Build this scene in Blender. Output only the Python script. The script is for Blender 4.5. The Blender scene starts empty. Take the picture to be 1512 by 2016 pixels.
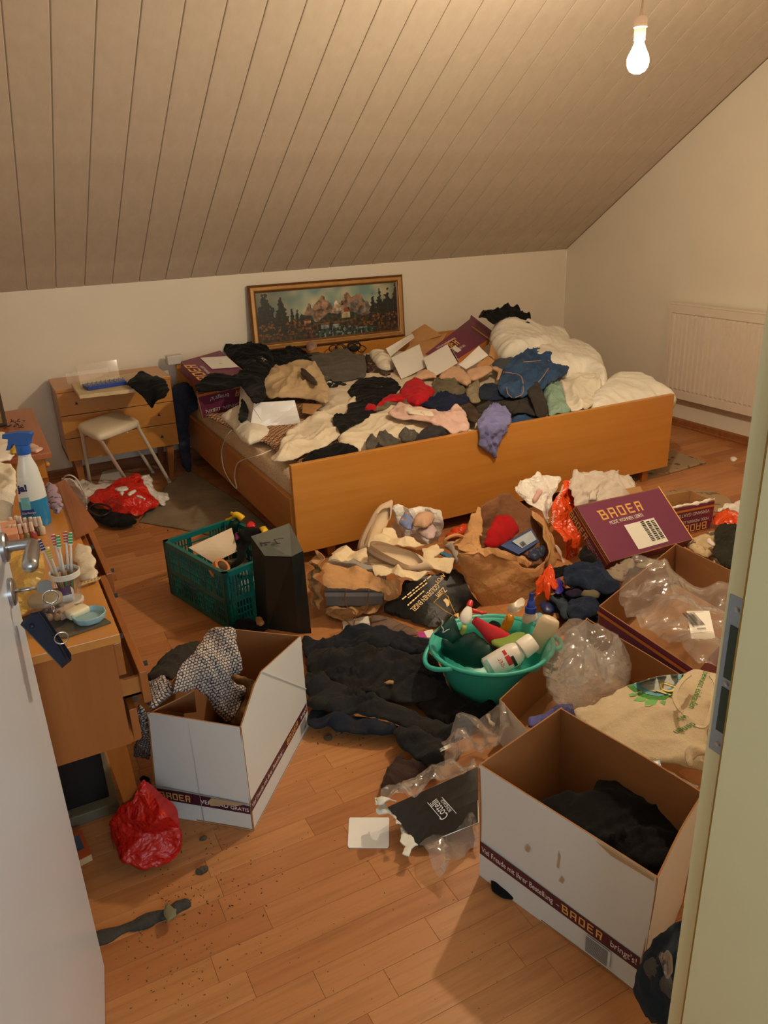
import bpy, bmesh, math, random
import numpy as np
from mathutils import Vector, Matrix
from mathutils.geometry import delaunay_2d_cdt

sc = bpy.context.scene
COL = sc.collection
random.seed(7)
np.random.seed(7)

# ------------------------------------------------------------------ camera
EYE = Vector((0.0, 0.0, 1.6))            # standing in the doorway, eye at 1.6 m
FPX = 1540.0                             # focal length in pixels of the 1512 x 2016 frame
YAW, PITCH, ROLL = math.radians(26.5), math.radians(-21.55), math.radians(-2.31)
_f = Vector((math.sin(YAW) * math.cos(PITCH), math.cos(YAW) * math.cos(PITCH), math.sin(PITCH)))
_r0 = Vector((math.cos(YAW), -math.sin(YAW), 0))
_u0 = _r0.cross(_f)
CR = _r0 * math.cos(ROLL) + _u0 * math.sin(ROLL)
CU = _u0 * math.cos(ROLL) - _r0 * math.sin(ROLL)
CF = _f
cd = bpy.data.cameras.new('camera')
cd.sensor_fit = 'VERTICAL'
cd.sensor_height = 36.0
cd.lens = FPX / 2016.0 * 36.0
cd.clip_start = 0.02
cam = bpy.data.objects.new('camera', cd)
COL.objects.link(cam)
cam.matrix_world = Matrix(((CR.x, CU.x, -CF.x, EYE.x), (CR.y, CU.y, -CF.y, EYE.y), (CR.z, CU.z, -CF.z, EYE.z), (0, 0, 0, 1)))
sc.camera = cam

# ------------------------------------------------------------------ light and exposure
w = bpy.data.worlds.new('world')
sc.world = w
w.use_nodes = True
w.node_tree.nodes['Background'].inputs[0].default_value = (0.75, 0.85, 1.0, 1)
w.node_tree.nodes['Background'].inputs[1].default_value = 0.05
BULB_POS = Vector((2.05, 2.16, 2.0))
BULB_COL = (1.0, 0.82, 0.575, 1)
BULB_STRENGTH = 1520.0
hl = bpy.data.lights.new('hallway_daylight', 'AREA')   # cool light from the hallway behind the camera; its window is added
hl.shape = 'RECTANGLE'
hl.size, hl.size_y = 1.2, 1.2
hl.energy = 37.0
hl.color = (0.72, 0.87, 0.96)
hlo = bpy.data.objects.new('hallway_daylight', hl)
COL.objects.link(hlo)
hlo.location = (0.2, -1.86, 1.5)
hlo.rotation_euler = (math.radians(88), 0, 0)
vs = sc.view_settings
vs.view_transform = 'Standard'
vs.look = 'None'
vs.exposure = 0.1
vs.gamma = 1.0
vs.use_curve_mapping = False
sc.cycles.transparent_max_bounces = 24
sc.cycles.sample_clamp_indirect = 4.0

# ------------------------------------------------------------------ measuring: pixel of the 1512 x 2016 photograph -> point in the room
def ray(x, y):
    return CR * ((x - 756.0) / FPX) - CU * ((y - 1008.0) / FPX) + CF
def P(x, y, z=0.0):
    d = ray(x, y); return EYE + d * ((z - EYE.z) / d.z)
def PY(x, y, v):
    d = ray(x, y); return EYE + d * (v / d.y)
def PX(x, y, v):
    d = ray(x, y); return EYE + d * (v / d.x)
def PD(x, y, dep):
    return EYE + ray(x, y) * dep
def PN(x, y, o, n):
    d = ray(x, y); return EYE + d * ((o - EYE).dot(n) / d.dot(n))
def surf(x, y, fn, ymin=None):
    z = 0.5
    for _ in range(40):
        p = P(x, y, z); z = z * 0.6 + 0.4 * fn(p.x, p.y)
    p = P(x, y, z)
    if ymin is not None and p.y < ymin: p = PY(x, y, ymin)
    return p
def crop(ox, oy, s, pts):
    return [(ox + a / s, oy + b / s) for a, b in pts]
def ss(a, b, x):
    t = min(1, max(0, (x - a) / (b - a))); return t * t * (3 - 2 * t)

# ------------------------------------------------------------------ materials
def lin(c):
    return tuple(((v / 255.0) / 12.92 if v / 255.0 <= 0.04045 else ((v / 255.0 + 0.055) / 1.055) ** 2.4) for v in c)
class NT:
    def __init__(s, name):
        s.m = bpy.data.materials.new(name); s.m.use_nodes = True
        s.t = s.m.node_tree; s.b = s.t.nodes['Principled BSDF']; s.out = s.t.nodes['Material Output']
    def n(s, typ, **kw):
        x = s.t.nodes.new(typ)
        for k, v in kw.items():
            if k == 'inp':
                for a, b in v.items(): x.inputs[a].default_value = b
            else: setattr(x, k, v)
        return x
    def l(s, a, b): s.t.links.new(a, b)
    def coord(s, kind='Object', scale=(1, 1, 1), rot=(0, 0, 0)):
        c = s.n('ShaderNodeTexCoord'); mp = s.n('ShaderNodeMapping')
        mp.inputs['Scale'].default_value = scale; mp.inputs['Rotation'].default_value = rot
        s.l(c.outputs[kind], mp.inputs['Vector']); return mp.outputs['Vector']
    def noise(s, vec, scale, detail=3, rough=.55):
        x = s.n('ShaderNodeTexNoise', inp={'Scale': scale, 'Detail': detail, 'Roughness': rough})
        if vec is not None: s.l(vec, x.inputs['Vector'])
        return x.outputs['Fac']
    def ramp(s, fac, stops, interp='LINEAR'):
        x = s.n('ShaderNodeValToRGB'); cr = x.color_ramp; cr.interpolation = interp
        while len(cr.elements) < len(stops): cr.elements.new(0.5)
        for e, (p, c) in zip(cr.elements, stops):
            e.position = p; e.color = tuple(c) + (1,)
        s.l(fac, x.inputs['Fac']); return x.outputs['Color']
    def mix(s, fac, a, b, mode='MIX'):
        x = s.n('ShaderNodeMix', data_type='RGBA', blend_type=mode)
        for i, v in ((0, fac), (6, a), (7, b)):
            if hasattr(v, 'is_linked'): s.l(v, x.inputs[i])
            elif i == 0: x.inputs[0].default_value = v
            else: x.inputs[i].default_value = tuple(v) + (1,)
        return x.outputs[2]
    def bump(s, h, strength=.3, dist=.002):
        x = s.n('ShaderNodeBump', inp={'Strength': strength, 'Distance': dist})
        s.l(h, x.inputs['Height']); s.l(x.outputs['Normal'], s.b.inputs['Normal'])
    def col(s, c): s.l(c, s.b.inputs['Base Color'])
    def set(s, **kw):
        for k, v in kw.items(): s.b.inputs[k].default_value = v
_mc = {}
def plain(name, c, rough=.6, var=.10, scale=9, bump=.0, metal=0.0, crease=0.0, **kw):
    if name in _mc: return _mc[name]
    n = NT(name); c = lin(c); v = n.coord()
    f = n.noise(v, scale, 4)
    n.col(n.ramp(f, [(.3, [k * (1 - var) for k in c]), (.7, [min(1, k * (1 + var)) for k in c])]))
    n.set(Roughness=rough, Metallic=metal)
    for k, x in kw.items(): n.b.inputs[k.replace('_', ' ')].default_value = x
    if bump: n.bump(n.noise(v, scale * 14, 2), bump, .001)
    if crease:
        h = None
        for k, a in ((14, 1.0), (33, .5)):
            nz = n.noise(n.coord('UV'), k, 2, .5); ab = n.n('ShaderNodeMath', operation='SUBTRACT', inp={1: .5}); n.l(nz, ab.inputs[0])
            a2 = n.n('ShaderNodeMath', operation='ABSOLUTE'); n.l(ab.outputs[0], a2.inputs[0]); a3 = n.n('ShaderNodeMath', operation='MULTIPLY', inp={1: -a}); n.l(a2.outputs[0], a3.inputs[0])
            if h is None: h = a3.outputs[0]
            else: s_ = n.n('ShaderNodeMath', operation='ADD'); n.l(h, s_.inputs[0]); n.l(a3.outputs[0], s_.inputs[1]); h = s_.outputs[0]
        n.bump(h, min(1, crease), .03)
    _mc[name] = n.m; return n.m
def fabric(name, c, c2=None, weave=900, var=.22, rough=.9, sheen=.04, scale=14):
    if name in _mc: return _mc[name]
    n = NT(name); c = lin(c); c2 = lin(c2) if c2 else [k * (1 - var) for k in c]
    uv = n.coord('UV'); f = n.noise(uv, scale, 5, .6)
    base = n.ramp(f, [(.32, c2), (.68, c)])
    wv = n.noise(uv, weave, 2, .5)
    n.col(n.mix(.5, base, n.ramp(wv, [(.3, [.55] * 3), (.7, [1.25 if False else 1.0] * 3)]), 'MULTIPLY'))
    n.set(Roughness=rough); n.b.inputs['Sheen Weight'].default_value = sheen
    n.b.inputs['Specular IOR Level'].default_value = .2
    wr = n.noise(uv, 48, 5, .6); hs = n.n('ShaderNodeMath', operation='MULTIPLY_ADD', inp={1: .18}); n.l(wv, hs.inputs[0]); n.l(wr, hs.inputs[2])
    n.bump(hs.outputs[0], .55, .006)
    _mc[name] = n.m; return n.m
def wood(name, c1, c2, axis=0, rough=.35, scale=1.0, coat=.25):
    if name in _mc: return _mc[name]
    n = NT(name); sx = [22 * scale] * 3; sx[axis] = 1.3 * scale
    v = n.coord('Object', tuple(sx))
    f = n.noise(v, 1.6, 6, .62)
    v2 = n.coord('Object', (1.6, 1.6, 1.6)); g = n.noise(v2, 1.5, 2)
    a = n.ramp(f, [(.3, lin(c2)), (.7, lin(c1))])
    n.col(n.mix(.35, a, n.ramp(g, [(.3, [.72] * 3), (.7, [1] * 3)]), 'MULTIPLY'))
    n.set(Roughness=rough); n.b.inputs['Coat Weight'].default_value = coat; n.b.inputs['Coat Roughness'].default_value = .25
    n.bump(f, .06, .001)
    _mc[name] = n.m; return n.m
def film(name, tint=(1, 1, 1), body=.03, rough=.07, gloss=.9, bumpscale=0):
    if name in _mc: return _mc[name]
    n = NT(name); t = n.t
    tr = n.n('ShaderNodeBsdfTransparent'); tr.inputs[0].default_value = tuple(tint) + (1,)
    gl = n.n('ShaderNodeBsdfGlossy', inp={'Roughness': rough}); gl.inputs[0].default_value = (gloss, gloss, gloss, 1)
    df = n.n('ShaderNodeBsdfTranslucent'); df.inputs[0].default_value = (.9, .9, .9, 1)
    dd = n.n('ShaderNodeBsdfDiffuse'); dd.inputs[0].default_value = (.9, .9, .9, 1)
    fr = n.n('ShaderNodeFresnel', inp={'IOR': 1.4})
    a = n.n('ShaderNodeMixShader', inp={0: .5}); n.l(df.outputs[0], a.inputs[1]); n.l(dd.outputs[0], a.inputs[2])
    b = n.n('ShaderNodeMixShader', inp={0: body}); n.l(tr.outputs[0], b.inputs[1]); n.l(a.outputs[0], b.inputs[2])
    c = n.n('ShaderNodeMixShader'); fk = n.n('ShaderNodeMath', operation='MULTIPLY_ADD', inp={1: .45, 2: .05}); n.l(fr.outputs[0], fk.inputs[0]); n.l(fk.outputs[0], c.inputs[0]); n.l(b.outputs[0], c.inputs[1]); n.l(gl.outputs[0], c.inputs[2])
    n.l(c.outputs[0], n.out.inputs['Surface'])
    if bumpscale:
        bp = n.n('ShaderNodeBump', inp={'Strength': .8, 'Distance': .010}); n.l(n.noise(n.coord('UV'), bumpscale, 3), bp.inputs['Height'])
        n.l(bp.outputs[0], gl.inputs['Normal']); n.l(bp.outputs[0], fr.inputs['Normal'])
    t.nodes.remove(n.b); _mc[name] = n.m; return n.m
def vcol(name, rough=.6):
    if name in _mc: return _mc[name]
    n = NT(name); a = n.n('ShaderNodeVertexColor', layer_name='Col'); n.col(a.outputs[0]); n.set(Roughness=rough)
    _mc[name] = n.m; return n.m

# ------------------------------------------------------------------ objects
ROOT = {}
def tag(o, label=None, cat=None, group=None, kind=None):
    if label: o['label'] = label
    if cat: o['category'] = cat
    if group: o['group'] = group
    if kind: o['kind'] = kind
    return o
def thing(name, label, cat, loc, group=None):
    o = bpy.data.objects.new(name, None); o.empty_display_size = .05
    COL.objects.link(o); o.location = Vector(loc); ROOT[o.name] = Vector(loc)
    return tag(o, label, cat, group)
def rootloc(o):
    while o.parent is not None: o = o.parent
    return ROOT.get(o.name, Vector((0, 0, 0)))
def emit(name, V, Fc, mats, parent=None, smooth=False, mi=None, uv=None, loc=None, sharp=None):
    me = bpy.data.meshes.new(name)
    V = np.asarray([tuple(v) for v in V], float).reshape(-1, 3)
    if parent is not None: off = rootloc(parent)
    elif loc is not None: off = Vector(loc)
    else: off = Vector(((V[:, 0].min() + V[:, 0].max()) / 2, (V[:, 1].min() + V[:, 1].max()) / 2, V[:, 2].min()))
    me.from_pydata((V - np.array(off)).tolist(), [], [tuple(int(i) for i in f) for f in Fc])
    if not isinstance(mats, (list, tuple)): mats = [mats]
    for m in mats: me.materials.append(m)
    if mi is not None: me.polygons.foreach_set('material_index', np.asarray(mi, np.int32))
    if smooth: me.polygons.foreach_set('use_smooth', np.ones(len(me.polygons), bool))
    if uv is not None:
        l = me.uv_layers.new(name='UVMap'); idx = np.zeros(len(me.loops), np.int32); me.loops.foreach_get('vertex_index', idx)
        l.data.foreach_set('uv', np.asarray(uv, float)[idx].ravel())
    me.validate(); me.update()
    if sharp: me.set_sharp_from_angle(angle=math.radians(sharp))
    o = bpy.data.objects.new(name, me); COL.objects.link(o)
    if parent is not None: o.parent = parent
    else: o.location = off; ROOT[o.name] = Vector(off)
    return o
def rep(o, off, parent=None):
    c = o.copy(); COL.objects.link(c); c.location = o.location + Vector(off)
    if parent is not None: c.parent = parent
    return c

class MB:
    """collects shapes in room coordinates; build() links them as ONE mesh object"""
    def __init__(s): s.v = []; s.f = []; s.m = []
    def add(s, V, F, m=0):
        b = len(s.v); s.v += [Vector(v) for v in V]; s.f += [tuple(i + b for i in f) for f in F]; s.m += [m] * len(F); return s
    def hexa(s, p, m=0):   # 8 corners: bottom loop 0-3 (ccw), top loop 4-7
        return s.add(p, [(3, 2, 1, 0), (4, 5, 6, 7), (0, 1, 5, 4), (1, 2, 6, 5), (2, 3, 7, 6), (3, 0, 4, 7)], m)
    def box(s, a, b, m=0, ch=0.0):
        x0, y0, z0 = a; x1, y1, z1 = b
        if not ch:
            return s.hexa([(x0, y0, z0), (x1, y0, z0), (x1, y1, z0), (x0, y1, z0), (x0, y0, z1), (x1, y0, z1), (x1, y1, z1), (x0, y1, z1)], m)
        return s.obox(Matrix.Translation(((x0 + x1) / 2, (y0 + y1) / 2, (z0 + z1) / 2)), (x1 - x0, y1 - y0, z1 - z0), m, ch)
    def obox(s, M, d, m=0, ch=0.0):
        hx, hy, hz = d[0] / 2, d[1] / 2, d[2] / 2
        if not ch:
            return s.hexa([M @ Vector(q) for q in ((-hx, -hy, -hz), (hx, -hy, -hz), (hx, hy, -hz), (-hx, hy, -hz), (-hx, -hy, hz), (hx, -hy, hz), (hx, hy, hz), (-hx, hy, hz))], m)
        bm = bmesh.new(); bmesh.ops.create_cube(bm, size=1)
        for v in bm.verts: v.co = Vector((v.co.x * d[0], v.co.y * d[1], v.co.z * d[2]))
        bmesh.ops.bevel(bm, geom=bm.edges[:], offset=ch, segments=2, profile=.6, affect='EDGES')
        bm.verts.index_update()
        s.add([M @ v.co for v in bm.verts], [[v.index for v in f.verts] for f in bm.faces], m); bm.free(); return s
    def tube(s, pts, r, n=8, m=0, cap=True, closed=False):
        pts = [Vector(p) for p in pts]; rr = r if isinstance(r, (list, tuple)) else [r] * len(pts)
        V = []; F = []; up = None; k = len(pts)
        for i, p in enumerate(pts):
            t = (pts[(i + 1) % k] - pts[i - 1]) if closed else (pts[min(i + 1, k - 1)] - pts[max(i - 1, 0)])
            t.normalize()
            if up is None:
                up = Vector((0, 0, 1)) if abs(t.z) < .9 else Vector((1, 0, 0))
            a = up - t * up.dot(t); a.normalize(); b = t.cross(a); up = a
            for j in range(n):
                q = 2 * math.pi * j / n; V.append(p + (a * math.cos(q) + b * math.sin(q)) * rr[i])
        for i in range(k if closed else k - 1):
            for j in range(n):
                i2 = (i + 1) % k
                F.append((i * n + j, i * n + (j + 1) % n, i2 * n + (j + 1) % n, i2 * n + j))
        if cap and not closed:
            F.append(tuple(range(n - 1, -1, -1))); F.append(tuple((k - 1) * n + j for j in range(n)))
        return s.add(V, F, m)
    def lathe(s, prof, M=None, n=20, sx=1, sy=1, m=0, cap=True):
        M = M or Matrix.Identity(4); V = []; F = []
        for r, z in prof:
            for j in range(n):
                q = 2 * math.pi * j / n; V.append(M @ Vector((r * sx * math.cos(q), r * sy * math.sin(q), z)))
        for i in range(len(prof) - 1):
            for j in range(n): F.append((i * n + j, i * n + (j + 1) % n, (i + 1) * n + (j + 1) % n, (i + 1) * n + j))
        if cap:
            F.append(tuple(range(n - 1, -1, -1))); F.append(tuple((len(prof) - 1) * n + j for j in range(n)))
        return s.add(V, F, m)
    def ball(s, c, r, n=10, m=0, M=None, sc3=(1, 1, 1)):
        V = []; F = []
        k = max(4, n // 2)
        for i in range(k + 1):
            a = math.pi * i / k
            for j in range(n):
                q = 2 * math.pi * j / n
                d = Vector((math.sin(a) * math.cos(q) * sc3[0], math.sin(a) * math.sin(q) * sc3[1], -math.cos(a) * sc3[2])) * r
                V.append(Vector(c) + (M @ d if M else d))
        for i in range(k):
            for j in range(n): F.append((i * n + j, i * n + (j + 1) % n, (i + 1) * n + (j + 1) % n, (i + 1) * n + j))
        return s.add(V, F, m)
    def prism(s, poly, n, th, m=0):
        """closed outline (3-D points) thickened by th against the normal n"""
        k = len(poly); n = Vector(n).normalized(); A = [Vector(p) for p in poly]; B = [p - n * th for p in A]
        F = [tuple(range(k)), tuple(range(2 * k - 1, k - 1, -1))] + [(i, i + k, (i + 1) % k + k, (i + 1) % k) for i in range(k)]
        return s.add(A + B, F, m)
    def build(s, name, mats, parent=None, smooth=False, label=None, cat=None, group=None, kind=None, loc=None, sharp=None):
        o = emit(name, s.v, s.f, mats, parent, smooth, s.m, None, loc, sharp)
        bm = bmesh.new(); bm.from_mesh(o.data); bmesh.ops.recalc_face_normals(bm, faces=bm.faces[:]); bm.to_mesh(o.data); bm.free()
        return tag(o, label, cat, group, kind)
def frame(o, z, x):
    z = Vector(z).normalized(); x = Vector(x); x = (x - z * x.dot(z)).normalized(); y = z.cross(x)
    return Matrix(((x.x, y.x, z.x, o[0]), (x.y, y.y, z.y, o[1]), (x.z, y.z, z.z, o[2]), (0, 0, 0, 1)))
def spline(pts, n=8, closed=False):
    """Catmull-Rom through the points"""
    pts = [Vector(p) for p in pts]; k = len(pts); out = []
    for i in range(k if closed else k - 1):
        g = lambda j: pts[j % k] if closed else pts[min(max(j, 0), k - 1)]
        a, b, c, d = g(i - 1), g(i), g(i + 1), g(i + 2)
        for j in range(n):
            t = j / n
            out.append(.5 * ((2 * b) + (c - a) * t + (2 * a - 5 * b + 4 * c - d) * t * t + (3 * b - a - 3 * c + d) * t ** 3))
    if not closed: out.append(pts[-1])
    return out

# ------------------------------------------------------------------ numpy gradient noise
_rng = np.random.RandomState(3)
_perm = np.concatenate([_rng.permutation(256)] * 3)
_ga = _rng.rand(256) * 2 * np.pi
def pn(x, y, seed=0):
    x = np.asarray(x, float) + seed * 17.13; y = np.asarray(y, float) - seed * 9.71
    xi = np.floor(x).astype(int); yi = np.floor(y).astype(int); xf = x - xi; yf = y - yi
    def g(ix, iy, dx, dy):
        h = _ga[_perm[(_perm[ix & 255] + iy) & 255]]; return np.cos(h) * dx + np.sin(h) * dy
    u = xf ** 3 * (xf * (xf * 6 - 15) + 10); v = yf ** 3 * (yf * (yf * 6 - 15) + 10)
    a = g(xi, yi, xf, yf); b = g(xi + 1, yi, xf - 1, yf); c = g(xi, yi + 1, xf, yf - 1); d = g(xi + 1, yi + 1, xf - 1, yf - 1)
    return ((a * (1 - u) + b * u) * (1 - v) + (c * (1 - u) + d * u) * v) * 1.5
def folds(x, y, scale, ang, seed, aniso=3.0):
    """ridged, warped folds running along direction ang"""
    a = x * math.cos(ang) + y * math.sin(ang); b = -x * math.sin(ang) + y * math.cos(ang)
    wx = pn(x / scale * .5, y / scale * .5, seed + 5) * scale * .7
    b = b + wx; a = a / aniso
    sw = pn(x / scale * .8, y / scale * .8, seed + 7)
    r1 = np.exp(-np.abs(pn(a / scale, b / scale, seed)) * 6.5)
    r2 = np.exp(-np.abs(pn(a / scale * 1.7 + r1 * .25, b / scale * 1.9, seed + 1)) * 6)
    c, d = x * math.cos(ang + 1.15) + y * math.sin(ang + 1.15), -x * math.sin(ang + 1.15) + y * math.cos(ang + 1.15)
    r3 = np.exp(-np.abs(pn(c / aniso / scale * 1.5, d / scale * 1.5 + sw * .5, seed + 2)) * 7)
    return sw * .7 + r1 * .85 + r2 * .38 + r3 * .28 - .3
def facets(x, y, scale, seed):
    """crumpled paper or film: flat facets between sharp creases"""
    rs = np.random.RandomState(seed + 50); h = 0; wx = pn(x / scale * .6, y / scale * .6, seed) * scale * .5
    for i in range(6):
        t = rs.rand() * math.pi; k = scale * rs.uniform(.8, 2.4) * (.55 if i > 3 else 1)
        q = ((x + wx) * math.cos(t) + (y - wx) * math.sin(t)) / k + rs.rand() * 9
        h = h + np.abs((q % 2) - 1) * rs.uniform(.5, 1) * (.4 if i > 3 else 1)
    return (h * .5 - .5) * 1.5
_ci = [0]
BULGE_K = .5
def cloth(name, pts, mat, label=None, cat=None, group=None, parent=None, bulge=.02, edge=.05, fold=.012, fs=.10, fa=None, aniso=3.0,
          res=.0095, thick=.0045, back=.0, jag=.15, seed=None, smooth=True, kind=None, crinkle=False, maxn=5200, holes=None, ripple=.5, puffy=False):
    """a crumpled piece of cloth, paper or film: closed body with folds over the outline pts (points in the room)"""
    _ci[0] += 1
    if crinkle: thick = min(thick, .003); fold *= 1.5; fs *= .62; ripple = 1.0; edge *= 1.6
    seed = _ci[0] if seed is None else seed
    A = np.array([tuple(p) for p in pts], float)
    c = A.mean(0); nrm = np.zeros(3)
    for i in range(len(A)):
        p, q = A[i], A[(i + 1) % len(A)]; nrm += np.cross(p - c, q - c)
    nrm /= np.linalg.norm(nrm) + 1e-12
    if nrm @ (np.array(EYE) - c) < 0: nrm = -nrm
    up = np.array([0, 0, 1.0])
    u = np.cross(up, nrm)
    if np.linalg.norm(u) < .1: u = np.array([1.0, 0, 0])
    u -= nrm * (u @ nrm); u /= np.linalg.norm(u); v = np.cross(nrm, u)
    Q = np.stack([(A - c) @ u, (A - c) @ v], 1); H = (A - c) @ nrm
    # rounded, resampled outline
    per = np.linalg.norm(np.roll(Q, -1, 0) - Q, axis=1).sum(); area = abs(np.sum(Q[:, 0] * np.roll(Q[:, 1], -1) - Q[:, 1] * np.roll(Q[:, 0], -1))) / 2
    res = max(res, math.sqrt(area / maxn))
    R3 = np.concatenate([Q, H[:, None]], 1)
    if smooth:
        for _ in range(1 if not puffy else 3):
            nx = np.roll(R3, -1, 0); R3 = np.stack([R3 * .8 + nx * .2, R3 * .2 + nx * .8], 1).reshape(-1, 3)
    seg = []
    for i in range(len(R3)):
        a, b = R3[i], R3[(i + 1) % len(R3)]; k = max(1, int(np.linalg.norm((b - a)[:2]) / res))
        for j in range(k): seg.append(a + (b - a) * j / k)
    B = np.array(seg)
    if len(B) < 8: return None
    if jag:
        tn = np.roll(B[:, :2], -1, 0) - np.roll(B[:, :2], 1, 0); tn /= np.linalg.norm(tn, axis=1)[:, None] + 1e-9
        B[:, :2] += np.stack([tn[:, 1], -tn[:, 0]], 1) * (pn(B[:, 0] / .05, B[:, 1] / .05, seed + 9) * jag * .06 + pn(B[:, 0] / .018, B[:, 1] / .018, seed + 8) * jag * .025)[:, None]
    mn, mx = B[:, :2].min(0), B[:, :2].max(0)
    gx = np.arange(mn[0], mx[0], res); gy = np.arange(mn[1], mx[1], res * .87)
    G = np.array([(x + (.5 * res if j & 1 else 0), y) for j, y in enumerate(gy) for x in gx])
    rs = np.random.RandomState(seed + 100)
    G = G + (rs.rand(*G.shape) - .5) * res * .3
    x1, y1 = B[:, 0], B[:, 1]; x2, y2 = np.roll(x1, -1), np.roll(y1, -1)
    def distin(G):
        ins = np.zeros(len(G), bool); D = np.full(len(G), 1e9)
        for k in range(len(B)):
            cond = ((y1[k] > G[:, 1]) != (y2[k] > G[:, 1]))
            xi = (x2[k] - x1[k]) * (G[:, 1] - y1[k]) / ((y2[k] - y1[k]) or 1e-12) + x1[k]
            ins ^= cond & (G[:, 0] < xi)
            dx, dy = x2[k] - x1[k], y2[k] - y1[k]; L = dx * dx + dy * dy + 1e-12
            t = np.clip(((G[:, 0] - x1[k]) * dx + (G[:, 1] - y1[k]) * dy) / L, 0, 1)
            D = np.minimum(D, np.hypot(G[:, 0] - x1[k] - t * dx, G[:, 1] - y1[k] - t * dy))
        return ins, D
    if len(G):
        ins, D = distin(G); k = ins & (D > res * .55); G = G[k]; D = D[k]
    else: D = np.zeros(0)
    nb = len(B)
    V2 = np.concatenate([B[:, :2], G]) if len(G) else B[:, :2]
    r = delaunay_2d_cdt([Vector(p) for p in V2], [], [list(range(nb))], 1, 1e-6)
    V2 = np.array([tuple(p) for p in r[0]]); tris = [t for t in r[2] if len(t) >= 3]
    orig = [o[0] if len(o) else -1 for o in r[3]]
    dist = np.array([0.0 if (o < nb) else D[o - nb] for o in orig])
    # base height from the outline, bulge and folds above it
    w_ = 1.0 / (((V2[:, None, 0] - B[None, :, 0]) ** 2 + (V2[:, None, 1] - B[None, :, 1]) ** 2) + (.02) ** 2) ** 1.3
    h0 = (w_ @ B[:, 2]) / w_.sum(1)
    isb = np.array([o >= 0 and o < nb for o in orig])
    for i, o in enumerate(orig):
        if 0 <= o < nb: h0[i] = B[o, 2]
    prof = 1 - np.exp(-dist / (edge * (1.15 if not puffy else .6))); rim = np.sqrt(np.clip(1 - (1 - np.clip(dist / (thick * 2.5), 0, 1)) ** 2, 0, 1))
    fa_ = rs.rand() * math.pi if fa is None else fa
    fo = folds(V2[:, 0], V2[:, 1], fs, fa_, seed, aniso)
    if crinkle:
        fo = facets(V2[:, 0], V2[:, 1], fs, seed)
    bulge *= BULGE_K
    h = h0 + bulge * prof + thick * rim + fold * (fo if crinkle else np.where(isb, np.maximum(fo, -.1), fo)) * np.clip(ripple + dist / .03, 0, 1)
    n3 = len(V2)
    top = c + V2[:, :1] * u + V2[:, 1:2] * v + h[:, None] * nrm
    F = []
    for t in tris:
        a, b, d_ = [V2[i] for i in t[:3]]
        if (b[0] - a[0]) * (d_[1] - a[1]) - (b[1] - a[1]) * (d_[0] - a[0]) < 0: t = list(reversed(t))
        F.append(list(t))
    hb = (h0 - thick - bulge * back * prof - (fold if puffy else 0)) if (puffy or back) else h - np.where(isb, thick * 1.2, thick * 2.2)
    bot = c + V2[:, :1] * u + V2[:, 1:2] * v + hb[:, None] * nrm
    edges = {}
    for t in F:
        for i in range(len(t)):
            e = (t[i], t[(i + 1) % len(t)]); edges[e] = 1
    bd = [e for e in edges if (e[1], e[0]) not in edges]
    V = np.concatenate([top, bot]); uvs = np.concatenate([V2, V2]) + seed * .37
    FF = F + [[i + n3 for i in reversed(t)] for t in F] + [[b_, a_, a_ + n3, b_ + n3] for a_, b_ in bd]
    o = emit(name, V, FF, mat, parent, not crinkle, None, uvs)
    if crinkle:
        o.data.polygons.foreach_set('use_smooth', np.ones(len(o.data.polygons), bool)); o.data.set_sharp_from_angle(angle=math.radians(24))
    return tag(o, label, cat, group, kind)

def slab(name, q, th, outer, inner=None, parent=None, wob=.0015, n=5, label=None, cat=None, seed=1, group=None):
    """a sheet of card: quad q (outer side seen counter-clockwise) with thickness th"""
    q = [Vector(p) for p in q]; nn = (q[1] - q[0]).cross(q[3] - q[0]).normalized()
    V = []; F = []; mi = []
    for side in (0, 1):
        for j in range(n + 1):
            for i in range(n + 1):
                a, b = i / n, j / n
                p = (q[0] * (1 - a) + q[1] * a) * (1 - b) + (q[3] * (1 - a) + q[2] * a) * b
                p = p + nn * (math.sin(a * 5.1 + seed) * math.sin(b * 4.3 + seed * 2.1) * wob)
                V.append(p - nn * th * side)
    k = (n + 1) * (n + 1)
    for j in range(n):
        for i in range(n):
            a = j * (n + 1) + i; F.append((a, a + 1, a + n + 2, a + n + 1)); mi.append(0)
            F.append((a + k, a + n + 1 + k, a + n + 2 + k, a + 1 + k)); mi.append(1)
    for i in range(n):
        for (a, b) in ((i, i + 1), (n * (n + 1) + i + 1, n * (n + 1) + i), ((i + 1) * (n + 1), i * (n + 1)), (i * (n + 1) + n, (i + 1) * (n + 1) + n)):
            F.append((b, a, a + k, b + k)); mi.append(1)
    o = emit(name, V, F, [outer, inner or outer], parent, False, mi)
    return tag(o, label, cat, group)

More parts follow.
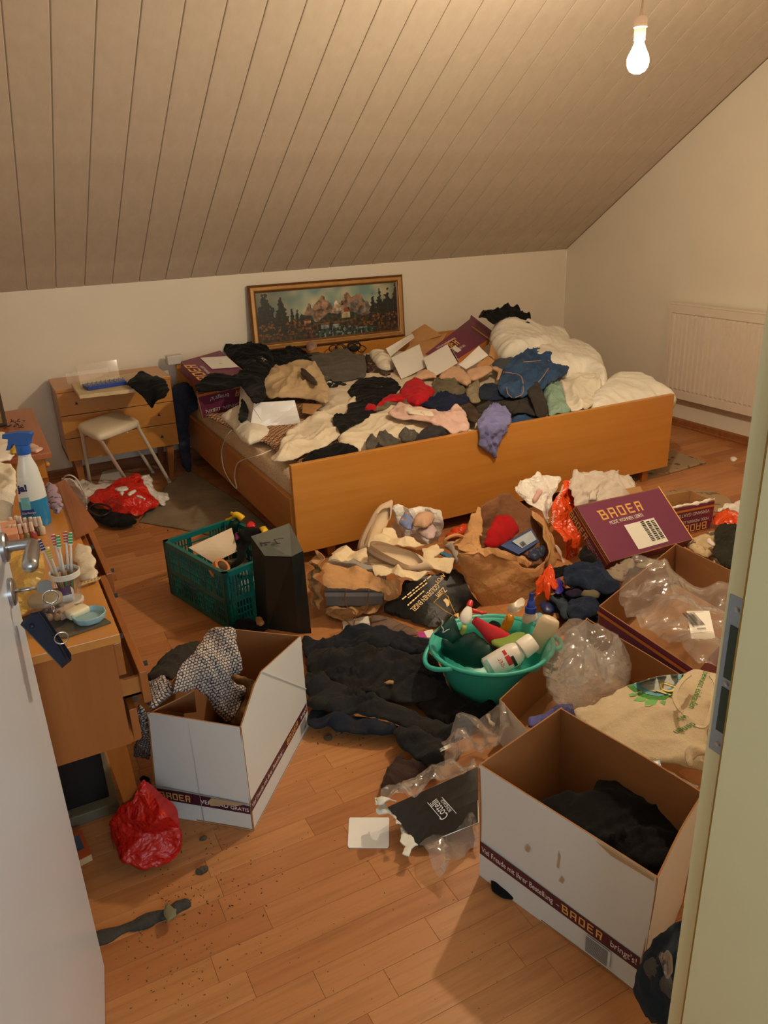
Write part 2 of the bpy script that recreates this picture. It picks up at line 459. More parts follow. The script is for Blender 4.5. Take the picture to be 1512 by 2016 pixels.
def lettering(txt, o, u, v, h, mat, parent, align='CENTER', wmax=None, name='lettering', lift=.0009, squeeze=1.0, bold=0.0):
    """flat print: capital height h, baseline start/centre at o, direction u, up v"""
    cu = bpy.data.curves.new('t', 'FONT'); cu.body = txt; cu.size = 1.0; cu.align_x = align; cu.resolution_u = 3; cu.offset = bold
    tmp = bpy.data.objects.new('t', cu); me = bpy.data.meshes.new_from_object(tmp)
    co = np.zeros(len(me.vertices) * 3); me.vertices.foreach_get('co', co); co = co.reshape(-1, 3)
    u = Vector(u).normalized(); v = Vector(v); v = (v - u * v.dot(u)).normalized(); n = u.cross(v)
    s = h / .72; sx = s * squeeze
    if wmax and len(co) and (co[:, 0].max() - co[:, 0].min()) * sx > wmax: sx = wmax / (co[:, 0].max() - co[:, 0].min())
    V = [Vector(o) + u * (a[0] * sx) + v * (a[1] * s) + n * lift for a in co]
    F = [tuple(p.vertices) for p in me.polygons]
    bpy.data.objects.remove(tmp); bpy.data.curves.remove(cu); bpy.data.meshes.remove(me)
    return emit(name, V, F, mat, parent)
_GL = {'B': [(0, 0, .8, 5), (0, 4.2, 3.2, 5), (2.4, 2.4, 3.2, 5), (0, 2.1, 3.7, 2.9), (2.9, 0, 3.7, 2.9), (0, 0, 3.7, .8), (-.5, 4.2, .2, 5)],
       'A': [(0, 0, .8, 5), (0, 4.2, 3.6, 5), (2.8, 0, 3.6, 5), (0, 1.8, 3.6, 2.6)],
       'D': [(0, 0, .8, 5), (0, 4.2, 3.6, 5), (2.8, 0, 3.6, 5), (0, 0, 3.6, .8)],
       'E': [(0, 0, .8, 5), (0, 4.2, 3.4, 5), (0, 2.1, 3.0, 2.9), (0, 0, 3.4, .8)],
       'R': [(0, 0, .8, 5), (0, 4.2, 3.4, 5), (2.6, 2.1, 3.4, 5), (0, 2.1, 3.4, 2.9), (2.2, 0, 3.1, 2.2)]}
def logo(o, u, v, h, mat, parent, word='BADER', lift=.0009, gap=4.5, name='logo'):
    u = Vector(u).normalized(); v = Vector(v); v = (v - u * v.dot(u)).normalized(); n = u.cross(v); k = h / 5
    V = []; F = []
    tot = gap * (len(word) - 1) + 3.6
    for i, ch in enumerate(word):
        for a, b, c, d in _GL[ch]:
            b0 = len(V)
            for x, y in ((a, b), (c, b), (c, d), (a, d)): V.append(Vector(o) + u * ((x + i * gap - tot / 2) * k) + v * (y * k) + n * lift)
            F.append((b0, b0 + 1, b0 + 2, b0 + 3))
    return emit(name, V, F, mat, parent)
def patch(name, o, u, v, wd, ht, mat, parent, lift=.0006):
    u = Vector(u).normalized(); v = Vector(v); v = (v - u * v.dot(u)).normalized(); n = u.cross(v); o = Vector(o)
    return emit(name, [o + n * lift, o + u * wd + n * lift, o + u * wd + v * ht + n * lift, o + v * ht + n * lift], [(0, 1, 2, 3)], mat, parent)
def barcode(o, u, v, wd, ht, mat, parent, n=14, lift=.0012, seed=2):
    u = Vector(u).normalized(); v = Vector(v); v = (v - u * v.dot(u)).normalized(); nn = u.cross(v); rr = random.Random(seed)
    V = []; F = []; x = 0; st = wd / n
    for i in range(n):
        w2 = st * rr.uniform(.3, .8); b = len(V)
        V += [Vector(o) + u * x + nn * lift, Vector(o) + u * (x + w2) + nn * lift, Vector(o) + u * (x + w2) + v * ht + nn * lift, Vector(o) + u * x + v * ht + nn * lift]
        F.append((b, b + 1, b + 2, b + 3)); x += st
    return emit('barcode', V, F, mat, parent)

# ------------------------------------------------------------------ common materials
M_wall = plain('wall_paint', (226, 217, 201), .85, .025, 3, .05)
M_ceil = wood('ceiling_panel', (206, 192, 174), (196, 181, 162), 1, .55, .6, 0)
M_ply = plain('dark_gap', (40, 32, 26), .9)
M_base = wood('baseboard_wood', (160, 100, 58), (130, 78, 42), 0, .4)
M_paint = plain('cream_paint', (214, 208, 168), .35, .03, 4, 0)
M_doorw = plain('door_white', (198, 205, 218), .3, .02, 4, 0)
M_steel = plain('satin_steel', (170, 172, 176), .28, .05, 20, 0, .95)
M_zinc = plain('zinc_plate', (150, 165, 180), .4, .05, 20, 0, .6)
M_beech = wood('beech_veneer', (203, 140, 62), (190, 124, 50), 0, .32, .5)
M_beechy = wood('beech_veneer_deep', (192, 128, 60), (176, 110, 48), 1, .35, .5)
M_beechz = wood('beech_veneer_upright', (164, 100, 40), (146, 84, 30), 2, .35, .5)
M_dark = plain('black_plastic', (22, 22, 23), .4)
M_white = plain('white_card', (226, 222, 214), .55, .02)
M_paper = plain('white_paper', (236, 231, 222), .7, .02)
M_kraft = plain('kraft_card', (176, 130, 82), .8, .06, 30, .05)
M_purple = plain('aubergine_print', (112, 46, 76), .45, .05)
M_gold = plain('gold_print', (224, 170, 96), .5, .04)
M_orange = plain('orange_stripe', (196, 120, 50), .5, .04)
M_wtxt = plain('white_print', (232, 226, 220), .5, .02)
M_ink = plain('black_ink', (28, 26, 28), .6)
M_rim = plain('rubber_seal', (150, 118, 50), .6)

def plank_mat(name, socket):
    n = NT(name)
    g = n.n('ShaderNodeNewGeometry'); oi = n.n('ShaderNodeObjectInfo')
    rnd = oi.outputs['Random'] if socket == 'obj' else g.outputs['Random Per Island']
    cx = n.n('ShaderNodeCombineXYZ'); sc_ = n.n('ShaderNodeMath', operation='MULTIPLY', inp={1: 37.0}); n.l(rnd, sc_.inputs[0]); n.l(sc_.outputs[0], cx.inputs[2])
    mp = n.n('ShaderNodeMapping'); mp.inputs['Scale'].default_value = (2.2, 34, 1); n.l(g.outputs['Position'], mp.inputs[0])
    ad = n.n('ShaderNodeVectorMath', operation='ADD'); n.l(mp.outputs[0], ad.inputs[0]); n.l(cx.outputs[0], ad.inputs[1])
    f = n.noise(ad.outputs[0], 1.5, 7, .65)
    base = n.ramp(rnd, [(0, lin((180, 122, 74))), (.45, lin((188, 131, 82))), (.8, lin((173, 114, 68))), (1, lin((164, 105, 62)))])
    n.col(n.mix(.55, base, n.ramp(f, [(.28, [.5, .42, .36]), (.55, [.95, .92, .9]), (.8, [1, 1, 1])]), 'MULTIPLY'))
    n.set(Roughness=.38); n.b.inputs['Specular IOR Level'].default_value = .35
    n.bump(f, .04, .0006); return n.m
M_plank = plank_mat('laminate_strip', 'obj'); M_plank2 = plank_mat('laminate_strip_rest', 'isl')

# ------------------------------------------------------------------ floor: strips of laminate laid along x
XL, XR, YF, YB, ZK = -.42, 4.42, .6, 5.32, 1.19
SL = math.tan(math.radians(32.8)); ZC = 2.5; YC = YB - (ZC - ZK) / SL
fl = MB().box((XL - .1, -1.9, -.06), (XR + .1, YB + .1, -.0045)).build('floor', M_ply, kind='structure', loc=(0, 0, -.06))
tag(fl, 'brown laminate strip floor of the bedroom')
rr = random.Random(11); strips = []
SW = .0745; y = YF - .35
while y < YB:
    x = XL - rr.uniform(0, .4)
    while x < XR:
        L = rr.choice((.29, .36, .44, .52)); strips.append((x, y, L)); x += L
    y += SW
def proj(p):
    d = Vector(p) - EYE; k = d.dot(CF)
    return (756 + FPX * d.dot(CR) / k, 1008 - FPX * d.dot(CU) / k) if k > .1 else (-9e3, 0)
def shown(s):
    x, y, L = s; best = 0
    c = [proj((x + L * .1, y + SW / 2, 0)), proj((x + L / 2, y + SW / 2, 0)), proj((x + L * .9, y + SW / 2, 0))]
    k = sum(0 < a < 1512 and 0 < b < 2016 for a, b in c)
    for a, b in c:   # open floor: front, left of the crate, right of the bed
        if (a > 170 and a < 1260 and b > 1400) or (a > 190 and a < 640 and 1020 < b < 1420) or (a > 1215 and 830 < b < 1010) or (250 < a < 420 and b > 900): best += 1
    (a0, b0), (a1, b1) = proj((x, y, 0)), proj((x + L, y + SW, 0))
    return -best * k * (abs(a1 - a0) + 20) * (abs(b1 - b0) + 4)
strips.sort(key=shown)
def strip_geo(mb, x0, y0, L, wd):
    g = .0003; c = .0007
    lo = [(x0 + g, y0 + g, -.006), (x0 + L - g, y0 + g, -.006), (x0 + L - g, y0 + wd - g, -.006), (x0 + g, y0 + wd - g, -.006)]
    mid = [(a, b, -.0004) for a, b, _ in lo]
    hi = [(x0 + c, y0 + c, 0), (x0 + L - c, y0 + c, 0), (x0 + L - c, y0 + wd - c, 0), (x0 + c, y0 + wd - c, 0)]
    q = [(i, (i + 1) % 4, (i + 1) % 4 + 4, i + 4) for i in range(4)]
    mb.add(lo + mid + hi, q + [tuple(k + 4 for k in f) for f in q] + [(8, 9, 10, 11)])
tmpl = {}
for i, (x, y, L) in enumerate(strips[:298]):
    if L not in tmpl:
        mb = MB(); strip_geo(mb, 0, 0, L, SW); o = emit('plank', mb.v, mb.f, M_plank, None, loc=(0, 0, 0)); tmpl[L] = o
    else:
        o = tmpl[L].copy(); COL.objects.link(o)
    o.parent = fl; o.location = Vector((x, y, 0)) - ROOT[fl.name]
mb = MB()
for x, y, L in strips[298:]: strip_geo(mb, x, y, L, SW)
tag(emit('planks', mb.v, mb.f, M_plank2, fl), kind='stuff')

# ------------------------------------------------------------------ walls, ceiling
def pent(x0, x1):    # gable outline between x0 and x1
    return [(YF - .1, -.05), (YB, -.05), (YB, ZK), (YC, ZC), (YF - .1, ZC)]
def gable(name, x, th, lab):
    poly = [(x, a, b) for a, b in pent(0, 0)]
    tag(MB().prism(poly, (1, 0, 0) if th > 0 else (-1, 0, 0), abs(th)).build(name, M_wall, kind='structure', loc=(x, 0, 0)), lab)
gable('wall_left', XL, .1, 'cream plastered left wall behind the open door')
gable('wall_right', XR, -.1, 'cream gable wall with the radiator')
tag(MB().box((XL - .1, YB, -.05), (XR + .1, YB + .1, ZK + .05)).build('wall_back', M_wall, kind='structure'), 'low cream knee wall behind the bed')
wf = MB()
wf.box((.86, .36, -.05), (XR + .1, .6, ZC)); wf.box((-.55, .36, -.05), (-.22, .6, ZC)); wf.box((-.22, .36, 2.05), (.86, .6, ZC))
tag(wf.build('wall_front', M_wall, kind='structure'), 'wall around the doorway')
hw = MB(); hw.box((-.65, -1.9, -.05), (-.55, .6, ZC)); hw.box((1.7, -1.9, -.05), (1.8, .36, ZC)); hw.box((-.65, -2.0, -.05), (-.42, -1.9, ZC)); hw.box((.82, -2.0, -.05), (1.8, -1.9, ZC)); hw.box((-.42, -2.0, -.05), (.82, -1.9, .88)); hw.box((-.42, -2.0, 2.12), (.82, -1.9, ZC)); 
tag(hw.build('wall_hallway', M_wall, kind='structure'), 'white walls of the hallway behind the doorway')
w1_ = MB()
for a_, b_ in (((-.42, .88), (-.36, 2.12)), ((.76, .88), (.82, 2.12)), ((-.36, .88), (.76, .94)), ((-.36, 2.06), (.76, 2.12)), ((.18, .94), (.22, 2.06))): w1_.box((a_[0], -1.96, a_[1]), (b_[0], -1.9, b_[1]))
w1_ = tag(w1_.build('added_window_1', M_doorw, kind='structure'), 'added white window frame around the unseen hallway light')  # out of view, added to give the hallway area light a source
MB().box((-.36, -1.95, .94), (.76, -1.945, 2.06)).build('pane', film('window_glass', (1, 1, 1), 0, .02), w1_)
ce = MB(); ce.prism([(XL - .1, YB + .05, ZK - .05 * SL + .008), (XR + .1, YB + .05, ZK - .05 * SL + .008), (XR + .1, YC, ZC + .008), (XL - .1, YC, ZC + .008)], (0, -SL, -1), .06)
ce.box((XL - .1, -2, ZC + .012), (XR + .1, YC, ZC + .07))
ce = ce.build('ceiling', plain('groove_shade', (200, 186, 168), .8), kind='structure', loc=(0, 0, ZK)); tag(ce, 'sloping ceiling clad in cream tongue and groove panels')
sd = Vector((0, -1, SL)).normalized(); sn = Vector((0, -SL, -1)).normalized()
BW = .1655; L = math.hypot(YB - YC, ZC - ZK)
def board(mb, p0, d, wd, Ln, nrm, x0):
    g = .0022
    a = Vector((x0 + g, p0[1], p0[2])); b = Vector((x0 + wd - g, p0[1], p0[2])); q = nrm * -.007
    e = [a, b, b + d * Ln, a + d * Ln]; t = [v + q for v in e]
    ix = [Vector((.003, 0, 0)), Vector((-.003, 0, 0)), Vector((-.003, 0, 0)), Vector((.003, 0, 0))]
    m = [v - nrm * .002 for v in e]; e = [v + k for v, k in zip(e, ix)]
    mb.add(e + m + t, [(0, 1, 2, 3), (0, 4, 5, 1), (1, 5, 6, 2), (2, 6, 7, 3), (3, 7, 4, 0), (4, 8, 9, 5), (5, 9, 10, 6), (6, 10, 11, 7), (7, 11, 8, 4)])
x0 = .313 - BW * 5; o1 = o2 = None; i = 0
while x0 < XR:
    wd = BW
    if o1 is None:
        mb = MB(); board(mb, (0, YB, ZK), sd, wd, L, sn, x0); o1 = emit('panel', mb.v, mb.f, M_ceil, ce)
        mb = MB(); board(mb, (0, YC, ZC), Vector((0, -1, 0)), wd, YC + 1.9, Vector((0, 0, -1)), x0); o2 = emit('panel', mb.v, mb.f, M_ceil, ce); b0 = x0
    else:
        for o in (o1, o2): c = o.copy(); COL.objects.link(c); c.location.x = x0 - b0
    x0 += BW
# baseboards
def skirting(name, a, b, nrm, lab):
    a = Vector(a); b = Vector(b); nrm = Vector(nrm); up = Vector((0, 0, 1)); prof = [(0, 0), (.016, 0), (.016, .012), (.012, .018), (.012, .05), (.006, .06), (0, .06)]
    mb = MB(); V = [e + nrm * q + up * z for e in (a, b) for q, z in prof]; k = len(prof)
    mb.add(V, [tuple(range(k)), tuple(range(2 * k - 1, k - 1, -1))] + [(i, (i + 1) % k, (i + 1) % k + k, i + k) for i in range(k)])
    tag(mb.build(name, M_base, kind='structure'), lab)
skirting('baseboard_back', (XL, YB, 0), (XR, YB, 0), (0, -1, 0), 'brown wooden baseboard along the back wall')
skirting('baseboard_right', (XR, YF, 0), (XR, YB, 0), (-1, 0, 0), 'brown wooden baseboard under the radiator')
skirting('baseboard_left', (XL, YF, 0), (XL, YB, 0), (1, 0, 0), 'brown wooden baseboard along the left wall')
mb = MB(); mb.box((XR - .006, YB - .006, .06), (XR, YB, ZK)); tag(mb.build('trim_2', plain('wallpaper_edge', (236, 230, 220), .8), kind='structure'), 'pale wallpaper edge in the room corner')
mb = MB(); mb.prism([(XR - .004, YB, ZK), (XR - .004, YC, ZC), (XR - .014, YC, ZC), (XR - .014, YB, ZK)], sn, .008)
tag(mb.build('trim_3', plain('joint_strip', (150, 125, 95), .8), kind='structure'), 'thin joint strip between sloping ceiling and gable wall')

# ------------------------------------------------------------------ door frame right (latch side), x = 0.8
jm = MB(); jm.box((.8, .5756, 0), (.87, .611, 2.04)); jm.box((.788, .30, 0), (.87, .5755, 2.04))
tr = jm.build('trim_1', M_paint, kind='structure'); tag(tr, 'cream painted steel door frame on the latch side')
MB().box((.7895, .5756, 0), (.8, .5795, 2.04)).build('rubber_seal', M_rim, tr)
pl = MB().box((.7985, .5795, .868), (.7999, .606, 1.112), ch=.0006).build('strike_plate', M_zinc, tr)
for z0, z1 in ((.99, 1.07), (.905, .975)):
    MB().box((.7975, .583, z0), (.7984, .598, z1)).build('latch_hole', plain('latch_recess', (50, 66, 58), .7), pl)
for z0 in (1.095, .982, .884):
    MB().lathe([(.004, 0), (.004, .001), (.001, .0005)], frame((.7985, .592, z0), (-1, 0, 0), (0, 1, 0)), 12).build('screw', M_steel, pl)

# ------------------------------------------------------------------ open door on the left
DF = Vector((-.033, 1.457, 0)); DD = Vector((-.143, -.99, 0)).normalized(); DN = Vector((.99, -.143, 0)).normalized()
mb = MB(); a = DF; b = DF + DD * .86
mb.hexa([a - DN * .04 + Vector((0, 0, .004)), b - DN * .04 + Vector((0, 0, .004)), b + Vector((0, 0, .004)), a + Vector((0, 0, .004)), a - DN * .04 + Vector((0, 0, 2.0)), b - DN * .04 + Vector((0, 0, 2)), b + Vector((0, 0, 2)), a + Vector((0, 0, 2))])
dr = mb.build('door_1', M_doorw, kind='structure', loc=a); tag(dr, 'white painted door standing open into the room')
dp = lambda x, y: PN(x, y, DF, DN)
hc = dp(4, 1078); X3 = Vector((0, 0, 1))
rz = MB().lathe([(.027, 0), (.027, .006), (.024, .009), (.012, .0095)], frame(hc, DN, DD), 28).build('handle_rose', M_steel, dr, True, sharp=40)
e = hc + DN * .052
hd = spline([hc + DN * .008, hc + DN * .03, e - DN * .004 + DD * .003, e + DD * .018, e + DD * .05 + X3 * .001, e + DD * .085, e + DD * .11 - X3 * .003], 6)
MB().tube(hd, [.0095] * 12 + [.0095 + .0035 * min(1, (i / 14)) for i in range(len(hd) - 15)] + [.011, .008, .004], 14).build('handle', M_steel, dr, True)
kc = dp(19, 1166)
MB().lathe([(.025, 0), (.025, .006), (.022, .0085), (.006, .009)], frame(kc, DN, DD), 28).build('key_rose', M_steel, dr, True, sharp=40)

# ------------------------------------------------------------------ bare bulb, the lamp of the room
lp = thing('pendant_lamp', 'bare glowing light bulb hanging on a thin cord from the ceiling', 'lamp', BULB_POS)
top = Vector((2.09, 2.2, ZC))
MB().tube(spline([top, top - Vector((.002, 0, .2)), BULB_POS + Vector((.012, .01, .17)), BULB_POS + Vector((0, 0, .125))], 6), .003, 8).build('cord', plain('grey_cord', (150, 130, 110), .6), lp)
MB().lathe([(.004, .135), (.006, .12), (.007, .115), (.02, .113), (.021, .085), (.018, .082), (.018, .05), (.015, .048)], Matrix.Translation(BULB_POS), 20).build('socket', plain('lamp_socket', (170, 150, 135), .5), lp, True, sharp=40)
n = NT('lit_glass'); e_ = n.n('ShaderNodeEmission', inp={'Strength': BULB_STRENGTH}); e_.inputs[0].default_value = BULB_COL; n.l(e_.outputs[0], n.out.inputs[0])
MB().lathe([(.0135, .05), (.015, .04), (.023, .022), (.032, .005), (.035, -.010), (.032, -.025), (.023, -.038), (.009, -.0445), (.0005, -.0455)], Matrix.Translation(BULB_POS), 20).build('bulb', n.m, lp, True)

# ------------------------------------------------------------------ radiator on the gable wall
y0, y1, z0, z1, xf = 3.02, 4.08, .225, .868, XR - .09
ra = thing('radiator', 'cream ribbed panel radiator on the wall right of the bed', 'radiator', (XR - .05, (y0 + y1) / 2, z0))
M_rad = plain('radiator_enamel', (222, 208, 192), .4, .02)
prof = []; yy = y0 + .02; pit = (y1 - y0 - .04) / 26
for i in range(26):
    a = yy + i * pit
    prof += [(a, 0), (a + pit * .28, 0), (a + pit * .38, .011), (a + pit * .9, .011)]
prof.append((y1 - .02, 0))
V = []; zs = [(z0 + .055, 0), (z0 + .07, 1), (z1 - .07, 1), (z1 - .055, 0)]
for zz, k in zs: V += [(xf + .014 - (d * k), a, zz) for a, d in prof]
k = len(prof); F = [(r * k + i, (r + 1) * k + i, (r + 1) * k + i + 1, r * k + i + 1) for r in range(3) for i in range(k - 1)]
mb = MB().add(V, F)
mb.box((xf + .003, y0, z0), (xf + .02, y0 + .0205, z1 - .0)); mb.box((xf + .003, y1 - .0205, z0), (xf + .02, y1, z1)); mb.box((xf + .003, y0 + .0205, z1 - .055), (xf + .02, y1 - .0205, z1)); mb.box((xf + .003, y0 + .0205, z0), (xf + .02, y1 - .0205, z0 + .055))
mb.build('front_panel', M_rad, ra)
MB().box((xf + .003, y0 - .004, z1), (xf + .07, y1 + .004, z1 + .012), ch=.003).build('top_grille', M_rad, ra)
MB().box((xf + .004, y1, z0 + .002), (xf + .07, y1 + .005, z1)).build('side_cover', M_rad, ra)
MB().box((xf + .004, y0 - .005, z0 + .002), (xf + .07, y0, z1)).build('side_cover', M_rad, ra)
MB().box((xf + .035, y0 + .005, z0 + .02), (xf + .06, y1 - .005, z1 - .02)).build('rear_panel', M_rad, ra)
for a in (y0 + .2, y1 - .2): MB().box((xf + .058, a - .015, z0 + .06), (XR - .001, a + .015, z1 - .08)).build('bracket', M_rad, ra)

# ------------------------------------------------------------------ double bed
bx0, bx1, by0, by1 = 1.135, 3.50, 3.20, 5.24
bed = thing('double_bed', 'orange beech veneer double bed with a tall plain footboard', 'bed', ((bx0 + bx1) / 2, (by0 + by1) / 2, 0))
MB().box((bx0, by0, .072), (bx1, by0 + .028, .511), ch=.003).build('footboard', M_beech, bed)
MB().box((bx0 - .02, by1 - .03, .10), (bx1 + .02, by1, .665), ch=.003).build('headboard', M_beech, bed)
for x in (bx0 - .012, bx1 - .03): MB().box((x, by0 + .028, .12), (x + .026, by1 - .03, .345), ch=.004).build('side_rail', M_beechy, bed)
MB().box((bx0 + .02, by0 + .03, .14), (bx1 - .04, by1 - .04, .20)).build('slatted_base', M_beechy, bed)
for x, y in ((1.327, 3.275), (3.343, 3.24), (1.327, 5.1), (3.343, 5.1)):
    MB().box((x - .022, y - .022, 0), (x + .022, y + .022, .145), ch=.002).build('leg', M_beechz, bed)
n = NT('mattress_ticking'); vv = n.coord('Object', (1, 1, 1)); f = n.noise(vv, 140, 4, .6); g = n.noise(vv, 7, 4)
n.col(n.mix(.6, n.ramp(f, [(.38, lin((196, 166, 130))), (.55, lin((226, 206, 176))), (.8, lin((204, 150, 110)))]), n.ramp(g, [(.3, [.8, .75, .7]), (.7, [1, 1, 1])]), 'MULTIPLY')); n.set(Roughness=.9); n.bump(f, .4, .004); M_matt = n.m
for i, (x0, x1, lb) in enumerate(((bx0 + .018, 2.30, 'beige speckled mattress on the left side of the bed'), (2.31, bx1 - .035, 'mattress on the right side of the bed under the duvet'))):
    mb = MB().box((x0, by0 + .04, .201), (x1, by1 - .035, .445), ch=.05)
    mb.build('mattress', M_matt, None, True, lb, 'mattress', 'mattresses of the double bed')

# ------------------------------------------------------------------ small chest of drawers at the back wall
def chest_knob(mb, p, nrm, s=.016):   # little three-cornered pull
    nrm = Vector(nrm); up = Vector((0, 0, 1)); sd_ = up.cross(nrm)
    a = [p + up * s, p - up * s * .7 - sd_ * s, p - up * s * .7 + sd_ * s]
    mb.prism([v + nrm * .015 for v in a], nrm, .010); mb.prism([p + (v - p) * .5 + nrm * .008 for v in a], nrm, .008)
nx0, nx1, ny0, ny1, nzb, nzt = .335, 1.0, 4.9, 5.29, .215, .655
ns = thing('chest_of_drawers', 'small honey coloured three drawer chest at the back wall behind the stool', 'chest', ((nx0 + nx1) / 2, (ny0 + ny1) / 2, 0))
MB().box((nx0 - .004, ny0 - .006, nzt - .02), (nx1 + .004, ny1, nzt), ch=.003).build('top_board', M_beech, ns)
mb = MB(); mb.box((nx0, ny0 + .02, nzb), (nx0 + .018, ny1, nzt - .02)); mb.box((nx1 - .018, ny0 + .02, nzb), (nx1, ny1, nzt - .02)); mb.box((nx0, ny0 + .02, nzb), (nx1, ny1, nzb + .018)); mb.box((nx0, ny1 - .01, nzb), (nx1, ny1, nzt - .02))
mb.build('carcass', M_beechz, ns)
dh = (nzt - .02 - nzb) / 3
for k in range(3):
    z = nzb + k * dh
    d = MB().box((nx0, ny0, z + .002), (nx1, ny0 + .02, z + dh - .002), ch=.002).build('drawer', M_beech, ns)
    for x in (nx0 + .1, nx1 - .1):
        mb = MB(); chest_knob(mb, Vector((x, ny0, z + dh / 2)), (0, -1, 0), .009); mb.build('knob', M_ink, d)
def taper_leg(root, x, y, z, dx, dy, mat, w0=.022, w1=.013):
    a = Vector((x, y, z)); b = Vector((x + dx, y + dy, 0)); p = []
    for c, wd in ((b, w1), (a, w0)): p += [c + Vector((sx * wd, sy * wd, 0)) for sx, sy in ((-1, -1), (1, -1), (1, 1), (-1, 1))]
    return MB().hexa(p).build('leg', mat, root)
for x, y, sx, sy in ((nx0 + .05, ny0 + .05, .01, -.01), (nx1 - .05, ny0 + .05, -.02, -.01), (nx0 + .05, ny1 - .05, .01, .0), (nx1 - .05, ny1 - .05, -.02, 0)):
    taper_leg(ns, x, y, nzb, sx, sy, M_beechz)
mb = MB(); q = crop(0, 680, 3.78, [(520, 285), (1010, 240), (1240, 330), (590, 380)])
pts = [P(a, b, nzt + .022) for a, b in [(140, 755), (268, 733), (318, 760), (156, 778)]]
MB().prism(pts, (0, 0, 1), .02).build('tray', plain('cream_board', (206, 184, 142), .6), None, label='flat cream board lying on the small chest', cat='tray')
# transparent case with a blue base
M_clear = film('clear_plastic', body=.05, rough=.05)
case = thing('plastic_case', 'open clear plastic case with a blue base on the cream board', 'case', P(205, 762, nzt + .024))
c0, c1 = P(174, 769, nzt + .024), P(250, 757, nzt + .024); du = (c1 - c0).normalized(); dv = Vector((-du.y, du.x, 0))
MB().prism([c0 + Vector((0, 0, .02)), c1 + Vector((0, 0, .02)), c1 + dv * .11 + Vector((0, 0, .02)), c0 + dv * .11 + Vector((0, 0, .02))], (0, 0, 1), .02).build('blue_base', plain('blue_plastic', (30, 62, 150), .35), case)
l0, l1 = c0 + dv * .11 + Vector((0, 0, .02)) - du * .01, c1 + dv * .11 + Vector((0, 0, .02))
MB().prism([l0, l1, l1 + Vector((0, .03, .105)), l0 + Vector((0, .03, .105))], (0, -1, 0), .006).build('lid', M_clear, case)
mb = MB()
for i in range(9): mb.tube([c0 + du * (.02 + .025 * i) + dv * .04 + Vector((0, 0, .021)), c0 + du * (.02 + .025 * i) + dv * .06 + Vector((0, 0, .03))], .006, 6)
mb.build('small_fittings', plain('grey_fittings', (150, 150, 155), .4), case)
c2 = P(133, 756, nzt + .012)
tag(MB().prism([c2 + Vector((0, 0, 0)), c2 + du * .25, c2 + du * .25 + Vector((0, .01, .06)), c2 + Vector((0, .01, .06))], (0, -1, 0), .005).build('acrylic_sheet', M_clear), 'loose clear plastic sheet leaning on the wall behind the cream board', 'sheet')

# ------------------------------------------------------------------ stool
M_leather = plain('cream_vinyl', (214, 200, 174), .45, .04, 8, .05)
M_tube = plain('cream_tube', (214, 200, 178), .35, .03)
st = thing('stool', 'cream padded stool with four splayed white tube legs before the small chest', 'stool', (.62, 4.78, 0))
sp = [P(148, 838, .48), P(192, 862, .48), P(279, 830, .48), P(232, 810, .48)]
cc = sum(sp, Vector()) / 4; rim = []
for i in range(4):
    a, b, c = sp[i - 1], sp[i], sp[(i + 1) % 4]
    rim += [b.lerp(a, .28), b.lerp(a, .1).lerp(b.lerp(c, .1), .25), b.lerp(a, .1).lerp(b.lerp(c, .1), .75), b.lerp(c, .28)]
V = []; F = []; k = len(rim)
for sc_, z in ((.97, .452), (1, .46), (1.01, .472), (.985, .485), (.9, .494), (.6, .498), (.02, .5)): V += [Vector((cc.x + (p.x - cc.x) * sc_, cc.y + (p.y - cc.y) * sc_, z)) for p in rim]
for r in range(6): F += [(r * k + i, r * k + (i + 1) % k, (r + 1) * k + (i + 1) % k, (r + 1) * k + i) for i in range(k)]
F.append(tuple(range(k - 1, -1, -1))); F.append(tuple(6 * k + i for i in range(k)))
MB().add(V, F).build('seat', M_leather, st, True)
for (a, b), ft in zip([(sp[0], 0), (sp[1], 1), (sp[2], 2), (sp[3], 3)], [P(178, 955, 0), P(258, 962, 0), P(335, 953, 0), P(302, 933, 0)]):
    t = a.lerp(cc, .16); t.z = .46; ft.z = .008
    o = MB().tube(spline([cc.lerp(t, .6) + Vector((0, 0, .0)) * 1, t, t.lerp(ft, .12), ft], 6), .0105, 10).build('leg', M_tube, st, True)
    MB().tube([ft, ft.lerp(t, .04)], .0125, 10).build('rubber_foot', plain('pale_rubber', (196, 184, 168), .7), o, True)

# ------------------------------------------------------------------ long dresser behind the door
dx0, dx1, dy0, dy1, dzb, dzt = -.40, .13, 1.655, 2.87, .424, .72
ds = thing('dresser', 'long honey coloured dresser with pulled out drawers behind the open door', 'dresser', (-.1, 2.2, 0))
MB().box((dx0, dy0, dzt - .022), (dx1 + .018, dy1, dzt), ch=.002).build('top_board', wood('beech_top', (206, 142, 66), (192, 126, 54), 1, .32, .5), ds)
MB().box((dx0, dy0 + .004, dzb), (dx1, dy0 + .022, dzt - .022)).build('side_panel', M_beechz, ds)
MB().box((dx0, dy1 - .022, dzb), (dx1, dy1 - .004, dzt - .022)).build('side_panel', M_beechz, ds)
MB().box((dx0, (dy0 + dy1) / 2 - .009, dzb), (dx1 - .01, (dy0 + dy1) / 2 + .009, dzt - .022)).build('partition', M_beechz, ds)
MB().box((dx0, dy0 + .022, dzb), (dx1 - .01, dy1 - .022, dzb + .016)).build('bottom', M_beechz, ds)
MB().box((dx0, dy0 + .022, dzb), (dx0 + .008, dy1 - .022, dzt - .022)).build('back_panel', M_beechz, ds)
hh = (dzt - .024 - dzb) / 3; mid = (dy0 + dy1) / 2
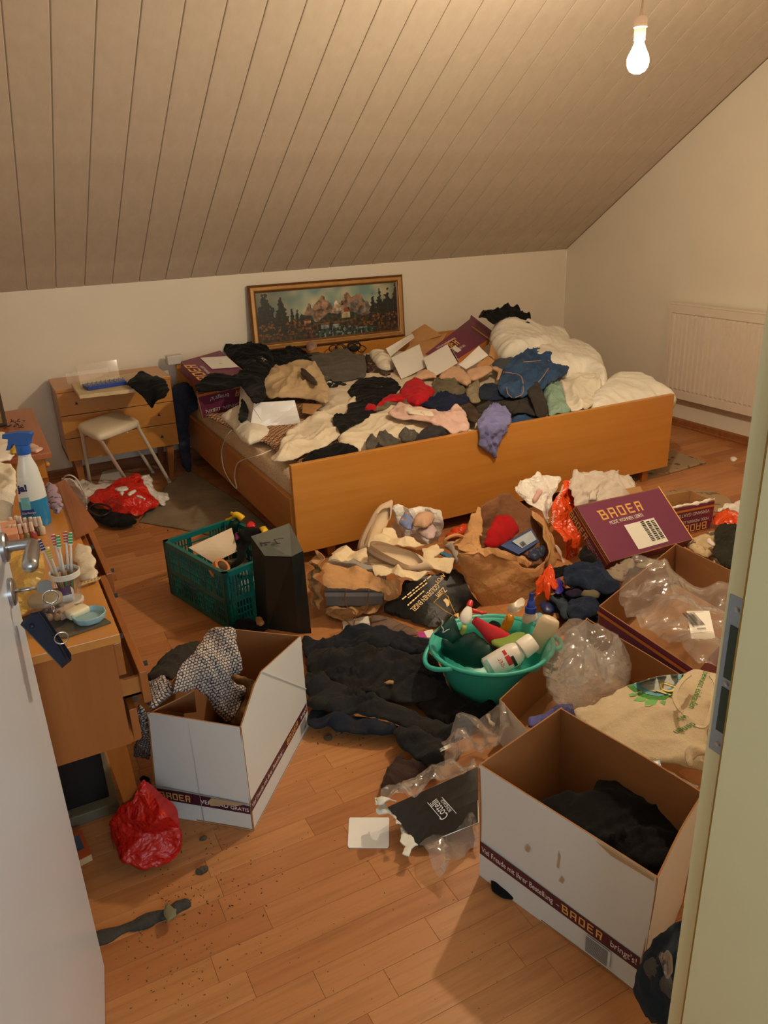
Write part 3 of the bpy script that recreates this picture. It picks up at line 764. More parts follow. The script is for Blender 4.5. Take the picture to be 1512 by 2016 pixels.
for col, (ya, yb) in enumerate(((dy0 + .01, mid - .001), (mid + .001, dy1 - .006))):
    for k in range(3):
        z = dzb + k * hh; pull = ((.008, .045, .0), (.03, .065, .02))[col][k] if True else 0
        x = dx1 + pull
        d = MB().box((x, ya, z + .003), (x + .018, yb, z + hh - .003), ch=.002).build('drawer', M_beechz, ds)
        if pull > .02:
            b = MB(); b.box((x - .35, ya + .03, z + .012), (x, ya + .04, z + hh - .03)); b.box((x - .35, yb - .04, z + .012), (x, yb - .03, z + hh - .03)); b.box((x - .35, ya + .03, z + .012), (x, yb - .03, z + .018))
            b.build('drawer_box', M_beechy, d)
        for yk in (ya + .09, yb - .09):
            mb = MB(); chest_knob(mb, Vector((x + .018, yk, z + hh * .62)), (1, 0, 0), .0065); mb.build('knob', M_ink, d)
for x, y, sx, sy in ((dx1 - .035, dy0 + .10, .03, .07), (dx1 - .04, dy1 - .06, .02, 0), (dx0 + .05, dy0 + .06, 0, 0), (dx0 + .05, dy1 - .06, 0, 0)):
    taper_leg(ds, x, y, dzb, sx, sy, M_beechz, .026, .016)

# ------------------------------------------------------------------ table further back at the left wall
tx0, tx1, ty0, ty1, tz = -.41, .165, 3.30, 4.2, .72
tb = thing('side_table', 'reddish brown wooden table standing beyond the dresser at the left', 'table', (-.12, 3.75, 0))
M_red = wood('redwood_veneer', (176, 104, 62), (158, 88, 50), 1, .4, .5)
MB().box((tx0, ty0, tz - .025), (tx1, ty1, tz), ch=.003).build('table_top', M_red, tb)
MB().box((tx0 + .03, ty0 + .03, tz - .11), (tx1 - .03, ty1 - .03, tz - .025)).build('apron', M_beech, tb)
for x, y in ((tx1 - .05, ty0 + .06), (tx1 - .05, ty1 - .06), (tx0 + .05, ty0 + .06), (tx0 + .05, ty1 - .06)): taper_leg(tb, x, y, tz - .025, .0, .0, M_beechz, .024, .016)
mb = MB(); mb.lathe([(.010, 0), (.013, .012), (.006, .02)], frame((tx1 - .03, ty0 + .08, tz - .07), (1, 0, 0), (0, 1, 0)), 10); mb.build('knob', M_beech, tb, True)
# picture frame leaning at the left edge
a = PX(0, 815, .04)
mb = MB(); mb.box((-.25, 3.86, tz), (.035, 3.885, tz + .19), ch=.01)
pf = mb.build('framed_photo', plain('dark_frame', (60, 46, 34), .4), label='small dark framed picture standing on the table at the left edge', cat='picture')
MB().box((-.23, 3.858, tz + .02), (.018, 3.86, tz + .17)).build('picture', plain('yellow_bouquet', (150, 130, 60), .6, .5, 30), pf)

# ------------------------------------------------------------------ painting on the headboard
def paint_pixels(W, Hh):
    X, Y = np.meshgrid((np.arange(W) + .5) / W, (np.arange(Hh) + .5) / Hh); asp = 2.55; x = X * asp
    N = lambda s, k=0: pn(X * asp * s, Y * s, k)
    img = np.zeros((Hh, W, 3)); sky = np.array([.40, .52, .50]); cl = np.array([.74, .70, .58])
    t = np.clip(.5 + N(2.5, 1) * .8 + N(6, 2) * .3 - .2 * (Y - .6), 0, 1)[..., None]; img[:] = sky * (1 - t) + cl * t
    img *= (.55 + .45 * np.clip(X * 3, 0, 1) * np.clip((1.15 - X) * 3, 0, 1))[..., None]
    def put(mask, c, var=.25, s=14, k=3):
        m = np.clip(1 + N(s, k) * var * 2 + N(s * 2.4, k + 1) * var, .2, 2)[..., None] * np.array(c); img[mask] = np.clip(m, 0, 1)[mask]
    for cx, hgt, wd, c in ((.45, .86, .13, (.46, .36, .28)), (.355, .74, .07, (.40, .33, .28)), (.63, .90, .10, (.42, .32, .26)), (.55, .76, .06, (.62, .55, .48)), (.70, .86, .14, (.36, .32, .30))):
        put(Y < hgt - np.abs(X - cx) / wd * .42 + N(10, 7) * .06, c, .3, 9, 8)
    lit = (N(7, 21) > .1) & (Y > .45) & (Y < .9) & (X > .3) & (X < .76) & (img.sum(2) < 1.35); img[lit] = img[lit] * .5 + np.array([.70, .52, .38]) * .5
    put(Y < .42 + N(5, 11) * .16 + .05 * np.sin(x * 9), (.13, .15, .09), .5, 12, 12)
    put(Y < .34 + N(6, 13) * .08 + (X - .5) ** 2 * .25, (.20, .13, .06), .6, 16, 14)
    for cx, hgt, wd in ((.06, 1.0, .10), (.16, .93, .07), (.235, .70, .03), (.27, .66, .028), (.30, .5, .03), (.82, .82, .05), (.87, .85, .06), (.93, .88, .08), (.99, .95, .06)):
        put((np.abs(X - cx) < wd * np.clip((hgt - Y) / hgt * 1.3 + N(16, 15) * .25, 0, 1)) & (Y > .12), (.06, .075, .05), .6, 20, 16)
    put((Y > .12) & (Y < .38 + N(8, 18) * .1) & ((X < .36) | (X > .72)) & (N(9, 19) > -.1), (.28, .17, .05), .7, 22, 20)
    river = (Y < .17 + .03 * np.sin(X * 14)) & (X > .38 + .1 * (.2 - Y)) & (X < .82); put(river, (.11, .17, .16), .6, 18, 22)
    put(river & (N(22, 23) > .28), (.42, .48, .45), .1)
    br = (np.abs(Y - (.285 + .1 * (X - .5))) < .018) & (X > .38) & (X < .66); put(br, (.34, .24, .10), .3)
    put((Y < .28) & (Y > .13) & ((np.abs(X - .50) < .008) | (np.abs(X - .42) < .012)), (.10, .08, .05), .2)
    put((Y < .25) & (Y > .17) & (((X > .43) & (X < .485)) | ((X > .515) & (X < .56))), (.45, .50, .50), .2)
    put((np.abs(X - .615) < .028) & (Y > .36) & (Y < .48), (.66, .60, .48), .1); put((np.abs(X - .615) < .036 * (.58 - Y) / .1) & (Y > .48) & (Y < .56), (.50, .20, .13), .1)
    put((np.abs(X - .592) < .008) & (Y > .36) & (Y < .62), (.60, .54, .44), .1); put((np.abs(X - .592) < .009 * (.74 - Y) / .12) & (Y > .62) & (Y < .74), (.16, .12, .10), .1)
    put((np.abs(X - .335) < .024) & (Y > .31) & (Y < .37), (.60, .45, .30), .2); put((np.abs(X - .335) < .034 * (.43 - Y) / .06) & (Y > .37) & (Y < .41), (.34, .15, .09), .1)
    return np.clip(img * 1.05, 0, 1)
w0, w1, pz0, pz1 = 1.668, 2.845, .63, 1.113; lean = .055
pt = thing('framed_painting', 'wide gilt framed alpine landscape painting leaning on the wall above the bed', 'painting', ((w0 + w1) / 2, 5.23, pz0))
TLc, TRc, BRc, BLc = PY(485.5, 563, 5.29), PY(789.5, 540.5, 5.29), PY(795.5, 661, 5.24), None
BLc = BRc + (TLc - TRc)
pu = (TRc - TLc).normalized(); pv = (TLc - BLc); PHt = pv.length; pv.normalize(); pn_ = pu.cross(pv); PWd = (TRc - TLc).length
W, Hh = 230, 92; im = paint_pixels(W, Hh); fw = .052
V = [BLc + pu * (fw + (PWd - 2 * fw) * i / W) + pv * (fw + (PHt - 2 * fw) * j / Hh) + pn_ * .006 for j in range(Hh + 1) for i in range(W + 1)]
F = [(j * (W + 1) + i, j * (W + 1) + i + 1, (j + 1) * (W + 1) + i + 1, (j + 1) * (W + 1) + i) for j in range(Hh) for i in range(W)]
cv = emit('canvas', V, F, vcol('oil_paint', .45), pt)
ca = cv.data.color_attributes.new('Col', 'FLOAT_COLOR', 'CORNER'); ca.data.foreach_set('color', np.repeat(np.concatenate([np.where(im <= .04045, im / 12.92, ((im + .055) / 1.055) ** 2.4), np.ones((Hh, W, 1))], 2).reshape(-1, 4), 4, axis=0).ravel())
M_gilt = plain('gilt_frame', (196, 150, 92), .35, .1, 20, 0, .35); M_gilt2 = plain('dark_gilt', (112, 70, 34), .4, .1, 20, 0, .2)
prof = [(0, -.005, 1), (0, .018, 1), (.008, .026, 1), (.014, .022, 1), (.018, .018, 0), (.034, .024, 0), (.040, .02, 0), (.043, .014, 1), (.052, .01, 1), (.054, .002, 1)]
cs = [(0, 0, 1, 1), (PWd, 0, -1, 1), (PWd, PHt, -1, -1), (0, PHt, 1, -1)]
for i in range(4):
    (ax, ay, asx, asy), (bx, by, bsx, bsy) = cs[i], cs[(i + 1) % 4]; mb = MB()
    V = [BLc + pu * (cx + d * sx) + pv * (cy + d * sy) + pn_ * h for (cx, cy, sx, sy) in (cs[i], cs[(i + 1) % 4]) for d, h, _ in prof]; k = len(prof)
    for j in range(k - 1): mb.add([V[j], V[j + 1], V[j + 1 + k], V[j + k]], [(0, 1, 2, 3)], prof[j + 1][2])
    mb.build('frame_bar', [M_gilt, M_gilt2], pt)
MB().prism([BLc + pu * .02 + pv * .02 + pn_ * .003, BLc + pu * (PWd - .02) + pv * .02 + pn_ * .003, BLc + pu * (PWd - .02) + pv * (PHt - .02) + pn_ * .003, BLc + pu * .02 + pv * (PHt - .02) + pn_ * .003], pn_, .012).build('backing', M_kraft, pt)

# ------------------------------------------------------------------ clothes heaped on the bed
def MND(x, y):
    return .455 + .02 * ss(3.25, 3.6, y) + .13 * ss(4.2, 5.05, y) + .20 * math.exp(-((x - 3.25) / .33) ** 2 - ((y - 4.95) / .38) ** 2) + .07 * math.exp(-((x - 3.0) / .5) ** 2 - ((y - 4.2) / .4) ** 2)
_k = [0]
def G(name, label, cat, cr, poly, mat, lift=None, group=None, bulge=.03, **kw):
    _k[0] += 1
    lf = .012 + .0016 * _k[0] if lift is None else lift
    px = crop(*cr, poly)
    pts = [surf(a, b, lambda x, y: MND(x, y) + lf, 3.24) for a, b in px]
    kw.setdefault('jag', .07); kw['fs'] = kw.get('fs', .10) * 1.35; kw['fold'] = kw.get('fold', .012) * 1.25
    return cloth(name, pts, mat, label, cat, group, bulge=bulge, **kw)
CA, CB, CC = (340, 640, 4), (640, 640, 4), (880, 590, 4)

def lattice(name, c, d, s, k=.5):
    n = NT(name); v = n.coord('UV', (s, s, s), (0, 0, .78)); b = n.n('ShaderNodeTexBrick', offset=0.0, inp={'Scale': 1.0, 'Mortar Size': .13, 'Brick Width': 1.0, 'Row Height': .8})
    b.inputs['Color1'].default_value = tuple(lin(c)) + (1,); b.inputs['Color2'].default_value = tuple(q * .8 for q in lin(c)) + (1,); b.inputs['Mortar'].default_value = tuple(lin(d)) + (1,)
    n.l(v, b.inputs['Vector']); n.col(b.outputs['Color']); n.set(Roughness=.9); n.bump(b.outputs['Fac'], -.4, .004); return n.m
def floral(name, base, cols, s=55, th=.42, seedv=0):
    n = NT(name); v = n.coord('UV'); vo = n.n('ShaderNodeTexVoronoi', inp={'Scale': s}); n.l(v, vo.inputs['Vector'])
    nz = n.noise(v, s * .28, 3); c = n.ramp(nz, [(.40, lin(base)), (.50, lin(cols[0])), (.58, lin(base)), (.66, lin(cols[1]))], 'CONSTANT')
    m = n.ramp(vo.outputs['Distance'], [(0, [1] * 3), (th, [1] * 3), (th + .05, [0] * 3)])
    n.col(n.mix(m, lin(base), c)); n.set(Roughness=.85); return n.m
F_black = fabric('black_jersey', (17, 15, 17), weave=700)
F_black2 = fabric('black_knit', (13, 13, 15), weave=500)
F_char = fabric('charcoal_cloth', (62, 58, 54), (48, 45, 42))
F_grey = fabric('grey_knit', (104, 98, 90), (88, 82, 75), weave=420)
F_beige = fabric('beige_knit', (212, 184, 144), (196, 168, 128), weave=380)
F_cream = fabric('cream_cotton', (236, 222, 198), (224, 206, 178), weave=800)
F_ivory = fabric('ivory_cotton', (242, 233, 216), (232, 220, 198), weave=900)
F_red = fabric('red_microfibre', (204, 22, 40), (180, 14, 30), rough=.6)
F_pink = fabric('pink_satin', (234, 200, 188), (216, 174, 160), rough=.55)
F_olive = fabric('olive_cotton', (124, 114, 92), (98, 90, 72))
F_navy = fabric('navy_jersey', (28, 36, 68), (20, 26, 52))
F_jean = fabric('blue_denim', (62, 92, 130), (38, 62, 98), weave=520, scale=9)
F_jeand = fabric('dark_denim', (34, 46, 70), (24, 34, 54), weave=520, scale=9)
F_mint = fabric('mint_jersey', (150, 176, 158), (126, 156, 138))
F_lav = fabric('lavender_cotton', (138, 138, 190), (120, 120, 172))
F_nude = fabric('nude_satin', (226, 186, 154), (212, 168, 136), rough=.5)
F_brown = fabric('brown_knit', (80, 62, 50), (60, 46, 38), weave=350)
F_sock = fabric('grey_sock_knit', (98, 92, 84), (70, 66, 62), weave=300)
F_white = fabric('white_duvet_cotton', (247, 242, 232), (238, 229, 212), weave=1000, scale=6)
F_latt = lattice('lattice_blanket', (196, 150, 108), (70, 48, 44), 42)
F_scarf = floral('floral_scarf', (20, 19, 20), [(206, 198, 186), (196, 120, 72)], 60)
M_stitch = plain('ochre_stitching', (168, 128, 84), .8)

# blanket with a lattice pattern under everything on the left
G('patterned_blanket', 'brown lattice patterned blanket spread on the mattress under the clothes', 'blanket', CA,
  [(230, 700), (420, 690), (700, 600), (1100, 560), (1500, 560), (1900, 620), (2000, 760), (1600, 1010), (1300, 1060), (1040, 1090), (970, 1085), (1000, 1000), (900, 985), (810, 990), (770, 950), (720, 918), (640, 912), (560, 860), (480, 825), (380, 770)], F_latt, lift=.0, bulge=.012, fold=.006)
G('bed_sheet', 'crumpled cream bed sheet showing between the heaped clothes', 'sheet', CB,
  [(-100, 500), (200, 250), (500, 200), (900, 230), (1300, 300), (1600, 420), (2000, 600), (2250, 700), (1900, 780), (1500, 830), (1200, 880), (900, 940), (300, 1000), (0, 900)], F_cream, lift=.004, bulge=.01, fold=.01)
G('pillow', 'cream feather pillow squeezed under the white box flap', 'pillow', CA,
  [(366, 715), (520, 655), (620, 660), (680, 760), (780, 830), (740, 875), (640, 915), (590, 928), (530, 890), (500, 845), (460, 790), (400, 745)], F_ivory, lift=.012, bulge=.07, edge=.06, fold=.008, puffy=True)
dv = thing('duvet', 'heaped white duvet at the right end of the bed', 'duvet', (3.2, 4.6, .5))
for pl, lf, bu, fo, fs_ in (([(340, 300), (370, 190), (420, 150), (500, 128), (570, 150), (640, 220), (760, 280), (830, 268), (950, 305), (972, 372), (940, 420), (800, 440), (600, 440), (440, 440), (390, 400)], .10, .10, .022, .16),
                       ([(560, 430), (740, 380), (970, 368), (1060, 390), (1160, 428), (1230, 510), (1266, 620), (1240, 660), (1140, 600), (1060, 570), (940, 590), (800, 560), (640, 500)], .08, .09, .016, .12),
                       ([(1120, 800), (1190, 700), (1270, 630), (1400, 618), (1560, 628), (1680, 690), (1800, 745), (1812, 800), (1500, 860), (1250, 900), (1100, 920)], .03, .06, .012, .12)):
    pts = [surf(a, b, lambda x, y: MND(x, y) + lf, 3.24) for a, b in crop(*CC, pl)]
    cloth('duvet_fold', pts, F_white, parent=dv, puffy=True, bulge=bu * 1.2, edge=.08, fold=fo, fs=fs_, thick=.03, res=.014)
G('crumpled_sheet', 'crumpled off white sheet between the mint cloth and the duvet', 'sheet', CC,
  [(845, 645), (960, 595), (1080, 560), (1200, 590), (1275, 625), (1215, 690), (1175, 800), (1110, 865), (1000, 880), (930, 850), (925, 740), (885, 670)], F_ivory, lift=.055, bulge=.04, fold=.028, fs=.11, fa=.9)
G('dark_jacket', 'dark crumpled garment lying on top of the white duvet', 'jacket', CC,
  [(245, 150), (268, 95), (335, 78), (390, 85), (430, 58), (530, 52), (570, 80), (600, 120), (658, 145), (650, 210), (600, 185), (560, 140), (490, 132), (420, 155), (370, 195), (310, 160)], F_black, lift=.20, bulge=.035, fold=.03, fs=.06)

# back row, left
G('black_coat', 'black padded garment heaped against the left end of the painting', 'coat', CA,
  [(385, 190), (450, 130), (505, 112), (560, 130), (635, 72), (700, 120), (750, 180), (800, 260), (780, 360), (640, 400), (560, 350), (470, 270)], F_black2, lift=.09, bulge=.08, fold=.025, fs=.09)
G('black_blouse', 'black blouse with small print lying below the painting', 'blouse', CA,
  [(720, 190), (830, 172), (870, 138), (960, 185), (1060, 220), (1160, 300), (1120, 340), (900, 340), (760, 370), (660, 380), (620, 330), (690, 260)], F_black, lift=.05, bulge=.05, fold=.02, fs=.07)
G('floral_scarf', 'black scarf with white and orange flowers behind the beige sweater', 'scarf', CA,
  [(590, 300), (640, 265), (700, 250), (770, 300), (740, 350), (640, 360)], F_scarf, lift=.10, bulge=.03, fold=.012)
G('patterned_skirt', 'black floral skirt hanging out right of the beige sweater', 'skirt', CA,
  [(1130, 345), (1190, 355), (1250, 380), (1270, 430), (1340, 455), (1450, 420), (1400, 500), (1330, 560), (1240, 610), (1180, 520)], F_scarf, lift=.02, bulge=.03, fold=.012)
G('grey_cardigan', 'grey knitted cardigan spread below the painting', 'cardigan', CB,
  [(-200, 250), (-120, 225), (0, 238), (80, 210), (150, 195), (200, 210), (240, 235), (312, 220), (328, 330), (318, 412), (240, 420), (130, 440), (0, 440), (-60, 400)], F_grey, lift=.05, bulge=.035, fold=.012, fs=.12)
G('lace_garment', 'dark brown patterned top beside the grey cardigan', 'top', CB,
  [(310, 225), (370, 240), (420, 330), (520, 350), (600, 410), (520, 440), (400, 420), (325, 400)], floral('brown_print', (52, 38, 30), [(150, 110, 76), (120, 76, 56)], 70), lift=.03, bulge=.02)
G('small_cushion', 'cream cushion behind the white box flaps under the painting', 'cushion', CB,
  [(340, 215), (400, 200), (480, 220), (530, 260), (560, 330), (500, 350), (420, 335), (370, 270)], F_ivory, lift=.05, bulge=.06, puffy=True)
mb = MB(); rr = random.Random(5)
for i in range(7):
    c = PY(655 + i * 10 + rr.uniform(-4, 4), 684 + rr.uniform(-3, 4), 5.12); r = rr.uniform(.02, .035)
    mb.tube([c + Vector((math.cos(t) * r, math.sin(t) * .01 * i % .02, math.sin(t) * r * .7)) for t in [q * 2 * math.pi / 14 for q in range(14)]], .004, 5, closed=True)
tag(mb.build('belt_bundle', plain('black_strap', (24, 18, 16), .6), None, True), 'tangle of dark straps and belts lying at the foot of the painting', 'belts')
mb = MB()
c = PY(697, 683, 5.13)
for t in range(3): mb.tube([c + Vector((math.cos(q * .45) * .05, 0, math.sin(q * .45) * .03 + .005 * t)) for q in range(14)], .004, 5, closed=True)
mb.ball(c - Vector((0, 0, .01)), .03, 10, sc3=(1.3, .6, .8)); tag(mb.build('black_bra', plain('black_lace', (22, 20, 20), .8), None, True), 'black bra hooked up in front of the painting frame', 'bra')
G('dusty_camisole', 'small dusty pink top crumpled at the foot of the painting', 'top', CA, [(1045, 160), (1090, 138), (1130, 140), (1140, 180), (1100, 200), (1060, 195)], fabric('dusty_pink', (176, 140, 122)), lift=.10, bulge=.02)

# middle
G('beige_sweater', 'beige knitted sweater with a dark torn neckline on the heap', 'sweater', CA,
  [(610, 410), (650, 368), (710, 370), (745, 400), (770, 350), (820, 320), (900, 310), (985, 278), (1060, 290), (1135, 320), (1185, 395), (1215, 460), (1232, 500), (1226, 622), (1120, 592), (1000, 572), (860, 575), (760, 575), (715, 520), (700, 470), (640, 475)], F_beige, lift=.075, bulge=.05, fold=.02, fs=.11)
G('sweater_lining', 'dark cloth showing through the beige sweater neckline', 'cloth', CA, [(1010, 330), (1060, 360), (1120, 420), (1150, 470), (1110, 470), (1050, 420), (1010, 390)], F_brown, lift=.14, bulge=.008, fold=.004)
G('long_beige_shirt', 'long crumpled cream shirt reaching to the front left of the bed', 'shirt', CA,
  [(765, 1050), (790, 1020), (830, 1000), (860, 930), (900, 850), (980, 790), (1060, 735), (1120, 700), (1230, 610), (1350, 532), (1420, 570), (1485, 600), (1390, 640), (1380, 690), (1290, 720), (1260, 790), (1330, 840), (1290, 900), (1200, 960), (1060, 1010), (950, 1060), (860, 1080), (800, 1078)], F_cream, lift=.03, bulge=.035, fold=.022, fs=.09, fa=.75, aniso=5)
G('cream_bedspread', 'cream cover bunched along the left part of the footboard', 'cover', CB,
  [(100, 900), (180, 820), (260, 770), (400, 690), (520, 640), (640, 700), (760, 750), (880, 790), (1000, 840), (1100, 840), (1200, 820), (1200, 880), (900, 960), (500, 1020), (250, 1010), (120, 970)], F_cream, lift=.03, bulge=.05, fold=.018, fs=.12, fa=.3)
G('black_tee', 'black short sleeved shirt lying across the cream shirt', 'shirt', CB,
  [(60, 745), (72, 705), (160, 700), (188, 655), (175, 615), (280, 600), (220, 570), (165, 535), (220, 470), (270, 418), (420, 425), (545, 440), (600, 480), (570, 530), (480, 590), (380, 640), (410, 690), (340, 740), (250, 775), (190, 810), (150, 835), (90, 800)], F_black, lift=.055, bulge=.03, fold=.014, fs=.09)
rb = thing('red_bra', 'bright red padded bra in the middle of the bed', 'bra', surf(800, 780, MND))
for nm, pl, bu in (('cup', [(578, 540), (620, 472), (690, 435), (770, 440), (800, 480), (868, 515), (830, 575), (725, 630), (640, 605)], .055), ('band', [(400, 645), (440, 600), (480, 560), (560, 545), (600, 530), (650, 600), (520, 590), (440, 630)], .012), ('clasp', [(312, 650), (328, 614), (382, 620), (410, 640), (372, 675), (322, 672)], .015)):
    cloth(nm, [surf(a, b, lambda x, y: MND(x, y) + .075) for a, b in crop(*CB, pl)], F_red, parent=rb, bulge=bu, edge=.05, fold=.008, puffy=True, fs=.05, res=.009)
G('olive_blouse', 'crumpled olive blouse behind the red bra', 'blouse', CB,
  [(800, 500), (860, 455), (920, 428), (1050, 425), (1115, 470), (1110, 545), (1000, 555), (900, 575), (830, 590), (860, 525)], F_olive, lift=.05, bulge=.035, fold=.022, fs=.06)
G('grey_green_top', 'grey green rumpled top peeking out below the red bra', 'top', CB,
  [(385, 680), (430, 640), (500, 595), (560, 580), (660, 600), (720, 635), (640, 640), (560, 625), (480, 655)], F_olive, lift=.06, bulge=.02, fold=.012, fs=.05)
G('navy_shirt', 'dark navy shirt right of the red bra', 'shirt', CB,
  [(745, 640), (820, 590), (930, 540), (1040, 560), (1100, 548), (1145, 585), (1130, 612), (1045, 640), (990, 680), (900, 690), (850, 660)], F_navy, lift=.07, bulge=.03, fold=.02, fs=.06)
G('khaki_cloth', 'pale olive cloth hanging from the nude bra', 'cloth', CB,
  [(1105, 520), (1160, 460), (1210, 440), (1232, 500), (1205, 560), (1235, 600), (1150, 612), (1120, 570)], fabric('khaki', (150, 138, 112)), lift=.075, bulge=.03, fold=.016, fs=.05)
nb = thing('nude_bra', 'nude coloured bra lying in front of the white box flaps', 'bra', surf(880, 735, MND))
for nm, pl, bu in (('cup', [(688, 425), (730, 375), (780, 355), (840, 370), (890, 410), (830, 405), (760, 420)], .03), ('cup', [(885, 412), (960, 350), (1030, 330), (1100, 365), (1160, 430), (1120, 475), (1040, 435), (960, 425)], .045), ('band', [(1100, 362), (1200, 335), (1300, 318), (1330, 350), (1240, 400), (1150, 440)], .015), ('strap', [(1300, 330), (1350, 325), (1420, 360), (1380, 430), (1350, 420), (1370, 370)], .01)):
    cloth(nm, [surf(a, b, lambda x, y: MND(x, y) + .085) for a, b in crop(*CB, pl)], F_nude, parent=nb, bulge=bu, edge=.04, fold=.006, puffy=True, fs=.05, res=.009)
G('grey_jeans', 'grey denim trousers folded behind the blue jeans', 'jeans', CC,
  [(350, 500), (420, 460), (520, 440), (600, 420), (560, 480), (470, 540), (430, 560), (380, 540)], fabric('grey_denim', (86, 92, 100)), lift=.07, bulge=.02, fold=.012)
G('blue_jeans', 'blue denim jeans crumpled on top of the heap near the duvet', 'jeans', CC,
  [(400, 650), (430, 590), (440, 550), (520, 470), (590, 412), (680, 410), (745, 420), (830, 452), (900, 460), (955, 472), (978, 520), (930, 590), (840, 640), (760, 700), (700, 700), (640, 740), (600, 765), (480, 780), (400, 740)], F_jean, lift=.11, bulge=.06, fold=.03, fs=.10)
G('dark_jeans', 'dark blue jeans leg in front of the blue jeans', 'jeans', CC,
  [(250, 700), (290, 665), (345, 668), (440, 700), (480, 760), (440, 785), (340, 805), (265, 780)], F_jeand, lift=.09, bulge=.03, fold=.014, fs=.06)
mb = MB()
for pl in ([(440, 570), (520, 580), (580, 600), (600, 660)], [(470, 690), (480, 740), (510, 770)], [(600, 680), (595, 740), (540, 770)], [(600, 490), (680, 485), (740, 480)], [(800, 540), (760, 600), (720, 650)]):
    mb.tube(spline([surf(a, b, lambda x, y: MND(x, y) + .185) for a, b in crop(*CC, pl)], 4), .0022, 4)
tj = bpy.data.objects['blue_jeans']
st_ = mb.build('seam_stitching', M_stitch, tj)
G('under_jeans', 'blue jeans peeking out above the footboard under dark trousers', 'jeans', CC,
  [(505, 960), (520, 915), (570, 885), (690, 880), (730, 920), (700, 960), (520, 1010)], F_jean, lift=.04, bulge=.03, fold=.01)
G('charcoal_trousers', 'charcoal trousers with a turned up leg beside the mint cloth', 'trousers', CC,
  [(215, 850), (340, 790), (450, 775), (560, 750), (620, 730), (690, 800), (700, 890), (690, 920), (610, 890), (500, 905), (480, 860), (380, 835), (260, 895)], F_char, lift=.07, bulge=.04, fold=.014, fs=.1)
G('trouser_leg', 'dark grey trouser leg standing up from the heap', 'trousers', CC,
  [(622, 682), (660, 650), (702, 628), (740, 690), (775, 765), (802, 908), (712, 930), (680, 830), (640, 740)], F_char, lift=.12, bulge=.03, fold=.008)
G('mint_cloth', 'pale mint green shirt squeezed between trousers and white sheet', 'shirt', CC,
  [(752, 705), (780, 660), (832, 636), (890, 668), (930, 740), (935, 830), (985, 882), (900, 905), (805, 920), (800, 850), (770, 770)], F_mint, lift=.07, bulge=.035, fold=.026, fs=.06, fa=1.2)
G('brown_sock', 'brown woollen sock beside the lavender shirt', 'sock', CC,
  [(100, 835), (150, 820), (195, 820), (235, 870), (252, 905), (240, 965), (180, 950), (140, 900)], F_brown, lift=.07, bulge=.03, fold=.01, fs=.05)
G('pink_nightdress', 'pale pink satin nightdress with lace in front of the red bra', 'nightdress', CB,
  [(490, 705), (540, 650), (575, 620), (640, 625), (740, 660), (850, 680), (960, 690), (1010, 645), (1060, 640), (1100, 680), (1130, 760), (1135, 835), (1060, 850), (1000, 860), (930, 810), (800, 760), (640, 742), (540, 725)], F_pink, lift=.08, bulge=.025, fold=.016, fs=.06)
G('white_strip', 'white elastic strip lying on the pink nightdress', 'ribbon', CB, [(625, 655), (660, 648), (750, 670), (852, 682), (855, 715), (740, 705), (650, 690)], F_ivory, lift=.098, bulge=.004, fold=.003, res=.008)
for lab, pl in (('grey wool sock balled up nearest the left end of the footboard', [(320, 945), (330, 895), (400, 880), (420, 930), (380, 985), (340, 985)]), ('grey wool sock lying between two other socks at the footboard', [(400, 885), (440, 855), (520, 865), (590, 905), (560, 945), (470, 960), (420, 940)]), ('small grey sock next to the dark grey shirt at the footboard', [(575, 875), (590, 840), (640, 830), (740, 850), (730, 910), (610, 925)]), ('dark ankle sock lying on the sock heap', [(405, 870), (440, 850), (525, 855), (520, 880), (440, 885)])):
    G('sock', lab, 'sock', CB, pl, F_sock, lift=.075, group='socks along the footboard', bulge=.02, edge=.02, fold=.02, fs=.03, res=.007)
G('dark_grey_shirt', 'dark grey shirt bunched at the middle of the footboard', 'shirt', CB,
  [(715, 905), (740, 850), (800, 800), (850, 788), (930, 805), (975, 870), (940, 910), (720, 940)], fabric('dark_marl', (62, 60, 62), (30, 30, 32), weave=260), lift=.085, bulge=.03, fold=.018, fs=.05)
G('black_trousers', 'black trousers in the front left corner of the bed', 'trousers', CA,
  [(1010, 1070), (1050, 1040), (1130, 985), (1230, 945), (1310, 918), (1400, 945), (1475, 990), (1400, 1030), (1200, 1070), (1040, 1095)], F_black2, lift=.06, bulge=.035, fold=.018, fs=.07)
# lavender shirt hanging over the footboard
lv = thing('lavender_shirt', 'lavender shirt hanging over the top edge of the footboard', 'shirt', PY(975, 815, 3.2))
cloth('shirt_body', [surf(a, b, lambda x, y: MND(x, y) + .085, 3.185) for a, b in crop(*CB, [(1200, 815), (1205, 740), (1250, 680), (1320, 635), (1400, 640), (1462, 690), (1475, 765), (1430, 790), (1300, 810)])], F_lav, parent=lv, bulge=.04, fold=.022, fs=.06)
cloth('sleeve', [PY(a, b, 3.185) for a, b in crop(*CB, [(1200, 800), (1280, 760), (1420, 770), (1435, 830), (1395, 890), (1370, 960), (1345, 1060), (1285, 1010), (1205, 955), (1225, 880)])], F_lav, parent=lv, bulge=.02, fold=.02, fs=.05, fa=1.9, res=.009)

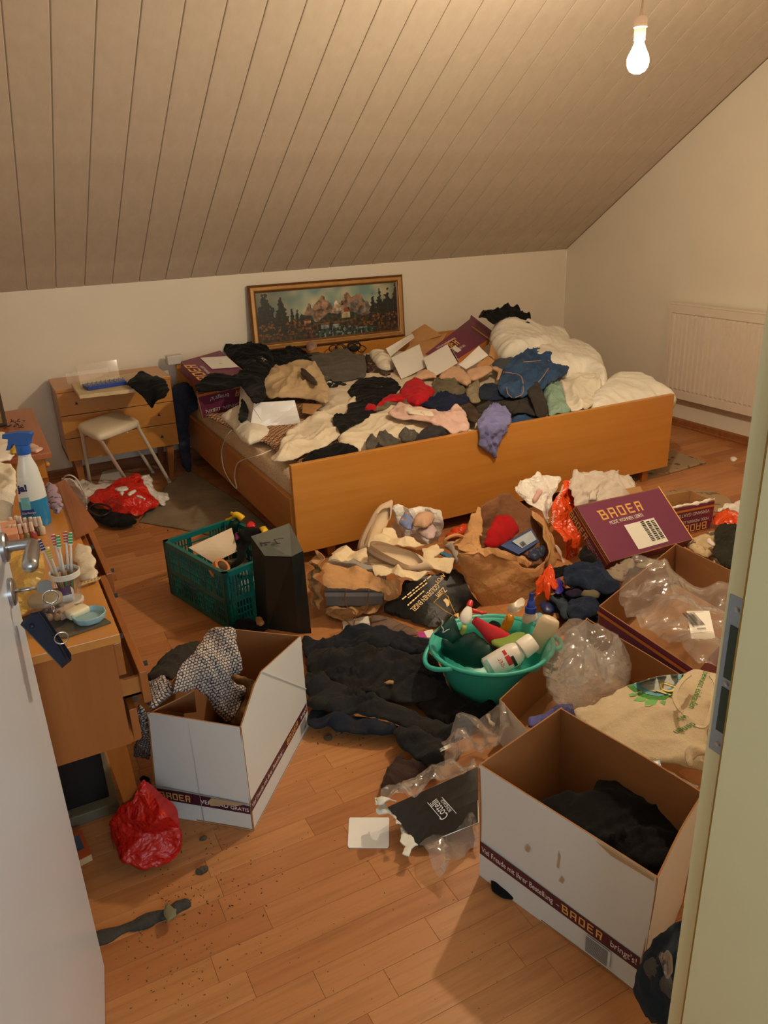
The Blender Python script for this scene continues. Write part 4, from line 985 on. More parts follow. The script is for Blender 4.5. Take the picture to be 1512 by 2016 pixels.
# ------------------------------------------------------------------ cartons on the bed, left
def V3(*a): return Vector(a)
def carton_faces(A, B, D, h):   # not used for tilted boxes: corners of a box from one corner, two edges and the height vector
    return [A, A + B, A + B + D, A + D, A + h, A + B + h, A + B + D + h, A + D + h]
M_label = plain('address_label', (226, 222, 212), .5, .02)
bb = thing('lower_carton', 'aubergine printed carton turned upside down at the left head of the bed', 'box', P(420, 800, .47))
q = [P(399, 823, .455), P(492, 800, .455), P(484, 752, .625), P(387, 775, .625)]
bk = V3(.10, .36, 0)
slab('side_panel', q, .004, M_purple, M_kraft, bb); slab('side_panel', [q[0] + bk, q[0], q[3], q[3] + bk], .004, M_purple, M_kraft, bb)
slab('side_panel', [q[1], q[1] + bk, q[2] + bk, q[2]], .004, M_kraft, M_kraft, bb); slab('side_panel', [q[1] + bk, q[0] + bk, q[3] + bk, q[2] + bk], .004, M_purple, M_kraft, bb)
uu, vv_ = (q[1] - q[0]), (q[3] - q[0])
nn = uu.cross(vv_).normalized()
patch('stripe', q[3] - vv_ * .13, uu, vv_, uu.length, vv_.length * .09, M_orange, bb, .0035)
lettering('bringt\'s!', q[0] + uu * .62 + vv_ * .76, -uu, -vv_, .030, M_wtxt, bb, 'LEFT', lift=.0045)
logo(q[0] + uu * .86 + vv_ * .80, -uu, -vv_, .042, M_gold, bb, lift=.0045, word='ER')
lettering('WOHNEN. LEBEN.', q[0] + uu * .50 + vv_ * .30, -uu, -vv_, .026, M_wtxt, bb, lift=.0045)
ld = thing('tilted_carton', 'flat aubergine carton with white address label tilted on the left bed pile', 'box', P(420, 735, .62))
q = [P(402, 757, .645), P(481, 731, .655), PY(427.5, 683, 5.08), PY(356, 712, 4.93)]
q[2] = q[1] + (q[3] - q[0]) * 1.0
nn = (q[1] - q[0]).cross(q[3] - q[0]).normalized(); dn = nn * -.07
slab('lid', q, .004, M_purple, M_kraft, ld)
for i in range(4):
    a, b = q[i], q[(i + 1) % 4]; slab('side_panel', [a + dn, b + dn, b, a], .004, M_purple, M_kraft, ld, n=2)
uu, vv_ = q[3] - q[0], -(q[1] - q[0])      # print runs up the left edge
logo(q[0] + uu * .32 - vv_ * .20, uu, vv_, .075, M_gold, ld, lift=.004, word='BADER')
lettering('MODE. WOHNEN. LEBEN.', q[0] + uu * .36 - vv_ * .31, uu, vv_, .020, M_wtxt, ld, lift=.004, wmax=.2)
patch('address_label', q[0] + uu * .18 - vv_ * .98, uu, vv_, uu.length * .52, vv_.length * .50, M_label, ld, .004)
MB().ball(q[0] + uu * .5 - vv_ * .7 + nn * .004, .012, 8, sc3=(1, 1, .1)).build('stamp', plain('grey_stamp', (190, 186, 178)), ld)
G('black_cardigan', 'black cardigan draped between the two left cartons', 'cardigan', CA,
  [(172, 470), (240, 440), (285, 395), (330, 378), (400, 400), (480, 405), (545, 360), (600, 300), (680, 310), (765, 360), (715, 440), (745, 560), (690, 610), (645, 622), (600, 560), (560, 500), (530, 470), (400, 522), (310, 515), (190, 522)], F_black2, lift=.16, bulge=.03, fold=.016)
G('black_stocking', 'black stocking hanging down in front of the white box flap', 'stocking', CA,
  [(560, 500), (600, 560), (598, 660), (590, 740), (535, 775), (513, 735), (535, 640), (545, 560)], F_black2, lift=.09, bulge=.03, fold=.004)
wb = thing('white_box_flap', 'folded open white shipping carton lying before the beige sweater', 'box', P(540, 830, .5))
q = [P(491, 849, .475), P(593, 836, .485), P(580, 788, .62), P(500, 793, .62)]
slab('front_flap', q, .003, plain('glossy_white', (232, 230, 228), .25, .02), M_white, wb, wob=.006)
slab('side_flap', [P(490, 845, .475) + V3(-.02, .12, .03), q[0], q[3], P(474, 738, .66)], .003, M_white, M_kraft, wb)
MB().tube([q[3].lerp(q[0], .15), q[0].lerp(q[1], .35), q[0]], .002, 4).build('crease', M_paper, wb)
slab('back_flap', [surf(a, b, lambda x, y: MND(x, y) + .06) for a, b in crop(*CA, [(1020, 690), (1100, 700), (1180, 625), (1025, 615)])], .003, M_kraft, M_kraft, wb)

# ------------------------------------------------------------------ open cartons below the painting, right
oc = thing('open_carton', 'aubergine mail order carton lying open with white flaps below the painting', 'box', P(880, 690, .6))
a0, a1 = P(897, 712, .60), P(968, 667, .735)
q = [P(838, 699, .66), P(897, 713, .60), P(968, 664, .70), PY(925, 628, 5.12)]
lo, ro, rt, lt = P(836, 700, .615), P(900, 712, .59), PY(969, 664, 4.86), PY(924, 629, 5.1)
# purple side: long edge from lower left to upper right
L0, L1, U1, U0 = P(893, 712, .60), PY(968, 664, 4.78), PY(925, 628, 5.02), P(837, 697, .67)
slab('side_panel', [L0, L1, U1, U0], .004, M_purple, M_kraft, oc)
uu = (L1 - L0); vv_ = (U0 - L0); vv_ = vv_ - uu.normalized() * vv_.dot(uu.normalized())
logo(U0.lerp(L1, .42) - vv_ * .02, uu, vv_, .062, M_gold, oc, lift=.004, word='DER')
lettering('MODE. WOHNEN. LEBEN.', U0.lerp(L1, .44) - vv_ * .24, uu, vv_, .018, M_wtxt, oc, lift=.004, wmax=.17)
lettering('Viel Freude mit Ihrer Bestellung', U0 + uu * .45 - vv_ * .10, uu, vv_, .016, M_wtxt, oc, lift=.004, wmax=uu.length * .75)
patch('sticker', L0 + uu * .20 + vv_ * .25, uu, vv_, .065, .055, M_label, oc, .004)
patch('stripe', L1 - uu * .10, uu, vv_, .018, vv_.length, M_orange, oc, .004)
slab('end_flap', [L1, L1 + V3(.05, .06, .03), U1 + V3(.05, .06, .02), U1], .004, M_purple, M_kraft, oc)
slab('bottom_stripe', [L0 - V3(0, .015, .03), L1 - V3(0, .015, .03), L1, L0], .004, M_orange, M_kraft, oc)
def flap(poly, zs, out, lab=None):
    pts = [surf(a, b, lambda x, y, z=z: MND(x, y) + z) for (a, b), z in zip(poly, zs)]; 
    if (pts[1] - pts[0]).cross(pts[3] - pts[0]).dot(EYE - pts[0]) < 0: pts = pts[::-1]
    return slab('flap', pts, .003, out, M_kraft, oc, wob=.003)
flap(crop(*CB, [(515, 250), (480, 185), (690, 62), (702, 100)]), (.07, .12, .15, .10), M_white)
flap(crop(480, 530, 4, [(1300, 600), (1320, 498), (1425, 430), (1560, 520)]), (.05, .12, .18, .12), M_kraft)
flap(crop(*CB, [(600, 425), (520, 258), (742, 150), (800, 330)]), (.07, .12, .14, .08), M_white)
flap(crop(*CB, [(830, 420), (775, 262), (962, 150), (1045, 300)]), (.075, .13, .17, .12), M_white)
flap(crop(*CC, [(150, 548), (92, 512), (252, 362), (325, 440)]), (.08, .10, .17, .12), M_white)
flap(crop(*CC, [(230, 525), (320, 440), (375, 480), (300, 545)]), (.09, .13, .11, .08), M_kraft)
flap(crop(*CC, [(330, 440), (345, 350), (408, 465), (380, 475)]), (.12, .16, .11, .09), M_kraft)
slab('end_tab', [P(*p) for p in (crop(*CB, [(960, 150), (975, 145), (1055, 290), (1045, 300)])[i] + ((.64, .67, .63, .585)[i],) for i in range(4))][::-1], .002, M_paper, M_paper, oc)
# second layer: kraft inner walls behind the flaps
slab('inner_wall', [P(770, 720, .57), P(850, 712, .57), P(880, 655, .74), P(820, 665, .70)], .004, M_kraft, M_kraft, oc)

# garment hanging beside the headboard, tissue pack on it, lamp cord
cloth('navy_robe', [PY(a, b, 4.93) for a, b in [(332, 783), (340, 762), (358, 752), (376, 754), (390, 790), (388, 806), (374, 815), (372, 850), (378, 918), (372, 934), (362, 926), (354, 888), (344, 840), (336, 800)]], fabric('slate_jersey', (58, 62, 80), (40, 44, 58)), 'slate blue robe hanging from the left end of the headboard', 'robe', bulge=.05, fold=.02, fs=.07, fa=1.5, aniso=5)
tag(MB().box((1.06, 5.19, .667), (1.16, 5.25, .725), ch=.006).build('tissue_pack', plain('tissue_plastic', (206, 200, 192), .5)), 'small white tissue pack on the left end of the headboard', 'tissues')
cord = [P(463, 842, .47), P(449, 855, .45), PX(437, 885, 1.12), PX(440, 920, 1.115), PX(452, 945, 1.112), PX(466, 962, 1.11), PX(462, 940, 1.11), PX(466, 915, 1.112), PX(480, 905, 1.12), P(505, 898, .455), P(540, 884, .46), P(565, 878, .47)]
tag(MB().tube(spline(cord, 6), .0035, 6).build('lamp_cord', plain('cream_cord', (222, 204, 176), .5), None, True), 'thin cream cable hanging in a loop over the left bed rail', 'cable')

# ------------------------------------------------------------------ things on the floor
def FC(name, label, cat, cr, poly, z, mat, group=None, parent=None, **kw):
    """cloth on the floor; z one height or one per outline point"""
    px = crop(*cr, poly) if cr else poly
    zs = z if isinstance(z, (list, tuple)) else [z] * len(px)
    return cloth(name, [P(a, b, zz) for (a, b), zz in zip(px, zs)], mat, label, cat, group, parent, **kw)
F1, F2, G3, G4, G5, G6, G7 = (590, 960, 4), (860, 930, 4), (1100, 910, 4), (960, 1180, 4), (1120, 1230, 4), (250, 1210, 4), (590, 1220, 4)
S3, S5, S6, S7, S9 = (0, 680, 3.78), (300, 960, 3.6), (80, 1200, 2.7), (0, 1440, 3.5), (560, 1200, 2.908)
F_rug = fabric('grey_brown_rug', (152, 136, 112), (124, 108, 88), weave=200, scale=5)
FC('rug', 'dirty grey brown rug on the floor left of the bed', 'rug', None, [(275, 1027), (300, 990), (330, 952), (372, 925), (470, 985), (560, 1062), (500, 1078), (430, 1056), (350, 1040)], .006, F_rug, bulge=.004, fold=.002, jag=.05, smooth=False)
FC('rug', 'patterned beige rug on the floor at the right end of the footboard', 'rug', None, [(1325, 886), (1391, 910), (1330, 928), (1264, 945), (1215, 957), (1200, 935), (1290, 905)], .006, floral('faded_rug', (150, 126, 96), [(92, 78, 62), (176, 156, 122)], 24), bulge=.004, fold=.002, jag=.05, smooth=False)
FC('doormat', 'small faded mat on the floor behind the right carton', 'mat', None, [(1296, 972), (1340, 962), (1400, 966), (1445, 984), (1425, 1008), (1370, 1004), (1310, 992)], .006, floral('faded_mat', (160, 132, 98), [(110, 98, 82), (184, 158, 120)], 20), bulge=.004, fold=.002, jag=.05)

# under the stool
M_redbag = plain('red_plastic_bag', (206, 34, 22), .32, .08, 9, crease=.9)
M_whbag = plain('white_plastic_bag', (232, 226, 216), .4, .04, 9, crease=.6)
rbg = thing('shopping_bag', 'red and white plastic shopping bag lying below the stool', 'bag', P(240, 1000, 0))
FC('white_side', None, None, S3, [(500, 1070), (560, 1000), (640, 1010), (700, 1040), (800, 1025), (890, 1030), (780, 1100), (660, 1150), (645, 1235), (560, 1160)], [.05] * 10, M_whbag, parent=rbg, bulge=.05, fold=.02, fs=.06)
FC('red_side', None, None, S3, [(645, 1160), (760, 1080), (890, 1000), (1030, 958), (1055, 1010), (1095, 1080), (1155, 1130), (1195, 1190), (1100, 1235), (1040, 1282), (900, 1270), (820, 1235), (700, 1195)], [.06, .10, .14, .15, .13, .10, .07, .04, .03, .02, .03, .04, .05], M_redbag, parent=rbg, bulge=.07, fold=.022, fs=.11, fa=.4, crinkle=True)
FC('white_corner', None, None, S3, [(1028, 968), (1130, 962), (1142, 1090), (1240, 1098), (1262, 1130), (1216, 1198), (1150, 1130), (1090, 1080)], [.13, .12, .06, .03, .02, .02, .05, .09], M_whbag, parent=rbg, bulge=.02, fold=.012, fs=.05)
for pl in ([(850, 1065), (930, 1048), (960, 1075), (880, 1085)], [(890, 1090), (915, 1080), (920, 1110), (900, 1112)], [(940, 1100), (1010, 1068), (1020, 1085), (965, 1115)], [(1010, 1112), (1070, 1120), (1085, 1145), (1030, 1132)]):
    FC('white_print', None, None, S3, pl, .185, M_whbag, parent=rbg, bulge=.002, fold=.001, res=.008)
hb = thing('black_handbag', 'black handbag with a strap lying in front of the red shopping bag', 'bag', P(210, 1020, 0))
FC('bag_body', None, None, S3, [(650, 1230), (700, 1210), (830, 1240), (930, 1265), (1030, 1300), (1000, 1332), (850, 1352), (740, 1312), (670, 1265)], .03, F_black2, parent=hb, bulge=.05, fold=.008)
MB().tube(spline([P(*q) for q in ((178, 1000, .04), (190, 992, .08), (212, 996, .09), (218, 1006, .08), (200, 1016, .07), (186, 1012, .06), (176, 1006, .05))], 5), .006, 6).build('strap', M_dark, hb, True)
tag(MB().prism([P(a, b, .003) for a, b in crop(*S3, [(730, 1028), (762, 940), (868, 915), (908, 985), (800, 1035)])], (0, 0, 1), .002).build('paper_sheet', M_paper), 'white paper sheet on the floor under the stool', 'paper')
cbg_ = FC('carrier_bag', 'open white carrier bag standing between the table and the stool', 'bag', S3, [(440, 1030), (470, 985), (520, 985), (575, 1040), (620, 1100), (645, 1180), (640, 1225), (580, 1160), (540, 1110), (500, 1070)], [.20, .26, .27, .24, .18, .12, .05, .05, .10, .16], M_whbag, bulge=.02, fold=.012)
MB().tube(spline([P(*q) for q in ((122, 950, .26), (128, 938, .32), (140, 936, .33), (152, 945, .30), (164, 968, .22), (170, 992, .12))], 5), .004, 6).build('cord_handle', M_whbag, cbg_, True)
slab('loose_board', [P(a, b, .727) for a, b in ((150, 1060), (193, 1034), (128, 944), (113, 950))], .005, wood('board_veneer', (150, 88, 44), (134, 74, 34), 1), None, None, label='loose brown board lying on the pulled out far drawer', cat='board')
FC('black_cloth', 'black cloth hanging over the right end of the small chest', 'cloth', S3, [(935, 285), (1000, 230), (1045, 190), (1075, 192), (1110, 215), (1170, 240), (1230, 250), (1258, 320), (1235, 380), (1165, 402), (1132, 472), (1090, 420), (1040, 350), (990, 318)], [.70, .71, .74, .74, .72, .71, .71, .69, .67, .64, .58, .63, .67, .69], F_black2, bulge=.05, fold=.014)

# ------------------------------------------------------------------ teal folding crate
M_teal = plain('teal_plastic', (10, 96, 92), .38, .06)
ZT = .262
cl_, cf_, cb_ = P(320, 1064, ZT), P(440, 1130, ZT), P(456, 1020, ZT)
ey = (cf_ - cl_); ly = ey.length; ey.normalize(); ex = (cb_ - cl_); ex = ex - ey * ex.dot(ey); lx = ex.length; ex.normalize()
cr_ = thing('folding_crate', 'teal plastic folding crate filled with odds and ends', 'crate', cl_ + ex * lx / 2 + ey * ly / 2 - Vector((0, 0, ZT)))
O0 = Vector((cl_.x, cl_.y, 0))
def wall(o, d, Ln, inn):
    mb = MB(); up = Vector((0, 0, 1)); n_ = inn
    def bar(a0, a1, z0, z1, t=.008):
        p = [o + d * a0, o + d * a1, o + d * a1 + n_ * t, o + d * a0 + n_ * t]
        mb.hexa([q + up * z0 for q in p] + [q + up * z1 for q in p])
    bar(0, Ln, ZT - .022, ZT, .018); bar(0, Ln, .004, .03, .012); bar(0, Ln, .118, .142, .010)
    bar(0, .022, .004, ZT, .012); bar(Ln - .022, Ln, .004, ZT, .012)
    a = .022; gw = (Ln - .044)
    for z0, z1 in ((.03, .118), (.142, ZT - .022)):
        k = int(gw / .0145)
        for i in range(k):
            x = a + gw * (i + .2) / k
            if z0 > .1 and .36 < i / k < .64 and Ln < .45: continue
            blk = int(i / k * 6) % 2
            if True: bar(x, x + gw / k * (.42 if not (i % 6 == 0) else .9), z0, z1, .006)
        for j in (1, 2): zc = z0 + (z1 - z0) * j / 3; bar(a, a + gw, zc - .003, zc + .003, .006)
    return mb
wall(O0, ey, ly, ex).build('side_panel', M_teal, cr_); wall(O0 + ex * lx, ey, ly, -ex).build('side_panel', M_teal, cr_)
wall(O0, ex, lx, ey).build('end_panel', M_teal, cr_); wall(O0 + ey * ly, ex, lx, -ey).build('end_panel', M_teal, cr_)
MB().hexa([O0 + ex * a + ey * b + Vector((0, 0, z)) for z in (.001, .008) for a, b in ((.005, .005), (lx - .005, .005), (lx - .005, ly - .005), (.005, ly - .005))]).build('bottom', M_teal, cr_)
CK = lambda a, b, z: O0 + ex * a + ey * b + Vector((0, 0, z))
slab('cardboard_sheet', [P(371, 1078, .25), P(420, 1108, .17), P(468, 1085, .20), P(456, 1039, .285)], .004, plain('pale_card', (214, 190, 160), .8, .04), None, None, label='pale cardboard sheet sticking out of the teal crate', cat='carton')
yt = thing('yellow_spray_head', 'yellow spray bottle lying across the far rim of the teal crate', 'bottle', CK(.3, .1, .1))
h0 = P(462, 1022, .29)
M_yel = plain('yellow_plastic', (226, 186, 30), .4)
MB().tube(spline([P(445, 1024, .275), P(455, 1020, .29), P(466, 1013, .31), P(478, 1022, .29)], 5), [.006] * 8 + [.014] * 5 + [.016] * 3, 10).build('trigger_head', M_yel, yt, True)
MB().tube([P(472, 1020, .285), P(462, 1034, .255), P(458, 1045, .2), P(470, 1070, .06)], [.014, .018, .03, .035], 12).build('bottle_body', plain('green_bottle', (20, 60, 48), .4), yt, True)
MB().tube([P(455, 1010, .31), P(468, 1017, .30)], .008, 8).build('nozzle', M_yel, yt, True)
FC('black_cloth', 'black cloth hanging inside the teal crate beside the cardboard', 'cloth', S5, [(595, 330), (640, 290), (740, 278), (785, 320), (720, 380), (660, 430), (640, 520), (540, 592), (560, 560), (600, 480)], [.24, .28, .29, .27, .24, .22, .18, .15, .15, .2], F_black2, bulge=.04, fold=.016)
FC('red_tub', 'round red lid inside the teal crate', 'tub', S5, [(665, 260), (690, 240), (720, 250), (735, 275), (680, 280)], .27, plain('red_plastic', (200, 30, 40), .4), bulge=.025, fold=.001, edge=.02, res=.006)
FC('yellow_carton', 'small yellow carton inside the teal crate behind the dark case', 'carton', S5, [(760, 285), (800, 268), (832, 295), (785, 320)], .285, M_yel, bulge=.02, fold=.001, smooth=False, res=.008)
FC('pink_cloth', 'small purple pink cloth inside the teal crate', 'cloth', S5, [(585, 330), (610, 315), (620, 350), (590, 370)], .25, fabric('magenta_cloth', (130, 40, 90)), bulge=.02, fold=.005, res=.006)
tp = thing('tape_roll', 'roll of brown parcel tape at the near corner of the teal crate', 'tape', P(432, 1118, .22))
Mx = frame(P(432, 1120, .24), (.5, -.5, .7), (1, 1, 0))
MB().lathe([(.027, -.024), (.036, -.024), (.036, .024), (.027, .024), (.027, -.024)], Mx, 24, cap=False).build('tape', plain('parcel_tape', (196, 120, 66), .25), tp, True, sharp=40)
MB().lathe([(.0245, -.024), (.027, -.024), (.027, .024), (.0245, .024), (.0245, -.024)], Mx, 24, cap=False).build('core', M_kraft, tp, True, sharp=40)
mb = MB(); rr = random.Random(4)
for i, (c, pl) in enumerate((((40, 44, 52), (.12, .30)), ((150, 150, 150), (.2, .36)), ((60, 74, 110), (.08, .2)), ((120, 100, 84), (.24, .18)))):
    p = CK(pl[0], pl[1], .03)
    cloth('crate_filling', [p + ex * .09 * math.cos(t) + ey * .12 * math.sin(t) + Vector((0, 0, .03 + .06 * rr.random())) for t in [k * .9 for k in range(7)]], plain('filling_%d' % i, c, .7), ['dark', 'pale grey', 'slate blue', 'taupe'][i] + ' crumpled cloth at the bottom of the teal crate', 'cloth', bulge=.05, fold=.02)

# ------------------------------------------------------------------ dark green case in front of the crate
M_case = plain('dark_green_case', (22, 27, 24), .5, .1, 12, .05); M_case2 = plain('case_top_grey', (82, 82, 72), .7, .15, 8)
cs_ = thing('tool_case', 'dark green plastic case standing upright against the teal crate', 'case', P(560, 1230, 0))
b0, b1 = P(527, 1238, .0), P(613, 1247, .0); t0, t1 = P(521, 1096, .36), P(597, 1086, .365); t2, t3 = P(570, 1032, .43), P(494, 1058, .42)
b2, b3 = b1 + (t2 - t1) * .9, b0 + (t3 - t0) * .9; b2.z = b3.z = 0
fm = (b0.lerp(b1, .62) - (t3 - t0).normalized() * .03, t0.lerp(t1, .62) - (t3 - t0).normalized() * .02); fm[0].z = 0
MB().add([b0, fm[0], b1, b2, b3, t0, fm[1], t1, t2, t3], [(0, 1, 6, 5), (1, 2, 7, 6), (2, 3, 8, 7), (3, 4, 9, 8), (4, 0, 5, 9), (4, 3, 2, 1, 0)]).build('case_body', M_case, cs_)
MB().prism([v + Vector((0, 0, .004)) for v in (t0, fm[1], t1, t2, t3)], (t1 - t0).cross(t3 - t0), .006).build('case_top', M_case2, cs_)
uu, vv_ = t1 - t0, t3 - t0; nt_ = uu.cross(vv_).normalized()
mb = MB()
for a, b, c, d in ((.1, .62, .38, .66), (.1, .62, .13, .5), (.34, .5, .6, .53), (.5, .5, .53, .75), (.5, .72, .75, .75), (.2, .52, .26, .56)):
    pp = [t0 + uu * x + vv_ * y + nt_ * .0055 for x, y in ((a, b), (c, b), (c, d), (a, d))]; mb.prism(pp, nt_, .001)
mb.build('embossed_mark', M_ink, cs_)
FC('black_strap', 'black crumpled strap lying on the floor in front of the dark case', 'strap', S5, [(570, 960), (640, 930), (720, 950), (830, 990), (800, 1020), (680, 1010), (600, 1000)], .03, F_black2, bulge=.03, fold=.02)
FC('crumpled_wrapper', 'small crumpled beige wrapper beside the dark case', 'wrapper', S5, [(730, 915), (770, 910), (800, 960), (770, 985), (740, 960)], .05, M_kraft, bulge=.02, fold=.01)

# ------------------------------------------------------------------ paper bag with two shoe boxes
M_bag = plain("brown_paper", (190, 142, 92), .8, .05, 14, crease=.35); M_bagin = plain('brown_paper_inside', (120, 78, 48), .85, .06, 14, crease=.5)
M_tissue = plain('cream_tissue_paper', (226, 204, 166), .75, .04, 10, crease=.3)
sb_d = (P(754, 1196, .012) - P(642, 1196, .012)); sbu = sb_d.normalized(); sbv = Vector((-sbu.y, sbu.x, 0))
for i, (z, lab) in enumerate(((.012, 'lower grey shoe box in the torn paper bag'), (.085, 'upper grey shoe box in the torn paper bag'))):
    o = P(642, 1196, .012); o.z = z
    bx = thing('shoe_box', lab, 'box', o, 'shoe boxes in the paper bag'); wdt = sb_d.length
    mb = MB(); mb.obox(frame(o + sbu * wdt / 2 + sbv * .11 + Vector((0, 0, .024)), (0, 0, 1), sbu), (wdt, .2, .048), ch=.001); mb.build('box_base', plain('grey_card', (128, 122, 116), .7), bx)
    mb = MB(); mb.obox(frame(o + sbu * wdt / 2 + sbv * .11 + Vector((0, 0, .0575)), (0, 0, 1), sbu), (wdt + .008, .208, .018), ch=.001); mb.build('lid', plain('pale_grey_card', (170, 164, 156), .7), bx)
pb = thing('paper_bag', 'torn brown paper bag lying on its side around the shoe boxes', 'bag', P(690, 1190, 0))
FC('side_wall', None, None, F1, [(95, 760), (100, 660), (130, 545), (160, 498), (198, 530), (190, 590), (170, 640), (175, 720), (190, 830), (200, 960), (160, 950), (115, 870)], [.10, .14, .19, .22, .22, .20, .17, .13, .08, .02, .01, .04], M_bag, parent=pb, bulge=.02, fold=.02, fs=.05, crinkle=True)
FC('top_wall', None, None, F1, [(175, 590), (300, 618), (420, 635), (545, 655), (650, 740), (800, 735), (795, 820), (770, 880), (660, 905), (665, 830), (540, 810), (350, 800), (190, 805)], [.21, .20, .20, .20, .19, .18, .13, .10, .10, .14, .165, .165, .165], M_bag, parent=pb, bulge=.015, fold=.012, fs=.09, crinkle=True)
FC('lower_wall', None, None, F1, [(195, 955), (300, 945), (450, 950), (640, 925), (630, 985), (560, 985), (470, 1000), (400, 1045), (300, 1040), (215, 1010)], .012, M_bag, parent=pb, bulge=.015, fold=.012, fs=.05, crinkle=True)
for pl in ([(365, 800, .17), (355, 870, .10), (375, 940, .05), (440, 985, .03), (420, 1100, .005)], [(545, 805, .17), (535, 890, .08), (520, 960, .04), (450, 1010, .03), (330, 1010, .03), (380, 1060, .02), (425, 1105, .005)]):
    MB().tube(spline([P(*(crop(*F1, [(a, b)])[0] + (z,))) for a, b, z in pl], 5), .0025, 6).build('cord_handle', plain('twisted_cord', (160, 110, 66), .8), pb, True)
for k, pl in enumerate(([(255, 515), (300, 500), (420, 512), (530, 530), (535, 600), (480, 612), (425, 560), (330, 600), (250, 590)], [(540, 612), (660, 600), (800, 640), (940, 690), (1035, 655), (1000, 700), (900, 730), (760, 715), (715, 690), (645, 758), (575, 690)], [(640, 400), (670, 338), (740, 370), (800, 435), (900, 440), (985, 490), (890, 490), (770, 480), (620, 480), (560, 470)], [(975, 505), (1080, 478), (1130, 545), (1060, 600), (1100, 590), (1225, 622), (1180, 675), (1080, 665), (1000, 640), (960, 580)])):
    FC('tissue_paper', ['cream tissue paper sheet behind the paper bag, left of the shoes', 'cream tissue paper hanging over the paper bag below the lying shoe', 'cream tissue paper rising between the two beige shoes', 'cream tissue paper loop right of the lying shoe toe'][k], 'paper', F1, pl, (.20, .175, .23, .16)[k], M_tissue, bulge=.012, fold=.026, fs=.10, crinkle=True, smooth=False)

# pumps
def pump(root, M, L=.25, mat=None, lining=None):
    n_ = 36; prof = []
    def outline(t, k):       # k=0 sole, 1 rim
        a = 2 * math.pi * t
        x = -math.cos(a); s = math.sin(a)
        w_ = .036 if x < -.2 else .036 + .008 * ss(-.2, .35, x)
        w_ *= (1 - .55 * ss(.55, 1.0, x))
        if k == 0: return Vector((x * L / 2, s * w_ * (1.0), 0))
        xr = x * L / 2 * .965 if x < .1 else (.1 + (x - .1) * .60) * L / 2
        return Vector((xr, s * (w_ * .86), .046 + .014 * ss(0, -1, x) - .010 * ss(-.3, .5, x)))
    def rise(t):
        x = -math.cos(2 * math.pi * t); return .012 * ss(.2, -.9, x)
    R_ = []
    ts = [i / n_ for i in range(n_)]
    S = [outline(t, 0) for t in ts]; Rm = [outline(t, 1) for t in ts]
    up = Vector((0, 0, 1))
    rings = [[p * .96 + up * 0 for p in S], [p + up * (.004) for p in S], [p * 1.0 + up * (.010 + rise(t)) for p, t in zip(S, ts)]]
    outer = [[p.lerp(q, .35) * 1.0 + up * (.022 + rise(t) * .6) for p, q, t in zip(S, Rm, ts)]]
    outer[0] = [Vector((p.x * .99 + (q.x - p.x) * .18, p.y * 1.02, .024 + rise(t) * .6)) for p, q, t in zip(S, Rm, ts)]
    outer.append([Vector((p.x * .97 + (q.x - p.x) * .55, p.y * .9 + (q.y - p.y) * .5, .038 + rise(t) * .4)) for p, q, t in zip(S, Rm, ts)])
    outer.append([q + up * rise(t) for q, t in zip(Rm, ts)])
    def skin(rs, flip=False, cap0=False, cap1=False):
        V = [M @ p for r in rs for p in r]; F = []
        for i in range(len(rs) - 1):
            for j in range(n_): F.append((i * n_ + j, i * n_ + (j + 1) % n_, (i + 1) * n_ + (j + 1) % n_, (i + 1) * n_ + j))
        if cap0: F.append(tuple(range(n_ - 1, -1, -1)))
        if cap1: F.append(tuple((len(rs) - 1) * n_ + j for j in range(n_)))
        return MB().add(V, F)
    skin(rings, cap0=True, cap1=True).build('sole', plain('tan_sole', (150, 116, 86), .6), root, True)
    inner = [[q * .985 + up * (rise(t) - .001) for q, t in zip(Rm, ts)], [Vector((p.x * .94, p.y * .9, .015 + rise(t))) for p, t in zip(S, ts)]]
    skin([rings[2]] + outer).build('upper', mat, root, True)
    skin(inner, cap1=True).build('lining', lining, root, True)
M_shoe = fabric('taupe_suede', (222, 198, 172), (210, 184, 156), weave=1500); M_lin = plain('shoe_lining', (216, 190, 156), .6, .05)
s2 = thing('shoe', 'beige ballet pump lying on tissue paper with its opening facing up', 'shoe', P(790, 1105, .21), 'pair of beige pumps')
a, b = P(724, 1088, .235), P(852, 1110, .20); ux = (b - a).normalized(); upv = Vector((-.10, -.55, .83))
pump(s2, frame((a + b) / 2 + Vector((0, 0, -.012)), upv, ux), (b - a).length * 1.04, M_shoe, M_lin)
s1 = thing('shoe', 'beige ballet pump standing on its heel against the footboard', 'shoe', PY(735, 1035, 3.05), 'pair of beige pumps')
a, b = PY(706, 1082, 2.93), PY(766, 988, 3.10); ux = (b - a).normalized(); upv = Vector((.35, -.85, .4))
pump(s1, frame((a + b) / 2, upv, ux), (b - a).length * 1.06, M_shoe, M_lin)

